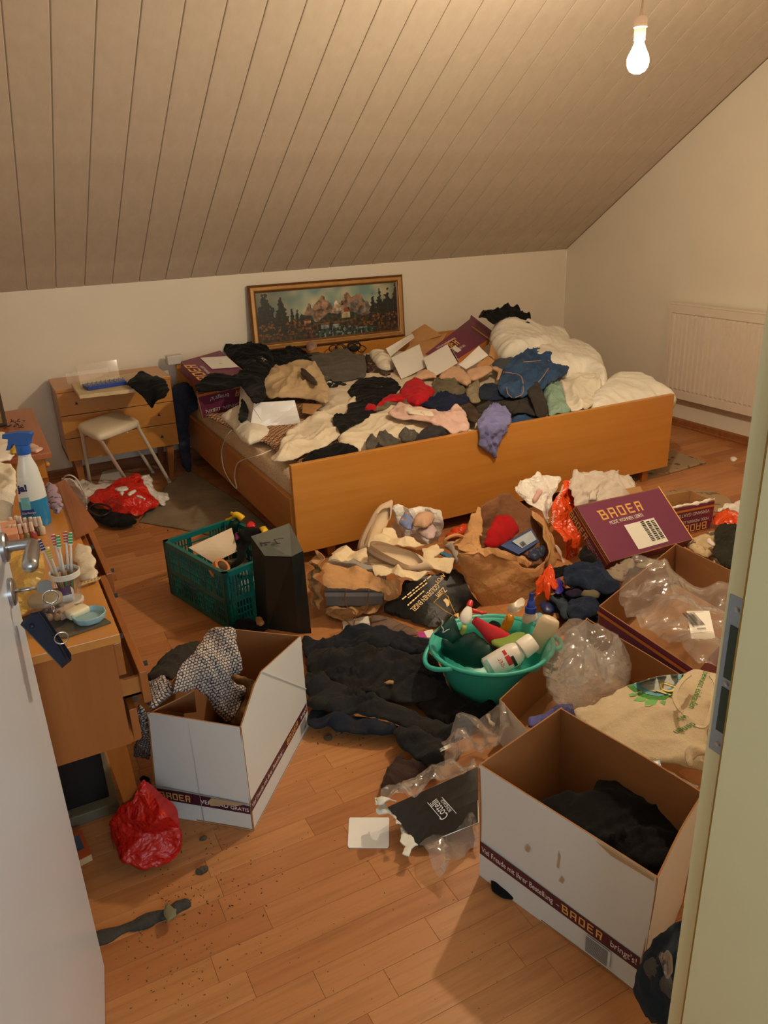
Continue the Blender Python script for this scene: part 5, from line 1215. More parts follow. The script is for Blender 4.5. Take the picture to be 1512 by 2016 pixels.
# white bag with underwear
ub = thing('plastic_bag', 'white plastic bag with pale underwear leaning on the footboard', 'bag', P(830, 1060, 0))
FC('bag_wall', None, None, F1, [(722, 330), (745, 240), (752, 130), (792, 112), (840, 158), (970, 142), (1080, 160), (1138, 195), (1157, 235), (1135, 370), (1080, 420), (1000, 438), (920, 430), (800, 380)], [.10, .18, .25, .26, .24, .25, .24, .23, .21, .12, .08, .07, .07, .08], M_whbag, parent=ub, bulge=.05, fold=.02, fs=.08, crinkle=True)
FC('nude_bra_cup', 'nude bra cup in the white plastic bag', 'bra', F1, [(880, 270), (920, 225), (990, 208), (1050, 225), (1060, 270), (1000, 300), (900, 300)], .235, F_nude, bulge=.06, edge=.03, fold=.004, puffy=True)
FC('lilac_slip', 'pale lilac satin slip in the white plastic bag', 'slip', F1, [(930, 330), (970, 300), (1050, 275), (1085, 330), (1060, 390), (1010, 405), (950, 370)], .20, fabric('pale_lilac', (222, 196, 196), rough=.5), bulge=.04, fold=.012, fs=.04)
FC('blue_slip', 'light blue and orange underwear at the left of the white plastic bag', 'slip', F1, [(785, 260), (820, 200), (870, 190), (895, 250), (890, 320), (840, 325), (800, 300)], .215, floral('blue_orange_cloth', (120, 138, 186), [(206, 140, 96), (130, 146, 196)], 30), bulge=.03, fold=.01, fs=.04)

# black pharmacy bag with gold print
M_blk = plain('black_paper_bag', (20, 19, 19), .5, .1, 10, crease=.15); M_gold2 = plain('gold_foil', (206, 160, 62), .4, .05)
ph = thing('black_paper_bag', 'black carrier bag with gold print lying between the two paper bags', 'bag', P(820, 1180, 0))
ZB = [.02, .06, .08, .12, .14, .15, .15, .14, .14, .12, .09, .05, .02, .02, .01, .01, .01]
FC('bag_body', None, None, F1, [(640, 990), (700, 890), (790, 870), (805, 745), (940, 725), (1030, 670), (1100, 685), (1200, 640), (1270, 660), (1315, 760), (1380, 870), (1450, 940), (1290, 970), (1180, 1020), (1060, 1110), (860, 1045), (720, 1005)], ZB, M_blk, parent=ph, bulge=.02, fold=.006, fs=.2, crinkle=True)
_A = [P(*(crop(*F1, [q])[0] + (z,))) for q, z in (((1095, 735), .165), ((880, 945), .12), ((1180, 850), .125))]
gu, gv = (_A[1] - _A[0]), None
gn = gu.cross(_A[2] - _A[0]).normalized()
if gn.dot(EYE - _A[0]) < 0: gn = -gn
gv = gn.cross(gu.normalized())
G_at = lambda x, y: PN(*crop(*F1, [(x, y)])[0], _A[0] + gn * .004, gn)
lettering('GOLDENEN ENGEL', G_at(1075, 755), gu, gv, .022, M_gold2, ph, 'LEFT', wmax=(G_at(1075, 755) - G_at(870, 955)).length)
lettering('APOT', G_at(1128, 676), gu, gv, .018, M_gold2, ph, 'LEFT', wmax=.06)
lettering('Zum', G_at(1130, 782), gu, gv, .024, M_gold2, ph, 'LEFT', wmax=.055)
for (x0, y0), (x1, y1) in (((1030, 690), (800, 880)), ((1000, 745), (850, 865)), ((975, 810), (840, 930))):   # small print lines, too small to read in the photo
    a, b = G_at(x0, y0), G_at(x1, y1); mb = MB(); rr = random.Random(int(x0)); t = 0
    while t < .96:
        w_ = rr.uniform(.05, .14); c0_, c1_ = a.lerp(b, t), a.lerp(b, min(1, t + w_)); mb.prism([c0_, c1_, c1_ + gv * .005, c0_ + gv * .005], gn, .0004); t += w_ + .035
    mb.build('small_print', M_gold2, ph)
mb = MB()
sh = [(1055, 905), (1130, 830), (1165, 855), (1195, 930), (1240, 1020), (1150, 975)]
ps = [G_at(*p) for p in sh]
mb.tube(ps, .0022, 5, closed=True); mb.build('crest_outline', M_gold2, ph)
MB().prism([G_at(*p) for p in ((1130, 885), (1150, 870), (1180, 890), (1178, 925), (1160, 940), (1150, 910))], gn, .0006).build('crest_figure', M_gold2, ph)
MB().prism([G_at(*p) for p in ((1215, 1000), (1250, 985), (1255, 1030))], gn, .0006).build('crest_tip', M_gold2, ph)

# papers on the floor in front
tag(MB().prism([P(a, b, .004) for a, b in crop(*F1, [(335, 1050), (540, 1010), (556, 1092), (345, 1130)])], (0, 0, 1), .002).build('paper_sheet', M_paper), 'white paper sheet on the floor below the torn paper bag', 'paper')
FC('grey_mat', 'greyish mat on the floor between white paper and blue basin', 'mat', F1, [(540, 1010), (640, 1000), (760, 1050), (900, 1110), (960, 1160), (800, 1170), (580, 1130), (555, 1090)], .005, fabric('grey_pink_mat', (140, 116, 98), (120, 98, 84)), bulge=.003, fold=.003)
bk_ = thing('medicine_box', 'small white and pink printed carton next to the turquoise basin', 'carton', P(837, 1250, .01))
pts = [P(a, b, .03) for a, b in crop(*G7, [(920, 105), (1045, 75), (1075, 140), (945, 140)])]
MB().prism(pts, (0, 0, 1), .025).build('carton', M_paper, bk_); MB().prism([v + Vector((0, 0, .0008)) for v in (pts[0], pts[0].lerp(pts[1], .45), pts[3].lerp(pts[2], .45), pts[3])], (0, 0, 1), .0006).build('pink_print', plain('pink_print', (180, 60, 140), .5), bk_)

# ------------------------------------------------------------------ big brown paper bag
gb = thing('brown_paper_bag', 'large open brown paper bag with a red thing and a blue carton inside', 'bag', P(980, 1180, 0))
FP = lambda pl, cr=F2: [PY(*(crop(*cr, [(a, b)])[0]), y) for a, b, y in pl]
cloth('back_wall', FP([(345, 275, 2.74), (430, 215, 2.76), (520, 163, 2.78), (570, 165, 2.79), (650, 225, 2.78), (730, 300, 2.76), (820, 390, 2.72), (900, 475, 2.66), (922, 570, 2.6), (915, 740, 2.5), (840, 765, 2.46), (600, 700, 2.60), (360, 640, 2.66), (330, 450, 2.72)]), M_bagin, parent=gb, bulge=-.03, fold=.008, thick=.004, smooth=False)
cloth('left_wall', FP([(128, 600, 2.62), (210, 560, 2.64), (215, 500, 2.66), (260, 390, 2.70), (345, 262, 2.74), (362, 440, 2.66), (335, 560, 2.55), (350, 640, 2.46), (200, 650, 2.47)]), M_bag, parent=gb, bulge=.02, fold=.014, thick=.004, crinkle=True)
cloth('right_wall', FP([(720, 290, 2.765), (900, 470, 2.665), (922, 560, 2.60), (915, 745, 2.49), (840, 762, 2.45), (880, 650, 2.42), (860, 560, 2.50), (790, 420, 2.62)]), M_bag, parent=gb, bulge=.012, fold=.01, thick=.004, crinkle=True)
cloth('front_wall', FP([(150, 625, 2.47), (240, 650, 2.45), (350, 640, 2.44), (470, 665, 2.43), (600, 690, 2.42), (700, 745, 2.41), (790, 760, 2.40), (890, 645, 2.40), (835, 770, 2.40), (795, 905, 2.39), (720, 1000, 2.39), (640, 1090, 2.40), (480, 1125, 2.42), (400, 1112, 2.43), (340, 1040, 2.45), (265, 930, 2.46), (200, 780, 2.47)]), M_bag, parent=gb, bulge=.04, edge=.09, fold=.012, fs=.14, crinkle=True)
cloth('torn_rim', FP([(110, 580, 2.60), (200, 560, 2.62), (340, 600, 2.5), (420, 610, 2.44), (560, 640, 2.43), (690, 680, 2.42), (760, 720, 2.41), (700, 750, 2.40), (560, 700, 2.42), (400, 660, 2.43), (220, 650, 2.45)]), M_bag, parent=gb, bulge=.012, fold=.012, fs=.05, thick=.003, crinkle=True)
MB().tube(spline(FP([(50, 590, 2.6), (70, 530, 2.58), (140, 495, 2.58), (200, 505, 2.6), (215, 540, 2.62)]), 6), .007, 8).build('paper_handle', M_bag, gb, True)
cloth('red_cloth', FP([(365, 580, 2.52), (400, 460, 2.58), (450, 350, 2.66), (530, 325, 2.68), (600, 360, 2.66), (660, 440, 2.6), (600, 520, 2.55), (490, 600, 2.5)]), fabric('deep_red_fleece', (176, 14, 20), (150, 8, 14)), 'bright red fleece bundle inside the large brown paper bag', 'cloth', bulge=.05, fold=.006, edge=.06)
bq = FP([(502, 575, 2.50), (745, 440, 2.56), (805, 545, 2.52), (645, 645, 2.46)])
bn = (bq[1] - bq[0]).cross(bq[3] - bq[0]); bn = bn if bn.dot(EYE - bq[0]) > 0 else -bn
bc = thing('blue_carton', 'blue medicine carton with a white label inside the brown paper bag', 'carton', bq[0])
MB().prism(bq, bn, .05).build('carton', plain('blue_card', (52, 74, 124), .5), bc)
bl = lambda x, y: (bq[0].lerp(bq[1], x)).lerp(bq[3].lerp(bq[2], x), y) + bn.normalized() * .001
MB().prism([bl(.3, .12), bl(.95, .12), bl(.95, .8), bl(.3, .8)], bn, .0005).build('label', plain('pale_blue_label', (168, 178, 190), .5), bc)
barcode(bl(.34, .75), bq[1] - bq[0], (bq[0] - bq[3]), .03, .022, M_ink, bc)
MB().prism([bl(.5, .3), bl(.58, .25), bl(.62, .5), bl(.56, .7), bl(.48, .6)], bn, .0008).build('picture_print', plain('brown_figure', (150, 96, 60), .6), bc)
cloth('dark_blouse', FP([(700, 650, 2.45), (760, 590, 2.5), (840, 570, 2.5), (860, 640, 2.46), (780, 700, 2.42)]), floral('dark_blue_print', (30, 36, 60), [(70, 84, 120), (26, 26, 36)], 60), 'dark blue patterned cloth at the bottom of the brown paper bag', 'cloth', bulge=.03, fold=.012)
FC('orange_bag', 'orange plastic bag squashed under the bed edge beside the brown bag', 'bag', F2, [(60, 510), (120, 450), (240, 400), (230, 460), (190, 500), (110, 520)], [.02, .04, .06, .05, .03, .02], plain('orange_plastic_bag', (214, 66, 24), .35, .08, 9, crease=.8), bulge=.05, fold=.02)
FC('blue_tinsel', 'frayed light blue cloth between white tissue and brown paper bag', 'cloth', F2, [(5, 600), (60, 620), (110, 640), (130, 680), (80, 680), (30, 650)], .10, fabric('light_blue_fringe', (80, 130, 170), weave=200), bulge=.03, fold=.022, fs=.03)
FC('magazine', 'white and dark magazine page left of the brown paper bag', 'magazine', F2, [(60, 590), (100, 540), (180, 540), (190, 600), (160, 740), (120, 650)], [.06, .1, .1, .08, .03, .05], floral('magazine_print', (190, 180, 170), [(60, 50, 50), (206, 150, 110)], 20), bulge=.01, fold=.008)

# white and orange bags behind
wo = thing('plastic_bag', 'white and orange plastic bag standing between brown bag and aubergine box', 'bag', P(1060, 1080, 0))
M_orbag = plain('bright_orange_bag', (228, 78, 26), .28, .06, 9, crease=.9)
cloth('white_part', FP([(585, 175, 2.92), (650, 72, 2.95), (742, 58, 2.95), (772, 12, 2.96), (870, 45, 2.94), (962, 75, 2.9), (905, 190, 2.86), (885, 290, 2.82), (880, 450, 2.74), (780, 335, 2.80), (715, 265, 2.86), (640, 210, 2.9)]), plain('glossy_white_bag', (236, 228, 220), .25, .04, 9, crease=.8), parent=wo, bulge=.06, fold=.022, fs=.08, crinkle=True)
cloth('orange_part', FP([(962, 72, 2.9), (1000, 80, 2.9), (1050, 140, 2.88), (1092, 250, 2.84), (1094, 430, 2.78), (1062, 500, 2.72), (1122, 680, 2.64), (1105, 720, 2.62), (1030, 752, 2.60), (935, 560, 2.68), (885, 440, 2.74), (888, 270, 2.80), (920, 170, 2.86)]), M_orbag, parent=wo, bulge=.06, fold=.022, fs=.07, crinkle=True)
cloth('pink_contents', FP([(760, 200, 2.84), (800, 140, 2.86), (835, 120, 2.86), (838, 165, 2.85), (800, 230, 2.83), (770, 240, 2.83)]), plain('pink_paper', (216, 170, 160), .6), parent=wo, bulge=.01, fold=.003)
for p0_, p1_ in (((995, 95), (945, 250)), ((940, 260), (905, 410)), ((1080, 480), (1062, 660))):    # white script running down the bag
    a, b = PY(*crop(*F2, [p0_])[0], 2.80), PY(*crop(*F2, [p1_])[0], 2.71 if p1_[0] < 1000 else 2.60)
    sd_ = (b - a).cross(EYE - a).normalized(); mb = MB(); rr = random.Random(int(p0_[0])); N_ = 36
    mb.tube([a.lerp(b, i / N_) + sd_ * math.sin(i * 1.9) * rr.uniform(.003, .008) for i in range(N_ + 1)], .0016, 4); mb.build('white_script', M_wtxt, wo)
cloth('clear_strip', FP([(925, 560, 2.64), (950, 580, 2.63), (1030, 745, 2.585), (1005, 750, 2.585)]), plain('pinkish_strip', (226, 190, 176), .4), parent=wo, bulge=.006, fold=.003)
w2 = thing('cloth_bag', 'white fabric bag with a hanging strap behind the aubergine box', 'bag', P(1190, 980, 0))
F_nw = fabric('white_nonwoven', (226, 214, 202), (214, 200, 186), weave=600)
cloth('bag_body', [PY(*crop(*G3, [(a, b)])[0], y) for a, b, y in [(75, 185, 2.85), (118, 62, 2.93), (160, 75, 2.93), (290, 72, 2.96), (400, 85, 2.96), (470, 95, 2.96), (560, 130, 2.94), (606, 180, 2.9), (630, 300, 2.78), (480, 440, 2.66), (260, 500, 2.62), (150, 420, 2.66), (105, 270, 2.76)]], F_nw, parent=w2, bulge=.07, fold=.03, fs=.11)
cloth('strap', [PY(*crop(*G3, [(a, b)])[0], y) for a, b, y in [(262, 222, 2.69), (312, 222, 2.69), (290, 300, 2.64), (240, 300, 2.64)]], F_nw, parent=w2, bulge=.006, fold=.003, smooth=False)
cloth('folded_rim', [PY(*crop(*G3, [(a, b)])[0], y) for a, b, y in [(340, 150, 2.84), (450, 150, 2.84), (440, 190, 2.8), (350, 205, 2.8)]], F_nw, parent=w2, bulge=.012, fold=.008)

# ------------------------------------------------------------------ open cartons in front
def upz(p, z): return Vector((p.x, p.y, z))
def open_box(root, base, top, outer, inner=None, bottom=True, th=.004, seeds=1, skip=()):
    """carton from four floor corners and four rim corners (counter-clockwise from above)"""
    inner = inner or M_kraft; out = []
    for i in range(4):
        if i in skip: out.append(None); continue
        j = (i + 1) % 4
        out.append(slab('side_panel', [base[i], base[j], top[j], top[i]], th, outer[i] if isinstance(outer, (list, tuple)) else outer, inner, root, n=6, seed=seeds + i, wob=.003))
    if bottom: slab('bottom', [b + Vector((0, 0, .006)) for b in base], .004, inner, inner, root, n=2)
    return out
M_wbox = plain('white_carton', (206, 207, 204), .5, .02, 5)
M_band = plain('aubergine_band', (78, 30, 40), .5, .04)
M_kin = plain('carton_inside', (150, 104, 62), .85, .05, 10, .04)

# right front carton
r0, r1 = P(945, 1722), P(1257, 1960); rt = [P(943, 1505, .345), P(1294, 1728, .345), P(1385, 1560, .345), P(1105, 1392, .345)]
ru = (r1 - r0); e = Vector((-ru.y, ru.x, 0)).normalized(); rw = (rt[3] - rt[0]).length
rb_ = [r0, r1, upz(rt[2], 0), upz(rt[3], 0)]
rb_[2] = r1 + (upz(rt[2], 0) - upz(rt[1], 0)); rb_[3] = r0 + (upz(rt[3], 0) - upz(rt[0], 0))
br = thing('shipping_carton', 'open white carton with dark band at the front right, filled with black clothes', 'box', (r0 + rb_[2]) / 2)
open_box(br, rb_, rt, M_wbox, M_kin)
fn = Vector((ru.y, -ru.x, 0)).normalized(); fz = Vector((0, 0, 1))
o = r0 + ru * .005 + Vector((0, 0, .076))
MB().prism([o + fn * .0045, o + ru * .985 + fn * .0045 + Vector((0, 0, -.002)), o + ru * .985 + fn * .0045 + Vector((0, 0, .034)), o + fn * .0045 + Vector((0, 0, .038))], fn, .0012).build('printed_band', M_band, br)
lettering('Viel Freude mit Ihrer Bestellung  –', o + ru * .015 + fz * .011, ru, fz, .017, M_wtxt, br, 'LEFT', wmax=ru.length * .52, lift=.0052)
logo(o + ru * .67 + fz * .007, ru, fz, .023, M_gold, br, lift=.0052, gap=4.9)
lettering("bringt's!", o + ru * .83 + fz * .011, ru, fz, .018, M_wtxt, br, 'LEFT', lift=.0052, wmax=ru.length * .14)
patch('barcode_label', o + ru * .70 - fz * .058, ru, fz, .062, .05, M_wbox, br, .0046)
V = []; F = []
for k in range(11):
    z = -.055 + .0042 * k; b = len(V)
    V += [o + ru * .70 + fz * z + fn * .0056, o + ru * .70 + ru.normalized() * .056 + fz * z + fn * .0056, o + ru * .70 + ru.normalized() * .056 + fz * (z + .0022) + fn * .0056, o + ru * .70 + fz * (z + .0022) + fn * .0056]; F.append((b, b + 1, b + 2, b + 3))
emit('barcode', V, F, plain('grey_ink', (90, 88, 90), .6), br)
M_tear = plain('torn_card', (176, 146, 110), .9)
for s_, z_, h_ in ((.33, .185, .022), (.52, .20, .05), (.545, .165, .02)):
    c = r0 + ru * s_ + fz * z_ + fn * .0048; w_ = .004 if h_ > .04 else .007
    MB().prism([c - ru.normalized() * w_, c + ru.normalized() * w_ * .4, c + ru.normalized() * w_ + fz * h_ * .7, c - ru.normalized() * w_ * .2 + fz * h_], fn, .0004).build('torn_spot', M_tear, br)
c = [rt[0].lerp(rt[1], .70), rt[0].lerp(rt[1], .99)]
MB().prism([c[0] + fn * .0048 - fz * .001, c[0].lerp(c[1], .3) + fn * .0048 - fz * .014, c[0].lerp(c[1], .7) + fn * .0048 - fz * .011, c[1] + fn * .0048 - fz * .010, c[1] + fn * .0048 - fz * .001], fn, .0006).build('torn_edge', M_tear, br)
C4 = (900, 1380, 2.47)
FC('black_clothing', 'black clothes filling the white carton at the front right', 'clothes', C4, [(405, 500), (450, 455), (540, 445), (610, 470), (660, 440), (670, 385), (725, 360), (800, 375), (880, 430), (960, 500), (1040, 560), (1130, 680), (1145, 710), (975, 850), (860, 800), (700, 730), (560, 650), (420, 580)], .20, F_black2, bulge=.06, fold=.03, fs=.12)
FC('blue_garment', 'dark blue garment in the left corner of the front right carton', 'cloth', C4, [(290, 480), (330, 450), (400, 490), (410, 520), (360, 520), (330, 500)], .19, F_navy, bulge=.02, fold=.01, res=.007)
FC('pink_garment', 'small pink garment beside the black clothes in the front right carton', 'cloth', C4, [(360, 525), (400, 520), (410, 550), (390, 560)], .19, fabric('rose_cloth', (190, 70, 100)), bulge=.01, fold=.005, res=.006)
FC('black_sock', 'black cloth trapped under the left corner of the front right carton', 'sock', C4, [(160, 870), (200, 880), (280, 930), (275, 955), (220, 950), (180, 930)], .01, F_black2, bulge=.02, fold=.006)

# middle carton with bubble plastic
zm = .155
mt = [P(983, 1377, zm), None, None, P(1156, 1216, zm)]
dm = P(1036, 1437, zm) - mt[0]; dm.normalize(); mt[1] = mt[0] + dm * .30 + Vector((.06, 0, 0)); mt[2] = mt[3] + (P(1338, 1327, zm) - mt[3]) * 1.15
mt[1] = mt[0] + dm * .29
bm_ = thing('middle_carton', 'open white and brown carton holding clear bubble plastic and the cotton bag', 'box', mt[0])
open_box(bm_, [upz(p, 0) for p in mt], mt, M_wbox, M_kin)

# right carton with clear bag
zb = .19
bt = [P(1179, 1193, zb), P(1372, 1322, zb), None, P(1331, 1070, zb)]; bt[2] = bt[3] + (bt[1] - bt[0])
bB = thing('film_carton', 'open aubergine carton with crumpled clear film at the right edge', 'box', bt[0])
open_box(bB, [upz(p, .0) for p in bt], bt, M_purple, M_kin)
bu_, bz = (bt[1] - bt[0]), Vector((0, 0, 1)); bnn = bu_.cross(bz).normalized()
patch('stripe', upz(bt[0], zb - .03), bu_, bz, bu_.length, .012, M_orange, bB, .005)
lettering('Viel Freude mit Ihrer Bestellung', upz(bt[0].lerp(bt[1], .98), .11), -bu_, -bz, .022, plain('lilac_print', (190, 150, 160), .5), bB, 'LEFT', lift=.006)
lettering('VERSAND GRATIS', upz(bt[0].lerp(bt[1], .9), .06), -bu_, -bz, .022, plain('lilac_print', (190, 150, 160), .5), bB, 'LEFT', lift=.006)

# aubergine box lying tilted
ptl = [P(1201, 1107, .115), P(1365, 1061, .115), P(1297, 960, .30), P(1133.5, 996, .30)]
_pn = (ptl[1] - ptl[0]).cross(ptl[3] - ptl[0]).normalized(); ptl[2] = PN(1297, 960, ptl[0], _pn)
pbx = thing('printed_carton', 'closed aubergine carton with address label tilted on the clothes before the footboard', 'box', P(1250, 1100, 0))
pu_, pv_ = ptl[1] - ptl[0], ptl[3] - ptl[0]; pnn = pu_.cross(pv_).normalized(); dn = pnn * -.075
slab('lid', ptl, .004, M_purple, M_kraft, pbx, wob=0)
for i in range(4):
    a, b = ptl[i], ptl[(i + 1) % 4]; slab('side_panel', [a + dn, b + dn, b, a], .004, M_purple, M_kraft, pbx, n=2, wob=0)
slab('bottom', [p + dn for p in ptl][::-1], .004, M_purple, M_kraft, pbx)
lc = lambda x, y: (ptl[3].lerp(ptl[2], x)).lerp(ptl[0].lerp(ptl[1], x), y)    # 0,0 top left
logo(lc(.435, .33), pu_, pv_, .052, M_gold, pbx, lift=.0016, gap=5.0)
lettering('MODE. WOHNEN. LEBEN.', lc(.435, .43), pu_, pv_, .019, M_wtxt, pbx, lift=.0016, wmax=pu_.length * .40)
patch('address_label', lc(.36, .93), pu_, pv_, pu_.length * .36, pv_.length * .43, M_label, pbx, .0016)
for k, (x, s_) in enumerate(((.55, 3), (.61, 5), (.665, 8))):
    V = []; F = []; rr = random.Random(s_); t = 0; o = lc(x, .86)
    while t < .10:
        hh_ = rr.uniform(.003, .007); b = len(V)
        V += [o + pv_.normalized() * t + pnn * .003, o + pu_.normalized() * .02 + pv_.normalized() * t + pnn * .003, o + pu_.normalized() * .02 + pv_.normalized() * (t + hh_) + pnn * .003, o + pv_.normalized() * (t + hh_) + pnn * .003]; F.append((b, b + 1, b + 2, b + 3)); t += hh_ + .0035
    emit('barcode', V, F, M_ink, pbx)
sl = lambda x, y: (ptl[3].lerp(ptl[0], x)) + dn * y       # left end face
su, sv = (ptl[0] - ptl[3]), pnn
patch('stripe', sl(0, .30), su, sv, su.length, .007, M_orange, pbx, .0016); patch('stripe', sl(0, .12), su, sv, su.length, .004, M_orange, pbx, .0016)
logo(sl(.24, .92), su, sv, .034, M_gold, pbx, lift=.0016)
lettering('VERSAND GRATIS', sl(.70, .88), su, sv, .024, plain('lilac_print', (190, 150, 160), .5), pbx, lift=.0016, wmax=su.length * .42)
patch('edge_stripe', lc(.985, 1.0), pu_, pv_, .006, pv_.length, M_gold, pbx, .0016)

# kraft carton behind it
zk = .155
kt = [P(1322, 1003, zk), P(1407, 986, zk), None, None]
ku = (kt[1] - kt[0]); kd = P(1343, 976, zk) - P(1322, 1003, zk); kd = Vector((-ku.y, ku.x, 0)).normalized() * .17
k0 = kt[0] - ku * .9; kt = [k0, kt[1], kt[1] + kd, k0 + kd]
kb = thing('kraft_carton', 'open carton with upside down print behind the tilted aubergine box', 'box', (kt[0] + kt[2]) / 2)
kbase = [upz(p, 0) for p in kt]
open_box(kb, kbase, kt, M_purple, M_kraft)
kz = Vector((0, 0, 1)); ku = kt[1] - kt[0]
patch('stripe', kbase[0] + kz * .128, ku, kz, ku.length, .012, M_orange, kb, .0045)
logo(kbase[1] - ku * .25 + kz * .055, -ku, -kz, .040, M_gold, kb, lift=.005)
lettering('MODE. WOHNEN. LEBEN.', kbase[1] - ku * .25 + kz * .078, -ku, -kz, .016, M_wtxt, kb, lift=.005, wmax=ku.length * .38)
lettering('VERSAND GRATIS', kbase[1] - ku * .25 + kz * .118, -ku, -kz, .018, M_wtxt, kb, lift=.005, wmax=ku.length * .38)
MB().obox(frame(kbase[0] + ku * .52 + kz * .09 + Vector((ku.y, -ku.x, 0)).normalized() * .006, Vector((ku.y, -ku.x, 0)), ku + kz * .25), (.055, .028, .001)).build('printed_badge', M_label, kb)
slab('flap', [kt[3] + Vector((0, 0, 0)), kt[3] + ku * .45, kt[3] + ku * .45 + kd * .35 + Vector((0, 0, .05)), kt[3] + kd * .35 + Vector((0, 0, .05))], .003, M_kraft, M_kraft, kb)
cloth('torn_rim', [kt[0].lerp(kt[1], .45) + Vector((0, 0, .0)), kt[1], kt[1] + Vector((0, 0, .018)), kt[0].lerp(kt[1], .8) + Vector((0, .01, .01)), kt[0].lerp(kt[1], .5) + Vector((0, .01, .012))], M_paper, parent=kb, bulge=.002, fold=.003, res=.006)

# clothes around the tilted box
FC('dark_green_towel', 'dark green terry towel bunched at the door frame', 'towel', G3, [(1232, 525), (1260, 500), (1350, 512), (1450, 530), (1500, 700), (1480, 900), (1400, 850), (1330, 830), (1235, 760), (1200, 740), (1232, 660)], .10, fabric('dark_green_terry', (52, 50, 38), (38, 36, 28), weave=240), bulge=.06, fold=.025, fs=.09)
ob = thing('plastic_bag', 'orange and white plastic bag lying behind the dark green towel', 'bag', P(1430, 1020, 0))
FC('orange_part', None, None, G3, [(1212, 460), (1225, 425), (1328, 362), (1370, 400), (1445, 435), (1480, 520), (1350, 530), (1262, 508), (1215, 500)], [.03, .05, .10, .09, .07, .05, .04, .03, .02], M_orbag, parent=ob, bulge=.03, fold=.015, fs=.08, crinkle=True)
FC('white_part', None, None, G3, [(1222, 400), (1300, 352), (1450, 320), (1480, 420), (1440, 440), (1370, 400), (1328, 360), (1250, 410)], .04, M_whbag, parent=ob, bulge=.03, fold=.012, fs=.06, crinkle=True)
a, b = P(*crop(*G3, [(1330, 392)])[0], .115), P(*crop(*G3, [(1430, 432)])[0], .095)
lettering('Original', a, b - a, Vector((0, .3, 1)), .012, M_wtxt, ob, 'LEFT', lift=.012, wmax=(b - a).length)
FC('patterned_towel', 'cream and brown patterned cloth with a red stripe beside the green towel', 'cloth', G3, [(1000, 660), (1060, 600), (1140, 560), (1180, 540), (1235, 535), (1240, 600), (1232, 660), (1205, 730), (1165, 760), (1100, 725), (1030, 690)], .07, floral('cream_brown_print', (198, 174, 136), [(110, 92, 70), (206, 186, 150)], 26), bulge=.04, fold=.025, fs=.06)
FC('striped_tea_towel', 'small red and white striped cloth end on the patterned cloth', 'cloth', G3, [(1160, 610), (1200, 600), (1240, 640), (1230, 660), (1180, 640)], .115, floral('red_white_stripe', (220, 206, 196), [(176, 30, 34), (220, 206, 196)], 30), bulge=.008, fold=.004, res=.006)
FC('beige_blanket', 'beige blanket edge under the dark green towel', 'blanket', G3, [(1160, 760), (1210, 745), (1300, 810), (1400, 860), (1400, 900), (1260, 830), (1180, 790)], .03, F_cream, bulge=.02, fold=.01)
for lab, pl, z, m, b_, f_ in (
    ('dark blue denim trousers heaped right of the brown paper bag', [(990, 780), (1040, 740), (1130, 700), (1180, 660), (1290, 760), (1400, 840), (1450, 880), (1420, 930), (1330, 960), (1200, 930), (1100, 910), (1010, 900)], .12, F_jeand, .06, .035),
    ('wide dark denim trousers spread under the other dark clothes behind the basin', [(860, 1010), (960, 930), (1060, 900), (1200, 940), (1330, 930), (1310, 1040), (1290, 1110), (1230, 1200), (1120, 1220), (1020, 1190), (930, 1110), (880, 1070)], .03, F_jeand, .04, .03),
    ('black cloth wedged between orange bag and aubergine box', [(1120, 640), (1160, 570), (1230, 640), (1300, 750), (1200, 720), (1130, 700)], .12, F_black2, .04, .02),
    ('black garment spilling out beside the orange plastic', [(830, 770), (920, 750), (1030, 745), (1030, 800), (930, 830), (860, 830)], .08, F_black2, .03, .02),
    ('navy denim leg lying above the turquoise basin', [(1040, 1000), (1150, 985), (1260, 990), (1290, 1060), (1240, 1152), (1100, 1170), (1030, 1120)], .09, F_jeand, .05, .018),
    ('olive garment scrap between the dark denim trousers', [(1130, 970), (1180, 930), (1270, 915), (1300, 960), (1260, 990), (1170, 990)], .11, F_olive, .02, .014),
    ('dark purple garment next to the olive scrap', [(1010, 940), (1090, 915), (1170, 925), (1150, 970), (1060, 980)], .10, fabric('dark_purple', (44, 34, 60), (34, 26, 48)), .03, .016),
    ('faded denim leg reaching towards the basin', [(880, 985), (960, 970), (1020, 1000), (1050, 1080), (1060, 1160), (1000, 1140), (940, 1050)], .07, fabric('faded_denim', (60, 70, 84), (44, 54, 68), weave=520), .04, .02),
    ('dark denim scrap under the film carton', [(1270, 1000), (1340, 960), (1450, 900), (1440, 960), (1340, 1020), (1290, 1050)], .06, F_jeand, .03, .02)):
    FC('trousers' if 'denim' in lab else 'garment', lab, 'clothes', F2, pl, z, m, bulge=b_, fold=f_, fs=.08)
FC('taupe_shirt', 'grey brown striped shirt at the lower corner of the aubergine box', 'shirt', G3, [(340, 880), (380, 850), (480, 830), (490, 770), (540, 742), (600, 790), (600, 830), (540, 850), (500, 940), (440, 920), (390, 920)], .10, floral('taupe_print', (140, 124, 106), [(110, 96, 84), (160, 144, 122)], 40), bulge=.04, fold=.025, fs=.05)
FC('checked_shirt', 'olive checked shirt under the front edge of the aubergine box', 'shirt', G3, [(560, 780), (640, 800), (740, 760), (900, 690), (900, 650), (800, 720), (700, 830), (640, 830)], .06, floral('olive_check', (130, 120, 84), [(70, 64, 50), (150, 140, 110)], 34), bulge=.02, fold=.014)
op = thing('orange_wrapper', 'orange and blue plastic wrapper crumpled beside the brown paper bag', 'wrapper', P(1075, 1160, 0))
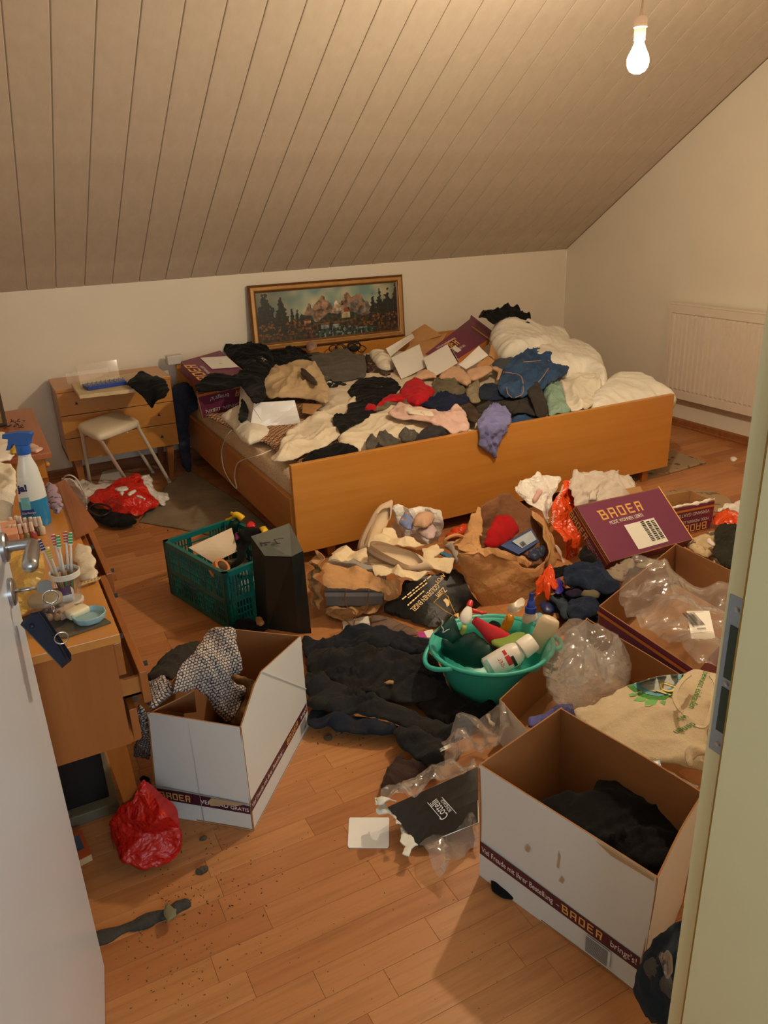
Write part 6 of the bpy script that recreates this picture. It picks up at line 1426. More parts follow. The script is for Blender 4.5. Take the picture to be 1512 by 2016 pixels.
FC('orange_film', None, None, F2, [(770, 930), (830, 850), (900, 830), (930, 880), (960, 950), (880, 1000), (890, 1040), (850, 1030), (840, 990), (780, 1000)], .07, M_orbag, parent=op, bulge=.05, fold=.03, fs=.06, crinkle=True)
FC('blue_part', None, None, F2, [(910, 910), (940, 840), (965, 820), (995, 860), (1000, 930), (960, 955), (920, 945)], .09, plain('violet_blue_plastic', (48, 34, 130), .35, .1), parent=op, bulge=.04, fold=.01, crinkle=True)
FC('blue_cap', None, None, F2, [(810, 1040), (840, 1015), (920, 1050), (910, 1100), (850, 1110), (815, 1090)], .06, plain('dark_blue_plastic', (30, 40, 90), .35), parent=op, bulge=.04, fold=.008)
FC('beige_scrap', 'beige paper scrap on the floor behind the turquoise basin', 'paper', F2, [(890, 1130), (950, 1075), (980, 1130), (930, 1160)], .03, M_kraft, bulge=.01, fold=.008, smooth=False)

# ------------------------------------------------------------------ clear films
M_film = film('clear_film', (.98, .97, .96), .09, .09, .9, 18)
M_film2 = film('bubble_film', (.98, .98, .98), .12, .10, .9, 20)
def FILM(name, lab, cat, cr, poly, z, mat=M_film, fold=.03, fs=.07, bulge=.05, **kw):
    return FC(name, lab, cat, cr, poly, z, mat, bulge=bulge, fold=fold, fs=fs, crinkle=True, **kw)
FILM('film_bag', 'clear plastic film bag lying in the aubergine carton at the right', 'film', (960, 1060, 3.024), [(770, 430), (800, 260), (850, 150), (950, 180), (1070, 220), (1130, 270), (1250, 340), (1330, 370), (1440, 360), (1440, 560), (1400, 760), (1320, 790), (1240, 770), (1100, 680), (960, 590), (890, 540), (830, 480)], [.16, .24, .30, .28, .24, .20, .18, .18, .2, .2, .2, .19, .19, .19, .19, .19, .17], fs=.08, fold=.04, bulge=.06)
fl_ = thing('film_label', 'white barcode sticker on the clear film in the right carton', 'label', P(1380, 1230, .25))
q = [P(a, b, .262) for a, b in crop(960, 1060, 3.024, [(1215, 600), (1355, 590), (1320, 430), (1185, 432)])]
slab('sticker', q, .0008, M_paper, M_paper, fl_, wob=.003)
barcode(q[0].lerp(q[3], .42) + (q[1] - q[0]) * .15, q[1] - q[0], q[3] - q[0], (q[1] - q[0]).length * .55, (q[3] - q[0]).length * .45, M_ink, fl_, 14, .004)
patch('print_line', q[0].lerp(q[3], .3) + (q[1] - q[0]) * .3, q[1] - q[0], q[3] - q[0], .03, .004, M_ink, fl_, .004)
# bubble plastic: soft round bag with many dents
pl = [(440, 560), (425, 500), (440, 430), (480, 350), (540, 290), (620, 258), (690, 255), (730, 275), (800, 258), (870, 300), (910, 340), (1020, 325), (1085, 400), (1110, 480), (1140, 530), (1110, 640), (1060, 690), (960, 740), (880, 770), (830, 810), (740, 840), (650, 820), (560, 800), (500, 720), (460, 660)]
FC('bubble_bag', 'crumpled clear air cushion bag in the middle carton', 'film', G4, pl, .17, M_film2, bulge=.22, edge=.07, fold=.014, fs=.045, back=.3, puffy=True)
FC('inner_bubble_bag', 'second layer of clear film inside the air cushion bag', 'film', G4, [(560, 640), (600, 400), (700, 330), (780, 330), (800, 420), (900, 520), (1000, 440), (1060, 500), (1040, 620), (900, 700), (760, 760), (640, 760)], .19, M_film2, bulge=.08, edge=.05, fold=.04, fs=.05, crinkle=True)
FC('violet_cloth', 'violet blue ribbed cloth in the middle carton', 'cloth', G4, [(308, 935), (420, 900), (520, 860), (600, 825), (680, 830), (700, 940), (600, 900), (480, 950), (315, 1010)], .13, fabric('violet_rib', (112, 112, 176), (60, 62, 120), weave=120), bulge=.02, fold=.01, fa=.4)
# cotton shopping bag
F_cot = fabric('natural_cotton', (208, 190, 160), (196, 176, 146), weave=500, scale=6)
cb = thing('cotton_bag', 'natural cotton shopping bag with a round green and blue emblem lying over the middle carton', 'bag', P(1300, 1450, 0))
zc = .215
FC('bag_body', None, None, G5, [(48, 655), (140, 640), (300, 560), (470, 470), (720, 400), (890, 385), (1000, 350), (1160, 380), (1180, 440), (1150, 580), (1120, 720), (1080, 820), (1100, 930), (1090, 1010), (1090, 1160), (950, 1120), (820, 1090), (700, 1070), (480, 1075), (300, 970), (150, 830), (60, 745)], zc, F_cot, parent=cb, bulge=.10, edge=.12, fold=.018, fs=.17, fa=-.5)
ztop = zc + .062
T5 = lambda x, y, dz=0: P(*crop(*G5, [(x, y)])[0], ztop + dz)
def drape(ob, parts, lift=.0022):
    """lay flat print onto the cloth below it (straight down)"""
    from mathutils.bvhtree import BVHTree
    me = ob.data; off = Vector(ROOT[cb.name]); bv = BVHTree.FromPolygons([v.co + off for v in me.vertices], [p.vertices for p in me.polygons])
    for p in parts:
        bm = bmesh.new(); bm.from_mesh(p.data)
        bmesh.ops.triangulate(bm, faces=bm.faces[:])
        for _ in range(3):
            el = [e for e in bm.edges if e.calc_length() > .012]
            if not el: break
            bmesh.ops.subdivide_edges(bm, edges=el, cuts=1)
            bmesh.ops.triangulate(bm, faces=bm.faces[:])
        for v in bm.verts:
            w_ = v.co + off; d = (w_ - EYE).normalized(); h = bv.ray_cast(EYE, d)
            if h[0] is not None: v.co = h[0] - d * lift * (1 + p.get('layer', 0) * .8) - off
        bm.to_mesh(p.data); bm.free()
cbody = bpy.data.objects['bag_body.002'] if 'bag_body.002' in bpy.data.objects else None
cbody = [c for c in cb.children if c.name.startswith('bag_body')][0]
prints = []
def blob(name, pts, mat, layer=0):
    o = emit(name, [T5(x, y) for x, y in pts], [tuple(range(len(pts)))], mat, cb); o['layer'] = layer; prints.append(o)
M_pg, M_pgd, M_pb, M_pgr, M_py = plain('print_green', (104, 164, 84), .8), plain('print_dark_green', (58, 128, 44), .8), plain('print_blue', (96, 156, 172), .8), plain('print_grey', (168, 172, 166), .8), plain('print_yellow', (232, 204, 96), .8)
blob('emblem_green', [(455, 480), (520, 465), (560, 520), (640, 560), (740, 560), (820, 500), (870, 400), (905, 385), (880, 480), (830, 550), (750, 590), (640, 590), (540, 550)], M_pgd, 0)
blob('emblem_blue', [(500, 468), (560, 450), (600, 500), (680, 540), (760, 530), (830, 470), (860, 395), (890, 392), (860, 470), (800, 540), (710, 565), (610, 545), (540, 505)], M_pb, 1)
blob('emblem_field', [(545, 452), (640, 420), (740, 398), (860, 388), (850, 440), (800, 500), (720, 535), (640, 520), (580, 490)], M_pgr, 2)
for pts in ([(470, 550), (500, 538), (538, 548), (520, 562), (480, 566)], [(508, 595), (540, 570), (610, 572), (600, 598), (560, 606)], [(597, 640), (600, 600), (640, 585), (700, 592), (680, 630), (640, 640)], [(718, 605), (740, 595), (765, 602), (755, 634), (740, 625)]): blob('leaf_print', pts, M_pg, 0)
lo_ = []
def print_text(t, a, b, upto, mat, layer, h, wmax=None, name='lettering'):
    A_, B_ = T5(*a), T5(*b); o = lettering(t, A_, B_ - A_, T5(*upto) - A_, h, mat, cb, 'LEFT', lift=0, wmax=wmax, name=name); o['layer'] = layer; prints.append(o)
# yellow word read from the upper right to the lower left
print_text('Di', (740, 440), (640, 590), (800, 490), M_ink, 3, .052, .105, 'emblem_letters')
print_text('Di', (737, 444), (640, 590), (800, 490), M_py, 4, .046, .098, 'emblem_letters')
print_text('bewusst einkaufen', (1060, 365), (925, 690), (1120, 390), M_pgd, 0, .020, None)
print_text('Wir', (905, 700), (830, 750), (925, 725), M_pgd, 0, .017)
print_text('denen', (975, 765), (830, 830), (1000, 800), M_pgd, 0, .022)
drape(cbody, prints)
for pl in ([(950, 390, .02), (900, 430, .03), (850, 500, .03), (835, 580, .025), (865, 650, .02), (900, 690, .01)], [(1120, 400, .02), (1160, 470, .03), (1140, 600, .04), (1110, 720, .03), (1060, 800, .02), (1000, 790, .01)]):
    pts = spline([T5(x, y, z) for x, y, z in pl], 6)
    V = []; 
    for i, p in enumerate(pts):
        t_ = (pts[min(i + 1, len(pts) - 1)] - pts[max(i - 1, 0)]).normalized(); sd_ = t_.cross(Vector((0, 0, 1))).normalized()
        V += [p - sd_ * .006, p + sd_ * .006, p + sd_ * .006 - Vector((0, 0, .004)), p - sd_ * .006 - Vector((0, 0, .004))]
    F = [(i * 4 + j, i * 4 + (j + 1) % 4, i * 4 + 4 + (j + 1) % 4, i * 4 + 4 + j) for i in range(len(pts) - 1) for j in range(4)]
    emit('carry_strap', V, F, F_cot, cb)
FC('bag_mouth', None, None, G5, [(915, 990), (980, 940), (1090, 935), (1110, 1010), (1000, 1060), (960, 1110), (925, 1060)], zc + .05, F_cot, parent=cb, bulge=.03, fold=.02, fs=.06)
dc = thing('blue_white_carton', 'white and light blue printed packet under the cotton bag', 'carton', P(1270, 1510, .2))
q = [P(a, b, .262) for a, b in crop(*C4, [(845, 298), (985, 288), (1008, 370), (930, 345)])]
qn = Vector((0, 0, 1)); MB().prism(q, qn, .02).build('packet', plain('pale_blue_pack', (150, 180, 200), .3), dc)
MB().prism([q[0].lerp(q[2], .06), q[1].lerp(q[3], .12), q[2].lerp(q[0], .2), q[3].lerp(q[1], .12)], qn, -.0006).build('white_label', M_paper, dc)
FILM('wrapper_film', 'shiny light blue wrapper beside the packet under the cotton bag', 'film', C4, [(985, 360), (1020, 365), (1090, 400), (1190, 430), (1100, 410), (1010, 385)], .26, film('blue_film', (.8, .93, 1), .15, .08), bulge=.01, fold=.01)

# ------------------------------------------------------------------ left carton with the tweed jacket
A, B, Lf = P(500, 1636), P(608, 1431), P(303, 1583)
Lf = A + (P(290, 1402, .345) - P(491, 1430, .345)) * Vector((1, 1, 0)).length / 1.414
D = B + (Lf - A); hb_ = .345
bl_ = thing('white_carton', 'open white carton at the left with a tweed jacket hanging out', 'box', (A + D) / 2)
tp_ = [upz(Lf, hb_), upz(A, hb_), upz(B, hb_), upz(D, hb_)]
rn = (B - A).cross(Vector((0, 0, 1))).normalized()
slab('side_panel', [Lf, A, upz(A, hb_), P(290, 1402, hb_)], .004, M_wbox, M_kin, bl_, n=6)
Qp, Ap = PN(515, 1322, A, rn), PN(502, 1348, A, rn)
V = [A, B, upz(B, hb_), Qp, Ap, upz(A, hb_)]; k = len(V); W_ = [v - rn * .004 for v in V]
F = [tuple(range(k)), tuple(range(2 * k - 1, k - 1, -1))] + [(j, i, i + k, j + k) for i, j in ((i, (i + 1) % k) for i in range(k))]
emit('side_panel', V + W_, F, [M_wbox, M_kin], bl_, False, [0, 1] + [1] * k)
MB().tube([Qp + rn * .001, PN(602, 1356, A, rn) + rn * .001], .0022, 5).build('fold_crease', M_wbox, bl_)
slab('side_panel', [B, D, upz(D, hb_), upz(B, hb_)], .004, M_wbox, M_kin, bl_); slab('side_panel', [D, Lf, P(290, 1402, hb_), upz(D, hb_)], .004, M_wbox, M_kin, bl_)
slab('bottom', [v + Vector((0, 0, .006)) for v in (Lf, A, B, D)], .004, M_kin, M_kin, bl_, n=2)
lz = Vector((0, 0, 1)); lu = (A - Lf); lnn = lu.cross(lz).normalized(); ru2 = (B - A)
slab('inner_flap', [P(292, 1405, hb_ - .002), P(382, 1358, hb_ + .01), P(386, 1400, .2), P(300, 1410, .22)], .003, M_kin, M_kin, bl_)
o = Lf + lz * .062
MB().prism([o + lnn * .0045 + lu * .05, o + lu * .995 + lnn * .0045, o + lu * .995 + lnn * .0045 + lz * .026, o + lu * .62 + lnn * .0045 + lz * .032, o + lu * .58 + lnn * .0045 + lz * .036, o + lnn * .0045 + lu * .05 + lz * .036], lnn, .0012).build('printed_band', plain('aubergine_band_dark', (62, 22, 42), .5), bl_)
logo(o + lu * .24 + lz * .007, lu, lz, .022, M_gold, bl_, lift=.0052)
lettering('VERSAND', o + lu * .50 + lz * .010, lu, lz, .014, M_wtxt, bl_, 'LEFT', lift=.0052)
lettering('GRATIS', o + lu * .80 + lz * .008, lu, lz, .012, M_wtxt, bl_, 'LEFT', lift=.0052)
MB().prism([o + lu * a + lz * z + lnn * .0062 for a, z in ((.60, .008), (.68, .012), (.74, .020), (.86, .022), (.97, .034), (.62, .036), (.58, .022))], lnn, .0005).build('torn_spot', M_tear, bl_)
MB().prism([Lf + lu * .50 + lnn * .0046 + lz * .0, Lf + lu * .506 + lnn * .0046, Lf + lu * .50 + lnn * .0046 + lz * .24, Lf + lu * .497 + lnn * .0046 + lz * hb_], lnn, .0006).build('panel_seam', plain('seam_shade', (150, 148, 142), .8), bl_)
MB().prism([Lf + lu * .02 + lz * .105 + lnn * .0046, Lf + lu * .99 + lz * .094 + lnn * .0046, Lf + lu * .99 + lz * .097 + lnn * .0046, Lf + lu * .02 + lz * .108 + lnn * .0046], lnn, .0006).build('score_line', plain('seam_shade', (150, 148, 142), .8), bl_)
o = A + lz * .066
MB().prism([o + rn * .001, o + ru2 * .99 + rn * .001, o + ru2 * .99 + rn * .001 + lz * .032, o + rn * .001 + lz * .036], rn, .0006).build('printed_band', M_band, bl_)
lettering('Viel Freude mit Ihrer Bestellung –', o + ru2 * .01 + lz * .010, ru2, lz, .015, M_wtxt, bl_, 'LEFT', lift=.0016, wmax=ru2.length * .52)
logo(o + ru2 * .70 + lz * .006, ru2, lz, .021, M_gold, bl_, lift=.0016, gap=5)
lettering("bringt's!", o + ru2 * .86 + lz * .010, ru2, lz, .015, M_wtxt, bl_, 'LEFT', lift=.0016, wmax=ru2.length * .12)
V = []; F = []
for k_ in range(9):
    z = -.045 + .0046 * k_; b = len(V); q = o + ru2 * .84
    V += [q + lz * z + rn * .0016, q + ru2 * .11 + lz * z + rn * .0016, q + ru2 * .11 + lz * (z + .0022) + rn * .0016, q + lz * (z + .0022) + rn * .0016]; F.append((b, b + 1, b + 2, b + 3))
emit('barcode', V, F, plain('grey_ink', (90, 88, 90), .6), bl_)
def tweed(name):
    n = NT(name); v0 = n.coord('UV', (105, 125, 1)); wz = n.n('ShaderNodeTexNoise', inp={'Scale': 1.1, 'Detail': 1}); n.l(v0, wz.inputs['Vector']); ad = n.n('ShaderNodeVectorMath', operation='MULTIPLY_ADD'); ad.inputs[1].default_value = (.9, .9, 0); n.l(wz.outputs['Color'], ad.inputs[0]); n.l(v0, ad.inputs[2]); v = ad.outputs[0]; b = n.n('ShaderNodeTexBrick', offset=.5, inp={'Scale': 1.0, 'Mortar Size': .26, 'Brick Width': 1.0, 'Row Height': 1.0, 'Mortar Smooth': .9})
    b.inputs['Color1'].default_value = tuple(lin((206, 196, 182))) + (1,); b.inputs['Color2'].default_value = tuple(lin((186, 170, 160))) + (1,); b.inputs['Mortar'].default_value = tuple(lin((30, 30, 44))) + (1,)
    n.l(v, b.inputs['Vector']); z = n.noise(v, .7, 2); n.col(n.mix(n.ramp(z, [(.55, [0] * 3), (.8, [.7] * 3)]), b.outputs['Color'], lin((70, 78, 116)))); n.set(Roughness=.95); n.bump(b.outputs['Fac'], -.8, .004); return n.m
F_tw = tweed('tweed_wool')
tj_ = thing('tweed_jacket', 'black and white tweed jacket hanging over the left carton', 'jacket', P(400, 1450, .1))
FC('jacket_back', None, None, G6, [(640, 128), (720, 110), (820, 88), (850, 125), (870, 220), (895, 330), (898, 450), (820, 492), (850, 540), (935, 558), (910, 680), (870, 790), (800, 852), (700, 765), (620, 660), (540, 570), (440, 600), (350, 645), (368, 560), (400, 440), (450, 360), (520, 290), (600, 190)], [.44, .46, .46, .45, .43, .40, .36, .33, .32, .30, .27, .25, .22, .25, .30, .36, .37, .37, .40, .42, .43, .44, .44], F_tw, parent=tj_, bulge=.05, fold=.03, fs=.12, fa=1.9)
FC('jacket_front', None, None, G6, [(125, 530), (200, 515), (280, 475), (350, 508), (362, 600), (300, 670), (190, 742), (150, 705)], [.32, .36, .38, .38, .37, .36, .36, .34], F_tw, parent=tj_, bulge=.03, fold=.014)
FC('jacket_hem', None, None, G6, [(95, 710), (150, 740), (165, 850), (172, 1000), (175, 1150), (110, 1120), (55, 1110), (60, 1010), (120, 960)], [.30, .30, .25, .18, .08, .06, .05, .12, .2], F_tw, parent=tj_, bulge=.03, fold=.016)
FC('lining', 'light brown satin lining cloth inside the left carton', 'cloth', G6, [(830, 500), (880, 470), (940, 500), (1015, 512), (985, 570), (980, 660), (965, 880), (900, 870), (800, 860), (880, 770), (930, 620), (920, 560), (850, 540)], [.28, .30, .31, .31, .29, .27, .2, .2, .2, .22, .26, .28, .28], fabric('tan_satin', (166, 126, 84), (140, 102, 64), rough=.55), bulge=.03, fold=.02, fs=.06)
FC('dark_filling', 'dark clothes at the bottom of the left carton', 'clothes', G6, [(520, 600), (700, 760), (800, 850), (960, 880), (1010, 560), (900, 460), (640, 520)], .08, F_brown, bulge=.04, fold=.02)
FC('slate_trousers', 'dark slate trousers on the floor behind the left carton', 'trousers', G6, [(128, 505), (200, 440), (330, 312), (400, 258), (500, 225), (575, 200), (560, 270), (460, 380), (400, 440), (360, 520), (300, 490), (240, 500), (180, 525)], [.14, .12, .08, .06, .05, .05, .08, .12, .15, .16, .16, .16, .15], F_char, bulge=.05, fold=.022, fs=.12, fa=.7)

# ------------------------------------------------------------------ denim heap on the floor
F_dj = fabric('dusty_black_denim', (30, 32, 38), (44, 40, 36), weave=420, scale=10)
F_dj2 = fabric('blue_black_denim', (24, 32, 48), (36, 36, 38), weave=420, scale=10)
for nm, lab, pl, z, m, fa_, f_ in (
    ('trousers', 'blue black jeans at the back of the dark heap on the floor', [(15, 135), (100, 150), (180, 165), (280, 120), (400, 78), (480, 58), (570, 54), (680, 75), (780, 100), (870, 130), (1040, 142), (1040, 250), (960, 300), (800, 290), (600, 260), (400, 300), (250, 260), (100, 300), (30, 280)], .035, F_dj2, .05, .04),
    ('trousers', 'dusty black jeans in the middle of the dark heap on the floor', [(40, 380), (60, 260), (200, 230), (420, 240), (620, 230), (800, 280), (960, 290), (1060, 300), (1130, 420), (1180, 560), (1040, 640), (880, 640), (740, 640), (600, 620), (480, 570), (300, 520), (120, 470)], .05, F_dj, -.1, .045),
    ('trousers', 'dusty black trouser leg along the front of the dark heap', [(40, 400), (150, 440), (300, 500), (480, 580), (640, 640), (760, 650), (900, 720), (1050, 800), (1200, 860), (1330, 850), (1300, 930), (1200, 960), (1040, 950), (880, 880), (700, 780), (500, 750), (300, 740), (70, 710), (50, 560)], .065, F_dj, -.35, .04),
    ('skirt', 'black skirt lying under the turquoise basin', [(900, 600), (1000, 500), (1140, 520), (1200, 600), (1300, 645), (1440, 670), (1530, 620), (1560, 720), (1470, 800), (1330, 860), (1180, 840), (1040, 790), (960, 720)], .03, F_black, .3, .03),
    ('trousers', 'blue black jeans leg at the front left of the dark heap', [(68, 700), (200, 720), (350, 760), (520, 770), (700, 800), (805, 855), (720, 905), (600, 900), (480, 892), (300, 862), (75, 838)], .045, F_dj2, -.08, .03),
    ('trousers', 'dark jeans leg pointing to the bottom right of the heap', [(715, 895), (810, 862), (900, 890), (1010, 930), (1180, 950), (1150, 1010), (1130, 1060), (1150, 1155), (1080, 1150), (1000, 1145), (940, 1110), (860, 1040), (790, 990)], .055, F_dj, -.8, .028)):
    FC(nm, lab, 'clothes', G7, pl, z, m, bulge=.05, fold=f_ * 1.0, fs=.10, fa=fa_, aniso=5, group='dark trousers heaped on the floor')
FC('belt', 'beige canvas belt end under the middle carton', 'belt', G4, [(-5, 910), (15, 905), (30, 960), (60, 985), (30, 990), (0, 960)], .06, F_cream, bulge=.01, fold=.006, res=.007)

# maroon cloth, flat black box, clear bags, white card
FC('maroon_cloth', 'dark maroon brown knitted cloth on the floor before the jeans', 'cloth', S9, [(550, 1010), (565, 960), (600, 920), (660, 840), (700, 880), (740, 860), (800, 890), (845, 920), (860, 930), (800, 960), (730, 990), (640, 1000), (600, 1040), (560, 1030)], .02, fabric('maroon_knit', (72, 52, 46), (52, 36, 34), weave=220), bulge=.04, fold=.024, fs=.06)
tag(MB().prism([P(a, b, .0035) for a, b in crop(*S9, [(376, 1190), (596, 1190), (600, 1200), (598, 1350), (590, 1362), (368, 1362), (362, 1350), (370, 1200)])], (0, 0, 1), .003).build('beer_mat', M_paper), 'square white card with rounded corners on the bare floor', 'card')
fb = thing('flat_black_box', 'flat black gift box with white script and torn ends leaning at the front right carton', 'box', P(830, 1620, 0))
q = [P(*crop(*S9, [(765, 1360)])[0], .02), P(*crop(*S9, [(1112, 1222)])[0], .06), P(*crop(*S9, [(1108, 898)])[0], .12), P(*crop(*S9, [(590, 1132)])[0], .085)]
M_bbox = plain('black_gift_box', (26, 22, 22), .35, .1, 6)
slab('lid', q, .003, M_bbox, M_white, fb, wob=.001)
dnb = (q[1] - q[0]).cross(q[3] - q[0]).normalized() * -.035
for i in range(3):
    a, b = q[(i + 0) % 4], q[(i + 1) % 4]; slab('side_panel', [a + dnb, b + dnb, b, a], .002, M_bbox, M_white, fb, n=2)
slab('bottom', [p + dnb for p in q][::-1], .002, M_bbox, M_white, fb, n=2)
bq_ = lambda x, y: PN(*crop(*S9, [(x, y)])[0], q[0], (q[1] - q[0]).cross(q[3] - q[0]).normalized())
tu, tv = bq_(870, 1095) - bq_(935, 1185), bq_(860, 1190) - bq_(935, 1185)
lettering('Cottelli', bq_(942, 1180), tu, tv, .026, M_wtxt, fb, 'LEFT', lift=.001, wmax=(bq_(870, 1085) - bq_(942, 1180)).length)
lettering('BONDAGE', bq_(958, 1150), tu, tv, .010, M_wtxt, fb, 'LEFT', lift=.001, wmax=(bq_(900, 1080) - bq_(950, 1145)).length)
for a, b in (((820, 1104), (902, 1200)), ((902, 1073), (985, 1166))):
    a, b = bq_(*a), bq_(*b); patch('printed_line', a, b - a, tv, (b - a).length, .0015, M_wtxt, fb, -.001 if (b - a).cross(tv).dot(EYE - a) < 0 else .001)
M_torn = plain('white_torn_card', (214, 212, 200), .8, .05, 20)
for pl, z in (([(590, 1130), (560, 1080), (520, 1110), (525, 1150), (560, 1150), (530, 1195), (580, 1205), (620, 1180), (640, 1240), (670, 1235)], .07), ([(665, 1260), (720, 1310), (770, 1362), (740, 1380), (715, 1430), (680, 1418), (700, 1370), (665, 1345)], .03), ([(520, 1115), (560, 1085), (640, 1105), (600, 1130), (545, 1150)], .09)):
    FC('torn_flap', None, None, S9, pl, z, M_torn, parent=fb, bulge=.01, fold=.014, fs=.05, crinkle=True, smooth=False, res=.006)
FILM('film_sleeve', 'clear torn sleeve along the upper edge of the flat black box', 'film', S9, [(560, 1080), (640, 1020), (800, 945), (950, 905), (1105, 890), (1100, 915), (900, 990), (700, 1085), (640, 1105), (590, 1095)], [.09, .09, .10, .11, .13, .14, .13, .11, .10, .09], bulge=.01, fold=.02, fs=.05, res=.007)
FILM('film_scrap', 'clear film scrap on the floor below the flat black box', 'film', S9, [(780, 1380), (900, 1330), (1020, 1270), (1112, 1240), (1112, 1370), (1060, 1380), (980, 1450), (930, 1560), (890, 1575), (850, 1500), (800, 1430)], .015, bulge=.02, fold=.03, fs=.07)
cbg = thing('clear_bag', 'clear plastic bag with a small label lying on the jeans at the middle carton', 'film', P(930, 1470, .06))
FILM('film', None, None, S9, [(890, 810), (940, 765), (1000, 720), (1130, 660), (1240, 650), (1310, 720), (1260, 770), (1180, 830), (1115, 880), (1050, 905), (960, 935), (930, 900), (920, 840)], .08, bulge=.04, fold=.04, fs=.08, parent=cbg)
q_ = [P(a, b, .115) for a, b in crop(*S9, [(895, 815), (955, 785), (945, 768), (888, 797)])]
slab('label', q_, .0006, M_paper, M_paper, cbg); barcode(q_[0].lerp(q_[3], .2), q_[1] - q_[0], q_[3] - q_[0], .018, .01, M_ink, cbg, 7, .001)

# dark cloth bundle at the door frame
C5 = (1250, 1260, 2.668)
tb_ = thing('garment_bundle', 'dark teal cloth bundle behind the front right carton at the door frame', 'clothes', PX(1290, 1980, .93))
cloth('cloth', [PX(a, b, x) for (a, b), x in zip(crop(*C5, [(10, 1720), (80, 1620), (160, 1520), (260, 1475), (260, 1700), (215, 1850), (190, 2016), (60, 2016), (30, 1900)]), (.95, .96, .97, .97, .93, .90, .89, .90, .93))], fabric('dark_teal_cloth', (38, 52, 66), (28, 40, 52)), parent=tb_, bulge=.03, fold=.02, fs=.08)
cloth('grey_lining', [PX(a, b, x) for (a, b), x in zip(crop(*C5, [(40, 1700), (100, 1650), (200, 1800), (195, 1900), (130, 1850), (70, 1760)]), (.925, .93, .90, .89, .90, .92))], fabric('grey_lining', (84, 84, 82)), parent=tb_, bulge=.012, fold=.008)
cloth('film', [PX(a, b, x) for (a, b), x in zip(crop(*C5, [(140, 1640), (230, 1640), (225, 1760), (190, 1760)]), (.93, .92, .905, .91))], M_film, parent=tb_, bulge=.015, fold=.02, crinkle=True)

# ------------------------------------------------------------------ turquoise basin and what stands in it
M_turq = plain('turquoise_plastic', (58, 176, 160), .35, .04)
bc_ = Vector((1.352, 1.925, .012)); bs = thing('wash_basin', 'turquoise plastic wash basin full of cleaning bottles on the dark trousers', 'basin', bc_)
Mb = frame(bc_, (0, 0, 1), (.94, -.33, 0))
prof = [(.001, .0), (.130, .0), (.142, .006), (.158, .05), (.182, .13), (.197, .168), (.204, .176), (.211, .175), (.213, .168), (.209, .162)]
prof2 = [(.205, .165), (.192, .166), (.178, .13), (.154, .052), (.136, .010), (.001, .008)]
MB().lathe(prof + prof2, Mb, 48, 1.02, .94, cap=False).build('basin', M_turq, bs, True)
for a0 in (math.pi + .25, .0):
    pts = [Mb @ Vector((math.cos(a0 + t) * (.206 + .034 * math.sin(math.pi * (t + .42) / .84)) * 1.02, math.sin(a0 + t) * (.206 + .034 * math.sin(math.pi * (t + .42) / .84)) * .94, .166 - .02 * math.sin(math.pi * (t + .42) / .84))) for t in [-.42 + .84 * i / 10 for i in range(11)]]
    MB().tube(pts, .0085, 8).build('handle', M_turq, bs, True)
B2 = (840, 1160, 3.4)
def at2(x, y, z): return P(*crop(*B2, [(x, y)])[0], z)
def bottle(root, a, b, prof, mat, flat=1.0, side=None, n=22, m2=None, name='body'):
    """bottle from base a to top b; prof = [(t along axis, radius)]"""
    ax = b - a; L = ax.length; M = frame(a, ax, side or (EYE - a).cross(ax)); mb = MB()
    mb.lathe([(.001, 0)] + [(r, t * L) for t, r in prof] + [(.001, prof[-1][0] * L)], M, n, 1, flat, cap=False); return mb.build(name, mat, root, True, sharp=50), M, L
def wrap(name, root, M, r0, z0, z1, a0, a1, mat, flat=1.0, n=8, lift=.0012):
    V = []; F = []
    for i in range(n + 1):
        q = a0 + (a1 - a0) * i / n
        for z in (z0, z1): V.append(M @ Vector(((r0(z) + lift) * math.cos(q), (r0(z) + lift) * math.sin(q) * flat, z)))
    for i in range(n): F.append((2 * i, 2 * i + 2, 2 * i + 3, 2 * i + 1))
    return emit(name, V, F, mat, root, True)
hw_ = thing('hot_water_bottle', 'dark green rubber hot water bottle standing in the left of the basin', 'bottle', at2(250, 430, .08))
M_rub = plain('green_rubber', (14, 62, 56), .45, .06)
cloth('rubber_body', [P(*crop(*B2, [(a, b)])[0], z) for a, b, z in [(100, 330, .20), (160, 350, .19), (230, 310, .22), (300, 295, .22), (360, 320, .20), (420, 380, .17), (490, 430, .15), (450, 480, .12), (350, 530, .09), (230, 510, .08), (130, 460, .10), (80, 400, .14)]], M_rub, parent=hw_, bulge=.05, fold=.002, puffy=True, edge=.06)
ct, cbm = at2(110, 235, .26), at2(205, 330, .215)
nx_ = frame((0, 0, 0), cbm - ct, (EYE - ct).cross(cbm - ct)).to_3x3()
MB().lathe([(.044, 0), (.046, .003), (.040, .02), (.026, .05), (.024, .07), (.024, .068), (.02, .05), (.034, .02), (.041, .004), (.044, 0)], frame(ct, cbm - ct, (EYE - ct).cross(cbm - ct)), 24, 1, .55, cap=False).build('funnel_neck', M_rub, hw_, True)
MB().tube(spline([at2(100, 208, .292), at2(108, 225, .285), at2(98, 245, .275), at2(112, 270, .268), at2(108, 290, .26), at2(140, 272, .264), at2(152, 268, .262)], 5), .0022, 6).build('embossed_hook', plain('pale_rubber_print', (150, 166, 160), .6), hw_, True)
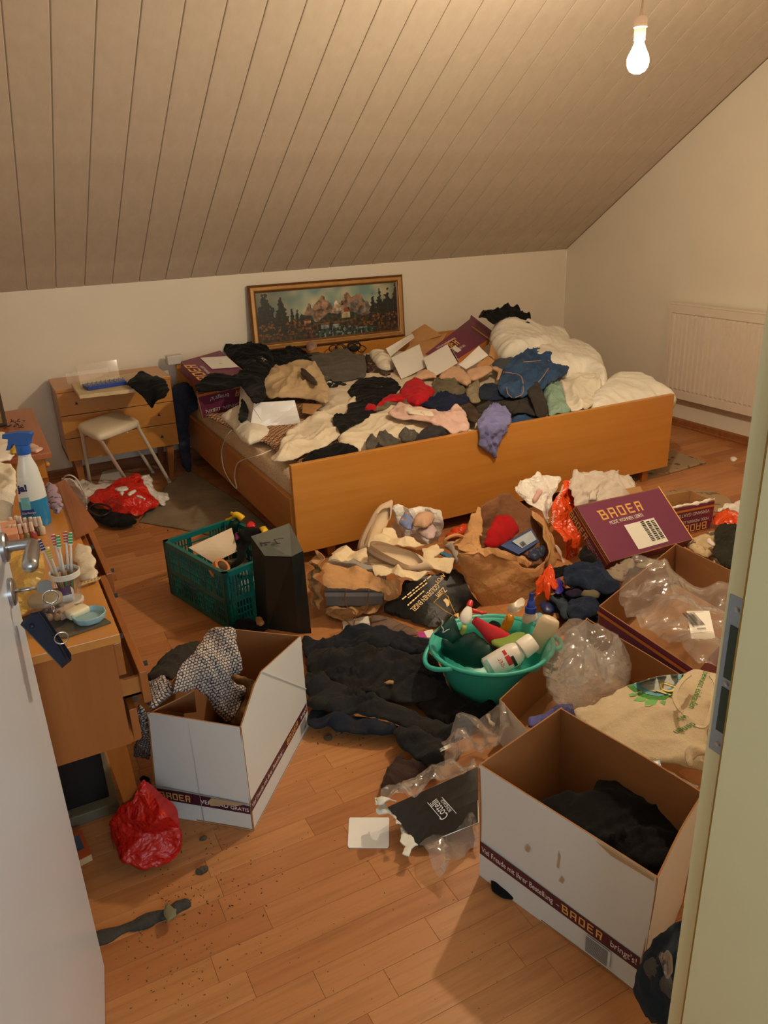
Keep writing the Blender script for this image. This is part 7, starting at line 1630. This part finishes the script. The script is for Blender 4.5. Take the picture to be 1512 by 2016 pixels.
# red spray bottle
rs_ = thing('spray_bottle', 'red spray bottle with white trigger head and green label lying in the basin', 'bottle', at2(420, 300, .12))
a, b = at2(560, 400, .13), at2(318, 205, .262)
o, M, L = bottle(rs_, a, b, [(0, .030), (.03, .036), (.25, .040), (.5, .033), (.72, .022), (.86, .018), (1, .014)], plain('crimson_plastic', (196, 30, 52), .3), .6)
cloth('oval_label', [at2(x, y, .185) for x, y in ((430, 350), (450, 330), (520, 325), (590, 290), (650, 285), (672, 305), (650, 350), (600, 380), (520, 395), (470, 385))], floral('green_yellow_label', (120, 146, 60), [(92, 130, 44), (190, 180, 100)], 40), parent=rs_, bulge=.006, fold=.0005, smooth=True, res=.006)
a, b = at2(248, 228, .275), at2(285, 118, .315)
bottle(rs_, a, b, [(0, .010), (.12, .018), (.4, .021), (.75, .016), (1, .009)], plain('white_trigger', (236, 230, 220), .35), .6, name='trigger_head')
a, b = at2(283, 118, .315), at2(297, 80, .325); bottle(rs_, a, b, [(0, .009), (.5, .010), (1, .008)], plain('red_nozzle', (206, 40, 40), .35), 1, name='nozzle')
MB().tube(spline([at2(300, 140, .30), at2(340, 150, .295), at2(375, 160, .292), at2(402, 156, .292)], 4), [.008] * 5 + [.006] * 4 + [.004] * 4, 8).build('trigger', plain('red_nozzle', (206, 40, 40), .35), rs_, True)
MB().tube(spline([at2(250, 250, .27), at2(240, 285, .24), at2(225, 290, .225)], 4), .010, 8).build('dip_tube', plain('lime_tint', (160, 170, 80), .4), rs_, True)
# packet
pk = thing('cleaning_packet', 'white and yellow plastic packet standing at the back of the basin', 'packet', at2(530, 270, .12))
cloth('yellow_half', [at2(x, y, z) for x, y, z in ((487, 275, .16), (505, 220, .19), (535, 152, .225), (585, 175, .22), (570, 230, .19), (550, 290, .15))], plain('amber_pack', (220, 150, 30), .3), parent=pk, bulge=.025, fold=.006, fs=.05, res=.006)
cloth('white_half', [at2(x, y, z) for x, y, z in ((533, 155, .226), (555, 105, .25), (590, 75, .265), (652, 62, .27), (655, 105, .25), (620, 150, .23), (586, 178, .22))], plain('white_pack', (226, 214, 196), .35), parent=pk, bulge=.02, fold=.012, fs=.04, res=.006, crinkle=True)
for (xa, ya), (xb, yb) in (((520, 205), (515, 240)), ((540, 180), (533, 215))): MB().tube([at2(xa, ya, .225), at2(xb, yb, .21)], .002, 5).build('print_stroke', plain('brown_print_ink', (140, 80, 20), .6), pk)
# blue capped bottle
bb_ = thing('bottle', 'white bottle with a bright blue pointed cap at the back of the basin', 'bottle', at2(690, 290, .1), 'bottles in the basin')
a, b = at2(686, 330, .10), at2(697, 150, .22); o, M, L = bottle(bb_, a, b, [(0, .030), (.05, .034), (.6, .034), (.85, .026), (1, .017)], plain('white_bottle', (230, 216, 198), .35), .7)
a, b = at2(694, 155, .218), at2(704, 28, .29); bottle(bb_, a, b, [(0, .020), (.28, .020), (.30, .015), (.62, .013), (.66, .009), (1, .008)], plain('cobalt_cap', (26, 62, 170), .35), 1, name='cap')
# cream bottle
cb2 = thing('bottle', 'flat cream coloured bottle leaning at the right rim of the basin', 'bottle', at2(780, 380, .1), 'bottles in the basin')
a, b = at2(735, 410, .12), at2(835, 190, .25); o, M, L = bottle(cb2, a, b, [(0, .028), (.04, .034), (.5, .038), (.85, .036), (.97, .030), (1, .02)], plain('cream_bottle', (226, 208, 176), .35), .62)
wrap('label', cb2, M, lambda z: .0375, L * .30, L * .75, -2.3, -.9, plain('tan_label', (190, 156, 112), .5), .62)
wrap('yellow_label', cb2, M, lambda z: .036, L * .1, L * .26, -2.2, -.9, plain('yellow_label', (206, 170, 50), .5), .62)
# drain cleaner
dc_ = thing('bottle', 'white round bottle with a large white cap and red label across the basin front', 'bottle', at2(560, 450, .14), 'bottles in the basin')
a, b = at2(400, 540, .145), at2(640, 402, .20); o, M, L = bottle(dc_, a, b, [(0, .034), (.04, .040), (.45, .041), (.75, .040), (.88, .034), (1, .024)], plain('white_bottle2', (228, 222, 214), .35), 1)
cp0, cp1 = at2(632, 408, .20), at2(718, 345, .225); bottle(dc_, cp0, cp1, [(0, .030), (.04, .034), (.9, .032), (1, .028)], plain('white_cap', (238, 232, 222), .35), 1, name='cap')
zx, xx = M.col[2].to_3d(), None
tc = EYE - (a + b) / 2; ang0 = math.atan2(tc.dot(M.col[1].to_3d()), tc.dot(M.col[0].to_3d())) + .15
M_rl = plain('red_label', (196, 40, 42), .45)
wrap('label', dc_, M, lambda z: .041, L * .05, L * .60, ang0 - .9, ang0 + .9, plain('white_label', (220, 220, 216), .45))
wrap('label_red', dc_, M, lambda z: .0415, L * .50, L * .62, ang0 - .3, ang0 + .5, M_rl); wrap('label_red', dc_, M, lambda z: .0415, L * .52, L * .60, ang0 - .85, ang0 - .4, M_rl)
wrap('label_black', dc_, M, lambda z: .0415, L * .62, L * .70, ang0 - .1, ang0 + .9, M_ink)
rc = M @ Vector((.0432 * math.cos(ang0), .0432 * math.sin(ang0), L * .33)); tdir = M.to_3x3() @ Vector((-math.sin(ang0), math.cos(ang0), 0))
lettering('-GEL', rc, -tdir, zx, .013, M_rl, dc_, lift=.0006); 
wrap('label_teal', dc_, M, lambda z: .0415, L * .05, L * .12, ang0 - .9, ang0 + .7, plain('teal_label', (120, 170, 170), .45))
FC('black_rag', 'black rag behind the bottles in the basin', 'rag', B2, [(415, 190), (480, 195), (500, 240), (490, 275), (440, 270), (420, 230)], .16, F_black2, bulge=.03, fold=.01)
FC('blue_pack', 'light blue and orange packet behind the blue capped bottle in the basin', 'packet', B2, [(725, 160), (770, 165), (790, 200), (740, 260), (725, 220)], .19, floral('blue_orange_pack', (110, 150, 160), [(190, 120, 60), (150, 180, 186)], 40), bulge=.02, fold=.006)

# ------------------------------------------------------------------ on the dresser
ZD = .7205
M_glassc = film('clear_glass', (.95, .96, .96), .04, .04)
gs = thing('glass_plate', 'dark tinted glass plate on the near end of the dresser', 'plate', (.03, 1.76, ZD))
MB().prism([P(a, b, ZD + .004) for a, b in ((218, 1224), (150, 1180), (40, 1215), (70, 1252), (130, 1254))], (0, 0, 1), .0038).build('glass', plain('tinted_glass', (92, 84, 68), .12), gs)
# blue scalloped dish
ds_ = P(177, 1219, ZD + .005); dd = thing('soap_dish', 'pale blue scalloped plastic dish at the front corner of the dresser', 'dish', ds_)
def scal(r, z, n=64, a=.05): return [(r * (1 + a * abs(math.sin(4.5 * (2 * math.pi * i / n)))) * 1.0, z, 2 * math.pi * i / n) for i in range(n)]
V = []; F = []; rings = [scal(.030, .0), scal(.033, .003), scal(.036, .016), scal(.034, .017), scal(.030, .006, a=.03), [(.0005, .006, 2 * math.pi * i / 64) for i in range(64)]]
for R__ in rings: V += [ds_ + Vector((r * math.cos(t) * 1.02, r * math.sin(t) * 1.02, z)) for r, z, t in R__]
for i in range(len(rings) - 1): F += [(i * 64 + j, i * 64 + (j + 1) % 64, (i + 1) * 64 + (j + 1) % 64, (i + 1) * 64 + j) for j in range(64)]
F.append(tuple(range(63, -1, -1)))
MB().add(V, F).build('dish', plain('pale_blue_plastic', (140, 176, 186), .4), dd, True, sharp=50)
# soap box
sp_ = P(154, 1216, ZD + .005); so = thing('soap', 'block of cream soap lying on its wrapper beside the blue dish', 'soap', sp_)
Ms = frame(sp_ + Vector((0, .01, .011)), (0, 0, 1), (.9, .42, 0))
MB().obox(Ms, (.052, .034, .018), 0, .006).build('soap_block', plain('cream_soap', (230, 216, 180), .4), so, True)
MB().obox(frame(sp_ + Vector((-.022, .03, .008)), (0, 0, 1), (.9, .42, 0)), (.05, .04, .014), 0, .003).build('wrapper', plain('pink_wrapper', (206, 176, 160), .5), so)
# clear jar with grey lid
jp = P(105, 1236, ZD); jp = jp + Vector((-.004, .02, .004)); jr = thing('jar', 'clear plastic jar with a grey lid standing on the glass plate', 'jar', jp)
MB().lathe([(.036, 0), (.037, .003), (.035, .058)], Matrix.Translation(jp), 28).build('jar_wall', M_glassc, jr, True, sharp=50)
MB().lathe([(.038, .058), (.038, .066), (.035, .069), (.001, .069)], Matrix.Translation(jp), 28, cap=False).build('lid', plain('grey_lid', (140, 128, 108), .35), jr, True, sharp=50)
for i in range(9):
    t = i * 2.4; r = .006 + .0026 * i
    tag(MB().ball(jp + Vector((math.cos(t) * r, math.sin(t) * r, .012 + .004 * (i % 4))), .009, 8, sc3=(1, .8, 1.1)).build('bead', plain('bead_%d' % (i % 3), ((96, 60, 46), (60, 56, 90), (150, 110, 70))[i % 3], .4), jr, True))
# toothbrush glass
tg = P(139, 1186, ZD) + Vector((0, .0, 0)); tgl = thing('tumbler', 'clear tumbler with a white rim holding toothbrushes on the dresser', 'glass', tg)
MB().lathe([(.026, .0), (.028, .004), (.033, .078)], Matrix.Translation(tg), 28, cap=True).build('glass_wall', M_glassc, tgl, True, sharp=50)
MB().lathe([(.034, .072), (.0355, .073), (.0355, .086), (.034, .087), (.033, .08), (.034, .072)], Matrix.Translation(tg), 28, cap=False).build('white_rim', plain('white_plastic_rim', (214, 208, 196), .4), tgl, True, sharp=50)
MB().lathe([(.030, -.0), (.032, .002), (.032, .008), (.030, .009)], Matrix.Translation(tg), 28).build('base_ring', plain('white_plastic_rim', (214, 208, 196), .4), tgl, True, sharp=50)
brush = [((76, 1062), -.02, .01, (50, 46, 120), 'navy and white'), ((113, 1054), -.006, -.004, (60, 150, 76), 'green and white bristled, second green'), ((138, 1048), .012, .0, (60, 150, 76), 'green and white bristled, foremost'), ((104, 1052), -.004, .014, (206, 70, 60), 'red and white bristled, behind the green one'), ((128, 1046), .006, .012, (206, 70, 60), 'red and white bristled, right'), ((93, 1078), -.016, .018, (206, 176, 60), 'yellow and white')]
M_hand = plain('white_brush_handle', (222, 216, 206), .35)
for (hx, hy), dx, dy, cc_, lb in brush:
    foot = tg + Vector((dx * .5, dy * .5, .008)); head = P(hx, hy, ZD + .165)
    dv_ = (head - foot)
    br_ = thing('toothbrush', lb + ' toothbrush standing in the tumbler', 'toothbrush', foot, 'toothbrushes in the tumbler')
    ax = (head - foot).normalized()
    MB().tube([foot, foot.lerp(head, .4)], [.0045, .0042], 8).build('grip', plain('grip_' + lb[:3], tuple(int(c * .55) for c in cc_) if 'navy' not in lb else (40, 38, 60), .4), br_, True)
    MB().tube([foot.lerp(head, .38), foot.lerp(head, .8), head], [.0035, .0026, .0045], 8).build('neck', M_hand, br_, True)
    fr_ = (EYE - head); fr_ = (fr_ - ax * fr_.dot(ax)).normalized()
    for k in range(4):
        c = head - ax * (.004 + .0068 * k) + fr_ * .006
        MB().obox(frame(c, fr_, ax), (.0045, .0105, .010)).build('bristles', plain('bristle_' + lb[:3], cc_, .7), br_)
        MB().obox(frame(c - ax * .0034 + fr_ * .0, fr_, ax), (.0024, .010, .0095)).build('bristles', plain('white_bristle', (226, 220, 210), .7), br_)
# cream tin
tn = P(118, 1184, ZD); tt = thing('cream_tube', 'white and purple cream tube lying behind the jar on the dresser', 'tube', tn)
o, M, L = bottle(tt, P(100, 1178, ZD + .022), P(146, 1168, ZD + .022), [(0, .012), (.05, .02), (.9, .02), (1, .012)], plain('white_tube', (216, 208, 200), .35), 1)
wrap('purple_band', tt, M, lambda z: .0204, .008, L * .9, .2, 1.6, plain('purple_print', (70, 44, 96), .4))
# yellowish plastic bag
FC('yellow_bag', 'yellowish translucent plastic bag behind the door handle on the dresser', 'bag', None, [(18, 1120), (28, 1085), (60, 1078), (88, 1085), (95, 1120), (96, 1170), (90, 1185), (60, 1190), (52, 1215), (38, 1222), (28, 1190), (20, 1160)], [ZD + .06, ZD + .09, ZD + .10, ZD + .09, ZD + .07, ZD + .04, ZD + .03, ZD + .04, ZD + .02, ZD + .02, ZD + .03, ZD + .04], plain('amber_plastic_bag', (204, 164, 84), .35, .12, 16, crease=.8), bulge=.03, fold=.022, fs=.07, crinkle=True)
# white doily with lace
FC('doily', 'white crocheted doily hanging over the front edge of the dresser', 'doily', None, [(148, 1088), (150, 1066), (168, 1072), (186, 1094), (192, 1140), (160, 1146), (150, 1120)], [ZD + .02, ZD + .03, ZD + .03, ZD + .02, ZD + .01, ZD + .004, ZD + .01], fabric('white_linen', (230, 214, 188)), bulge=.008, fold=.004, fs=.06, res=.006)
lace = MB(); rr = random.Random(9)
for i in range(12):
    p = P(156 + 3.3 * i, 1152 - 1.1 * i, ZD + .008); lace.tube([p + Vector((math.cos(q) * .006, math.sin(q) * .006, .0015 * (i % 2))) for q in [k * math.pi / 4 for k in range(8)]], .0018, 5, closed=True)
tag(lace.build('lace_edge', plain('ecru_lace', (196, 164, 112), .8), bpy.data.objects['doily'], True))
# heap of nail polish bottles
cols = [(150, 60, 60), (180, 140, 60), (60, 50, 50), (196, 150, 130), (120, 40, 70), (90, 70, 50), (200, 180, 150), (150, 80, 90), (50, 44, 60), (170, 110, 60), (120, 120, 70)]
rr = random.Random(12); pol0 = None
for i in range(12):
    c = P(28 + 9.5 * (i % 7) + rr.uniform(-2, 2), 1052 + 14 * (i // 7) + rr.uniform(-3, 3), ZD); 
    lab = ['tiny nail varnish bottle in the cluster behind the toothbrushes, ' + k for k in ('dark red at the far left', 'ochre beside the dark red one', 'black in the back row', 'skin coloured in the back row', 'plum in the back row', 'brown near the spray bottle', 'cream near the spray bottle', 'rose in the front row', 'dark violet in the front row', 'orange brown in the front row', 'olive in the front row', 'second dark red in front')][i]
    np_ = thing('nail_varnish', lab, 'bottle', c, 'nail varnish bottles on the dresser')
    cm = plain('varnish_%d' % (i % 11), cols[i % 11], .25)
    MB().lathe([(.010, 0), (.011, .004), (.011, .022), (.006, .028), (.001, .028)], Matrix.Translation(c), 12, cap=False).build('body', cm, np_, True, sharp=50)
    MB().lathe([(.0055, .028), (.0065, .03), (.005, .056), (.001, .057)], Matrix.Translation(c), 10, cap=False).build('cap', plain('varnish_cap_%d' % (i % 2), ((226, 210, 196), (40, 36, 38))[i % 2 if i > 3 else 0], .3), np_, True, sharp=50)
# window cleaner
sb0 = P(75, 1034, ZD); sbt = thing('spray_bottle', 'half full window cleaner spray bottle with a blue trigger head on the dresser', 'bottle', sb0)
top_ = Vector((sb0.x + .004, sb0.y, ZD + .232)); axis = top_ - sb0
sv_ = Vector((.93, .36, 0))
Msb = frame(sb0, axis, sv_); Lsb = axis.length
rad = lambda z: np.interp(z / Lsb, [0, .03, .3, .55, .8, .93, 1], [.040, .043, .043, .040, .030, .019, .017])
M_milk = plain('milky_plastic', (206, 212, 210), .3, .02); M_milk.node_tree.nodes['Principled BSDF'].inputs['Subsurface Weight'].default_value = .2
zs = [0, .03, .12, .2, .3, .36]
MB().lathe([(.001, 0)] + [(float(rad(t * Lsb)), t * Lsb) for t in (0, .03, .12, .2, .3, .38)], Msb, 30, 1, .62, cap=False).build('blue_liquid', plain('blue_cleaner', (30, 120, 172), .25), sbt, True, sharp=60)
MB().lathe([(float(rad(t * Lsb)), t * Lsb) for t in (.38, .45, .55, .62, .7, .8, .87, .93, 1)], Msb, 30, 1, .62, cap=False).build('bottle_body', M_milk, sbt, True, sharp=60)
M_bl = plain('blue_trigger', (24, 92, 180), .35)
MB().lathe([(.0195, .985 * Lsb), (.0205, Lsb), (.020, Lsb + .024), (.018, Lsb + .026)], Msb, 24, 1, .9).build('collar', M_bl, sbt, True, sharp=40)
hx_ = -Vector((CR.x, CR.y, 0)).normalized(); hz_ = axis.normalized(); hc_ = sb0 + hz_ * (Lsb + .026)
op_ = [(-.024, 0), (-.026, .012), (-.036, .032), (-.030, .036), (.010, .038), (.048, .033), (.050, .022), (.034, .019), (.038, .002), (.046, -.014), (.038, -.014), (.026, .002), (.020, .006), (.018, 0)]
sd_ = hx_.cross(hz_); k = len(op_)
MB().prism([hc_ + hx_ * a + hz_ * b + sd_ * .012 for a, b in op_], sd_, .024).build('trigger_head', M_bl, sbt)
la = math.atan2((EYE - sb0).dot(Msb.col[1].to_3d()), (EYE - sb0).dot(Msb.col[0].to_3d())) - .35
wl = lambda nm, t0, t1, a0, a1, mat, lift: wrap(nm, sbt, Msb, lambda z: float(rad(z)), t0 * Lsb, t1 * Lsb, la + a0, la + a1, mat, .62, 10, lift)
wl('label', .06, .70, -.62, .42, plain('white_label_gloss', (224, 226, 222), .35), .0010)
wl('label_picture', .22, .44, -.5, .25, plain('aqua_picture', (110, 180, 190), .4, .3, 40), .0015)
wl('label_band', .20, .275, -.62, .42, plain('navy_band', (30, 50, 130), .4), .0020)
wl('label_foot', .06, .17, -.5, .42, plain('grey_label', (150, 158, 160), .4), .0015)
lp_ = lambda t, q: Msb @ Vector(((float(rad(t * Lsb)) + .003) * math.cos(la + q), (float(rad(t * Lsb)) + .003) * math.sin(la + q) * .62, t * Lsb))
tu_ = (lp_(.5, .30) - lp_(.5, -.5)).normalized()
lettering('ja!', lp_(.53, -.50), tu_, hz_ + tu_ * .15, .020, plain('navy_print', (30, 34, 96), .4), sbt, 'LEFT', lift=.003, bold=.05)
lettering('Glas-Reiniger', lp_(.222, -.48), tu_, hz_, .007, M_wtxt, sbt, 'LEFT', lift=.004, wmax=.040)
# white laundry, boxes at the left edge
FC('white_laundry', 'white crumpled towels heaped at the left edge of the dresser', 'towel', None, [(-30, 905), (0, 908), (15, 912), (30, 922), (34, 950), (28, 990), (24, 1030), (10, 1046), (-30, 1050)], [ZD + .13] * 4 + [ZD + .10, ZD + .07, ZD + .03, ZD + .02, ZD + .02], F_ivory, bulge=.05, fold=.022, fs=.09)
tag(MB().box((-.13, 2.30, ZD), (-.012, 2.42, ZD + .05), ch=.003).build('pink_carton', plain('salmon_card', (214, 156, 128), .6)), 'salmon coloured carton in front of the white towels on the dresser', 'carton')
tag(MB().box((-.12, 2.10, ZD), (-.012, 2.20, ZD + .05), ch=.003).build('black_carton', plain('black_gloss', (24, 22, 24), .3)), 'small black carton behind the door handle on the dresser', 'carton')
FC('colourful_cloth', 'purple and red patterned cloth in the far corner of the dresser', 'cloth', None, [(86, 952), (104, 950), (116, 968), (124, 998), (116, 1012), (100, 1000), (92, 980)], ZD + .03, floral('purple_red_print', (150, 130, 150), [(60, 50, 70), (190, 60, 60)], 60), bulge=.02, fold=.003, fs=.09, res=.007)
# things on the table behind
tz_ = .7215
FC('papers', 'pile of cream papers on the table behind the spray bottle', 'papers', None, [(-20, 850), (10, 852), (28, 862), (40, 880), (20, 905), (-20, 910)], tz_ + .01, M_paper, bulge=.012, fold=.004, smooth=False)
FC('yellow_cloth', 'yellow cleaning cloth at the front edge of the table', 'cloth', None, [(18, 880), (30, 876), (36, 888), (22, 894)], tz_ + .02, fabric('yellow_cloth', (214, 176, 60)), bulge=.01, fold=.004, res=.007)
FC('pink_handkerchief', 'pale pink cloth on the corner of the table', 'cloth', None, [(56, 872), (70, 874), (86, 884), (72, 890), (60, 888)], tz_ + .006, F_pink, bulge=.01, fold=.006, res=.007)
tw = MB(); rr = random.Random(2)
for i in range(26):
    p = P(12 + rr.random() * 34, 828 + rr.random() * 14, tz_ + .004); d = Vector((rr.uniform(-1, 1), rr.uniform(-1, 1), rr.uniform(0, .4))) * .02; tw.tube([p, p + d], .0018, 4)
tag(tw.build('dried_twigs', plain('dried_twig', (40, 32, 26), .9)), 'scattered dried dark twigs on the table', 'twigs', None, 'stuff')

# ------------------------------------------------------------------ below the dresser
bn_ = thing('storage_box', 'black storage box on a grey base under the dresser', 'box', (-.08, 2.15, 0))
MB().box((-.36, 1.99, .035), (.07, 2.36, .23), ch=.004).build('box_body', plain('black_box', (16, 15, 15), .5), bn_)
MB().box((-.37, 1.955, .0), (.09, 2.38, .035), ch=.004).build('base_tray', plain('grey_tray', (104, 96, 80), .6), bn_)
slab('kraft_sheet', [Vector((-.36, 2.40, .02)), Vector((.08, 2.40, .02)), Vector((.09, 2.47, .25)), Vector((-.35, 2.46, .26))], .004, M_kraft, M_kraft, None, label='kraft cardboard sheet standing behind the black box under the dresser', cat='carton')
bk2 = thing('paperback', 'small orange and blue paperback on the floor under the door edge', 'book', P(160, 1680, 0))
bp0, bp1, bp2 = P(180, 1682, .022), P(160, 1634, .022), P(120, 1690, .022)
e1, e2 = bp1 - bp0, Vector((-.10, -.02, 0))
MB().prism([bp0, bp1, bp1 + e2, bp0 + e2], (0, 0, 1), .02).build('pages', plain('book_pages', (196, 170, 130), .8), bk2)
MB().prism([p + Vector((0, 0, .002)) for p in (bp0, bp1, bp1 + e2, bp0 + e2)], (0, 0, 1), .002).build('cover', plain('orange_cover', (186, 84, 40), .5), bk2)
bl3 = lambda x, y: bp0 + e1 * y + e2 * x + Vector((0, 0, .0028))
MB().prism([bl3(.1, .3), bl3(.1, .85), bl3(.9, .85), bl3(.9, .3)], (0, 0, 1), .0006).build('cover_picture', plain('blue_cover_picture', (70, 84, 110), .5, .3, 30), bk2)
# red bag on the floor
M_red2 = plain('red_thin_bag', (178, 20, 12), .4, .08, 10, crease=1.0)
rb2 = thing('red_plastic_bag', 'knotted red plastic bag on the floor before the left carton', 'bag', P(300, 1680, 0))
FC('bag_body', None, None, S6, [(540, 925), (560, 912), (600, 960), (680, 1020), (735, 1110), (752, 1220), (738, 1290), (640, 1322), (560, 1312), (470, 1262), (400, 1200), (376, 1150), (400, 1090), (460, 1020), (515, 970)], [.20, .20, .18, .16, .12, .07, .03, .01, .01, .03, .06, .09, .12, .16, .19], M_red2, parent=rb2, bulge=.10, edge=.08, fold=.025, fs=.12, crinkle=True, back=.3)
FC('bag_corner', None, None, S6, [(455, 1270), (480, 1255), (540, 1250), (585, 1265), (560, 1300), (500, 1352), (478, 1350)], [.06, .07, .07, .06, .02, .005, .01], plain('pinkish_bag_corner', (222, 110, 98), .4), parent=rb2, bulge=.01, fold=.012, fs=.05, crinkle=True)
FC('bag_knot', None, None, S6, [(535, 960), (545, 905), (558, 900), (575, 950), (580, 1040), (550, 1040)], [.20, .245, .245, .21, .18, .18], M_red2, parent=rb2, bulge=.02, fold=.012, fs=.05, crinkle=True)
FC('black_shoe', 'black shoe lying between the dresser leg and the red bag', 'shoe', S6, [(525, 900), (540, 880), (580, 885), (600, 930), (605, 960), (570, 940), (550, 910)], .05, F_black2, bulge=.03, fold=.006)

# ------------------------------------------------------------------ key and pouch at the door
kp = kc + DN * .009
kt_ = kp + DN * .034
MB().tube([kp, kt_], .0032, 8).build('key', M_steel, dr, True)
kb_ = [kt_ + DN * a + X3 * b for a, b in ((0, -.009), (.004, -.011), (.022, -.011), (.026, -.006), (.026, .008), (.020, .012), (.004, .009))]
kn = DN.cross(X3).normalized(); MB().prism([v + kn * .0013 for v in kb_], kn, .0026).build('key_bow', M_steel, dr)
kr = kt_ + DN * .020 - X3 * .010
rcx = kr - X3 * .012
M_chrome = plain('chrome', (206, 208, 212), .12, .02, 20, 0, 1.0)
po = thing('key_pouch', 'dark blue leather key pouch hanging from the key in the door', 'pouch', rcx)
V3r = (EYE - rcx).normalized(); rxv = V3r.cross(X3).normalized()
MB().tube([rcx + (rxv * math.cos(t) + X3 * math.sin(t)) * .0125 for t in [k * math.pi / 12 for k in range(24)]], .0016, 8, closed=True).build('key_ring', M_chrome, po, True)
yp = rcx.y - .006
for k in range(3):
    c = rcx - X3 * (.0165 + .0075 * k); ax_ = rxv if k % 2 else V3r
    MB().tube([c + (ax_ * math.cos(t) * .0028 + X3 * math.sin(t) * .0052) for t in [j * math.pi / 6 for j in range(12)]], .0010, 6, closed=True).build('chain_link', M_chrome, po, True)
M_navyl = plain('navy_leather', (22, 28, 48), .38, .1, 30, .1)
pq = lambda x, y, dy=0: PY(x, y, yp + dy)
fr = [pq(60, 1207), pq(84, 1203), pq(140, 1287), pq(141, 1300), pq(122, 1316), pq(40, 1230), pq(42, 1226)]
nrm_ = (EYE - fr[0]).normalized()
body = MB()
edge_ = [p + nrm_ * .0 for p in fr]; inn_ = []
cen = sum(fr, Vector()) / len(fr)
V = [p - nrm_ * .016 for p in fr] + [p for p in fr] + [p.lerp(cen, .10) + nrm_ * .006 for p in fr]; k = len(fr)
F = [tuple(range(k - 1, -1, -1)), tuple(2 * k + i for i in range(k))] + [(r * k + i, r * k + (i + 1) % k, (r + 1) * k + (i + 1) % k, (r + 1) * k + i) for r in range(2) for i in range(k)]
body.add(V, F).build('pouch_body', M_navyl, po)
MB().prism([pq(76, 1203, -.012), pq(86, 1206, -.012), pq(141, 1290, -.012), pq(136, 1301, -.012), pq(126, 1292, -.012)], nrm_, .006).build('zip_panel', plain('navy_leather_dark', (10, 12, 24), .3), po)
MB().tube([pq(74, 1204, -.015), pq(90, 1226, -.015), pq(122, 1276, -.015), pq(136, 1302, -.015)], .0014, 6).build('zip', plain('dark_zip', (30, 32, 40), .3), po)
MB().ball(pq(63, 1233, -.010), .004, 10, sc3=(1, 1, 1)).build('snap_button', M_navyl, po, True)
c = pq(121, 1256, -.016)
MB().tube([c + (rxv * math.cos(t) + X3 * math.sin(t)) * .0115 for t in [k * math.pi / 12 for k in range(24)]], .0014, 8, closed=True).build('zip_ring', M_chrome, po, True)

# ------------------------------------------------------------------ dust and litter on the floor
stick = cloth('debris_strip', [P(a, b, .004) for a, b in crop(*S7, [(640, 1400), (700, 1380), (850, 1330), (980, 1270), (1110, 1220), (1200, 1180), (1290, 1148), (1325, 1165), (1310, 1205), (1240, 1245), (1200, 1300), (1100, 1310), (1000, 1350), (860, 1400), (760, 1450), (640, 1480)])], fabric('dusty_slate', (74, 70, 64), (52, 50, 48), weave=300), 'long dusty dark strip of debris lying before the door edge', 'debris', bulge=.014, fold=.008, fs=.05)
FC('grey_scrap', 'torn grey green paper scrap on the dusty strip', 'paper', S7, [(1112, 1250), (1150, 1195), (1225, 1235), (1215, 1290), (1160, 1322), (1115, 1290)], .022, plain('grey_green_paper', (112, 106, 78), .8), bulge=.002, fold=.006, crinkle=True, smooth=False, res=.006)
rr = random.Random(21); mb = MB(); spots = []
for _ in range(150): spots.append((rr.gauss(400, 70), rr.gauss(1760, 60), rr.uniform(.0005, .003)))
for _ in range(110): spots.append((rr.gauss(330, 90), rr.gauss(1890, 60), rr.uniform(.0005, .0026)))
for _ in range(90): spots.append((rr.uniform(300, 900), rr.uniform(1440, 1800), rr.uniform(.0006, .0022)))
for _ in range(60): spots.append((rr.gauss(310, 50), rr.gauss(1000, 30), rr.uniform(.002, .006)))
for _ in range(40): spots.append((rr.uniform(200, 420), rr.uniform(1030, 1200), rr.uniform(.001, .003)))
for _ in range(30): spots.append((rr.uniform(600, 720), rr.uniform(1430, 1470), rr.uniform(.001, .004)))
for _ in range(50): spots.append((rr.uniform(560, 1000), rr.uniform(1800, 2010), rr.uniform(.0005, .0016)))
for a, b, r in spots:
    if a < 215: continue
    p = P(a, b, .0)
    t = rr.uniform(0, 3.14); d = Vector((math.cos(t), math.sin(t), 0)); e = Vector((-d.y, d.x, 0)); l = r * rr.uniform(1, 2.6)
    q = [p + d * l, p + e * r * .6, p - d * l * .8, p - e * r * .7]
    top = p + Vector((0, 0, r * .8)); mb.add(q + [top], [(0, 1, 4), (1, 2, 4), (2, 3, 4), (3, 0, 4)])
tag(mb.build('dust_crumbs', plain('grey_dust', (62, 54, 46), .95)), 'dark crumbs and dust scattered over the wooden floor', 'dust', None, 'stuff')
for i, (a, b, r) in enumerate(((645, 1452, .013), (398, 1712, .009), (650, 1425, .007), (400, 1650, .007))):
    c = P(a, b, .004)
    cloth('dust_ball', [c + Vector((math.cos(t) * r * (1.6 if i % 2 else 1), math.sin(t) * r, 0)) for t in [k * .63 for k in range(10)]], fabric('dust_fluff', (96, 84, 70), (70, 60, 52), weave=300), ('grey dust ball at the front edge of the dark trousers', 'grey dust ball right of the red bag on the floor', 'small dust ball below the dark trousers by the left carton', 'dust ball near the corner of the left carton')[i], 'dust', 'dust balls on the floor', bulge=.008, fold=.008, fs=.012, res=.003)
FC('white_scrap', 'tiny white paper scrap on the floor below the radiator', 'paper', None, [(1438, 902), (1444, 898), (1450, 902), (1448, 908), (1440, 907)], .004, M_paper, bulge=.004, fold=.004, res=.005)
FC('kraft_scrap', 'cream label lying in the fold of the dark trousers', 'paper', G7, [(660, 490), (700, 478), (745, 480), (740, 498), (680, 500)], .085, M_kraft, bulge=.003, fold=.003, res=.005, smooth=False)
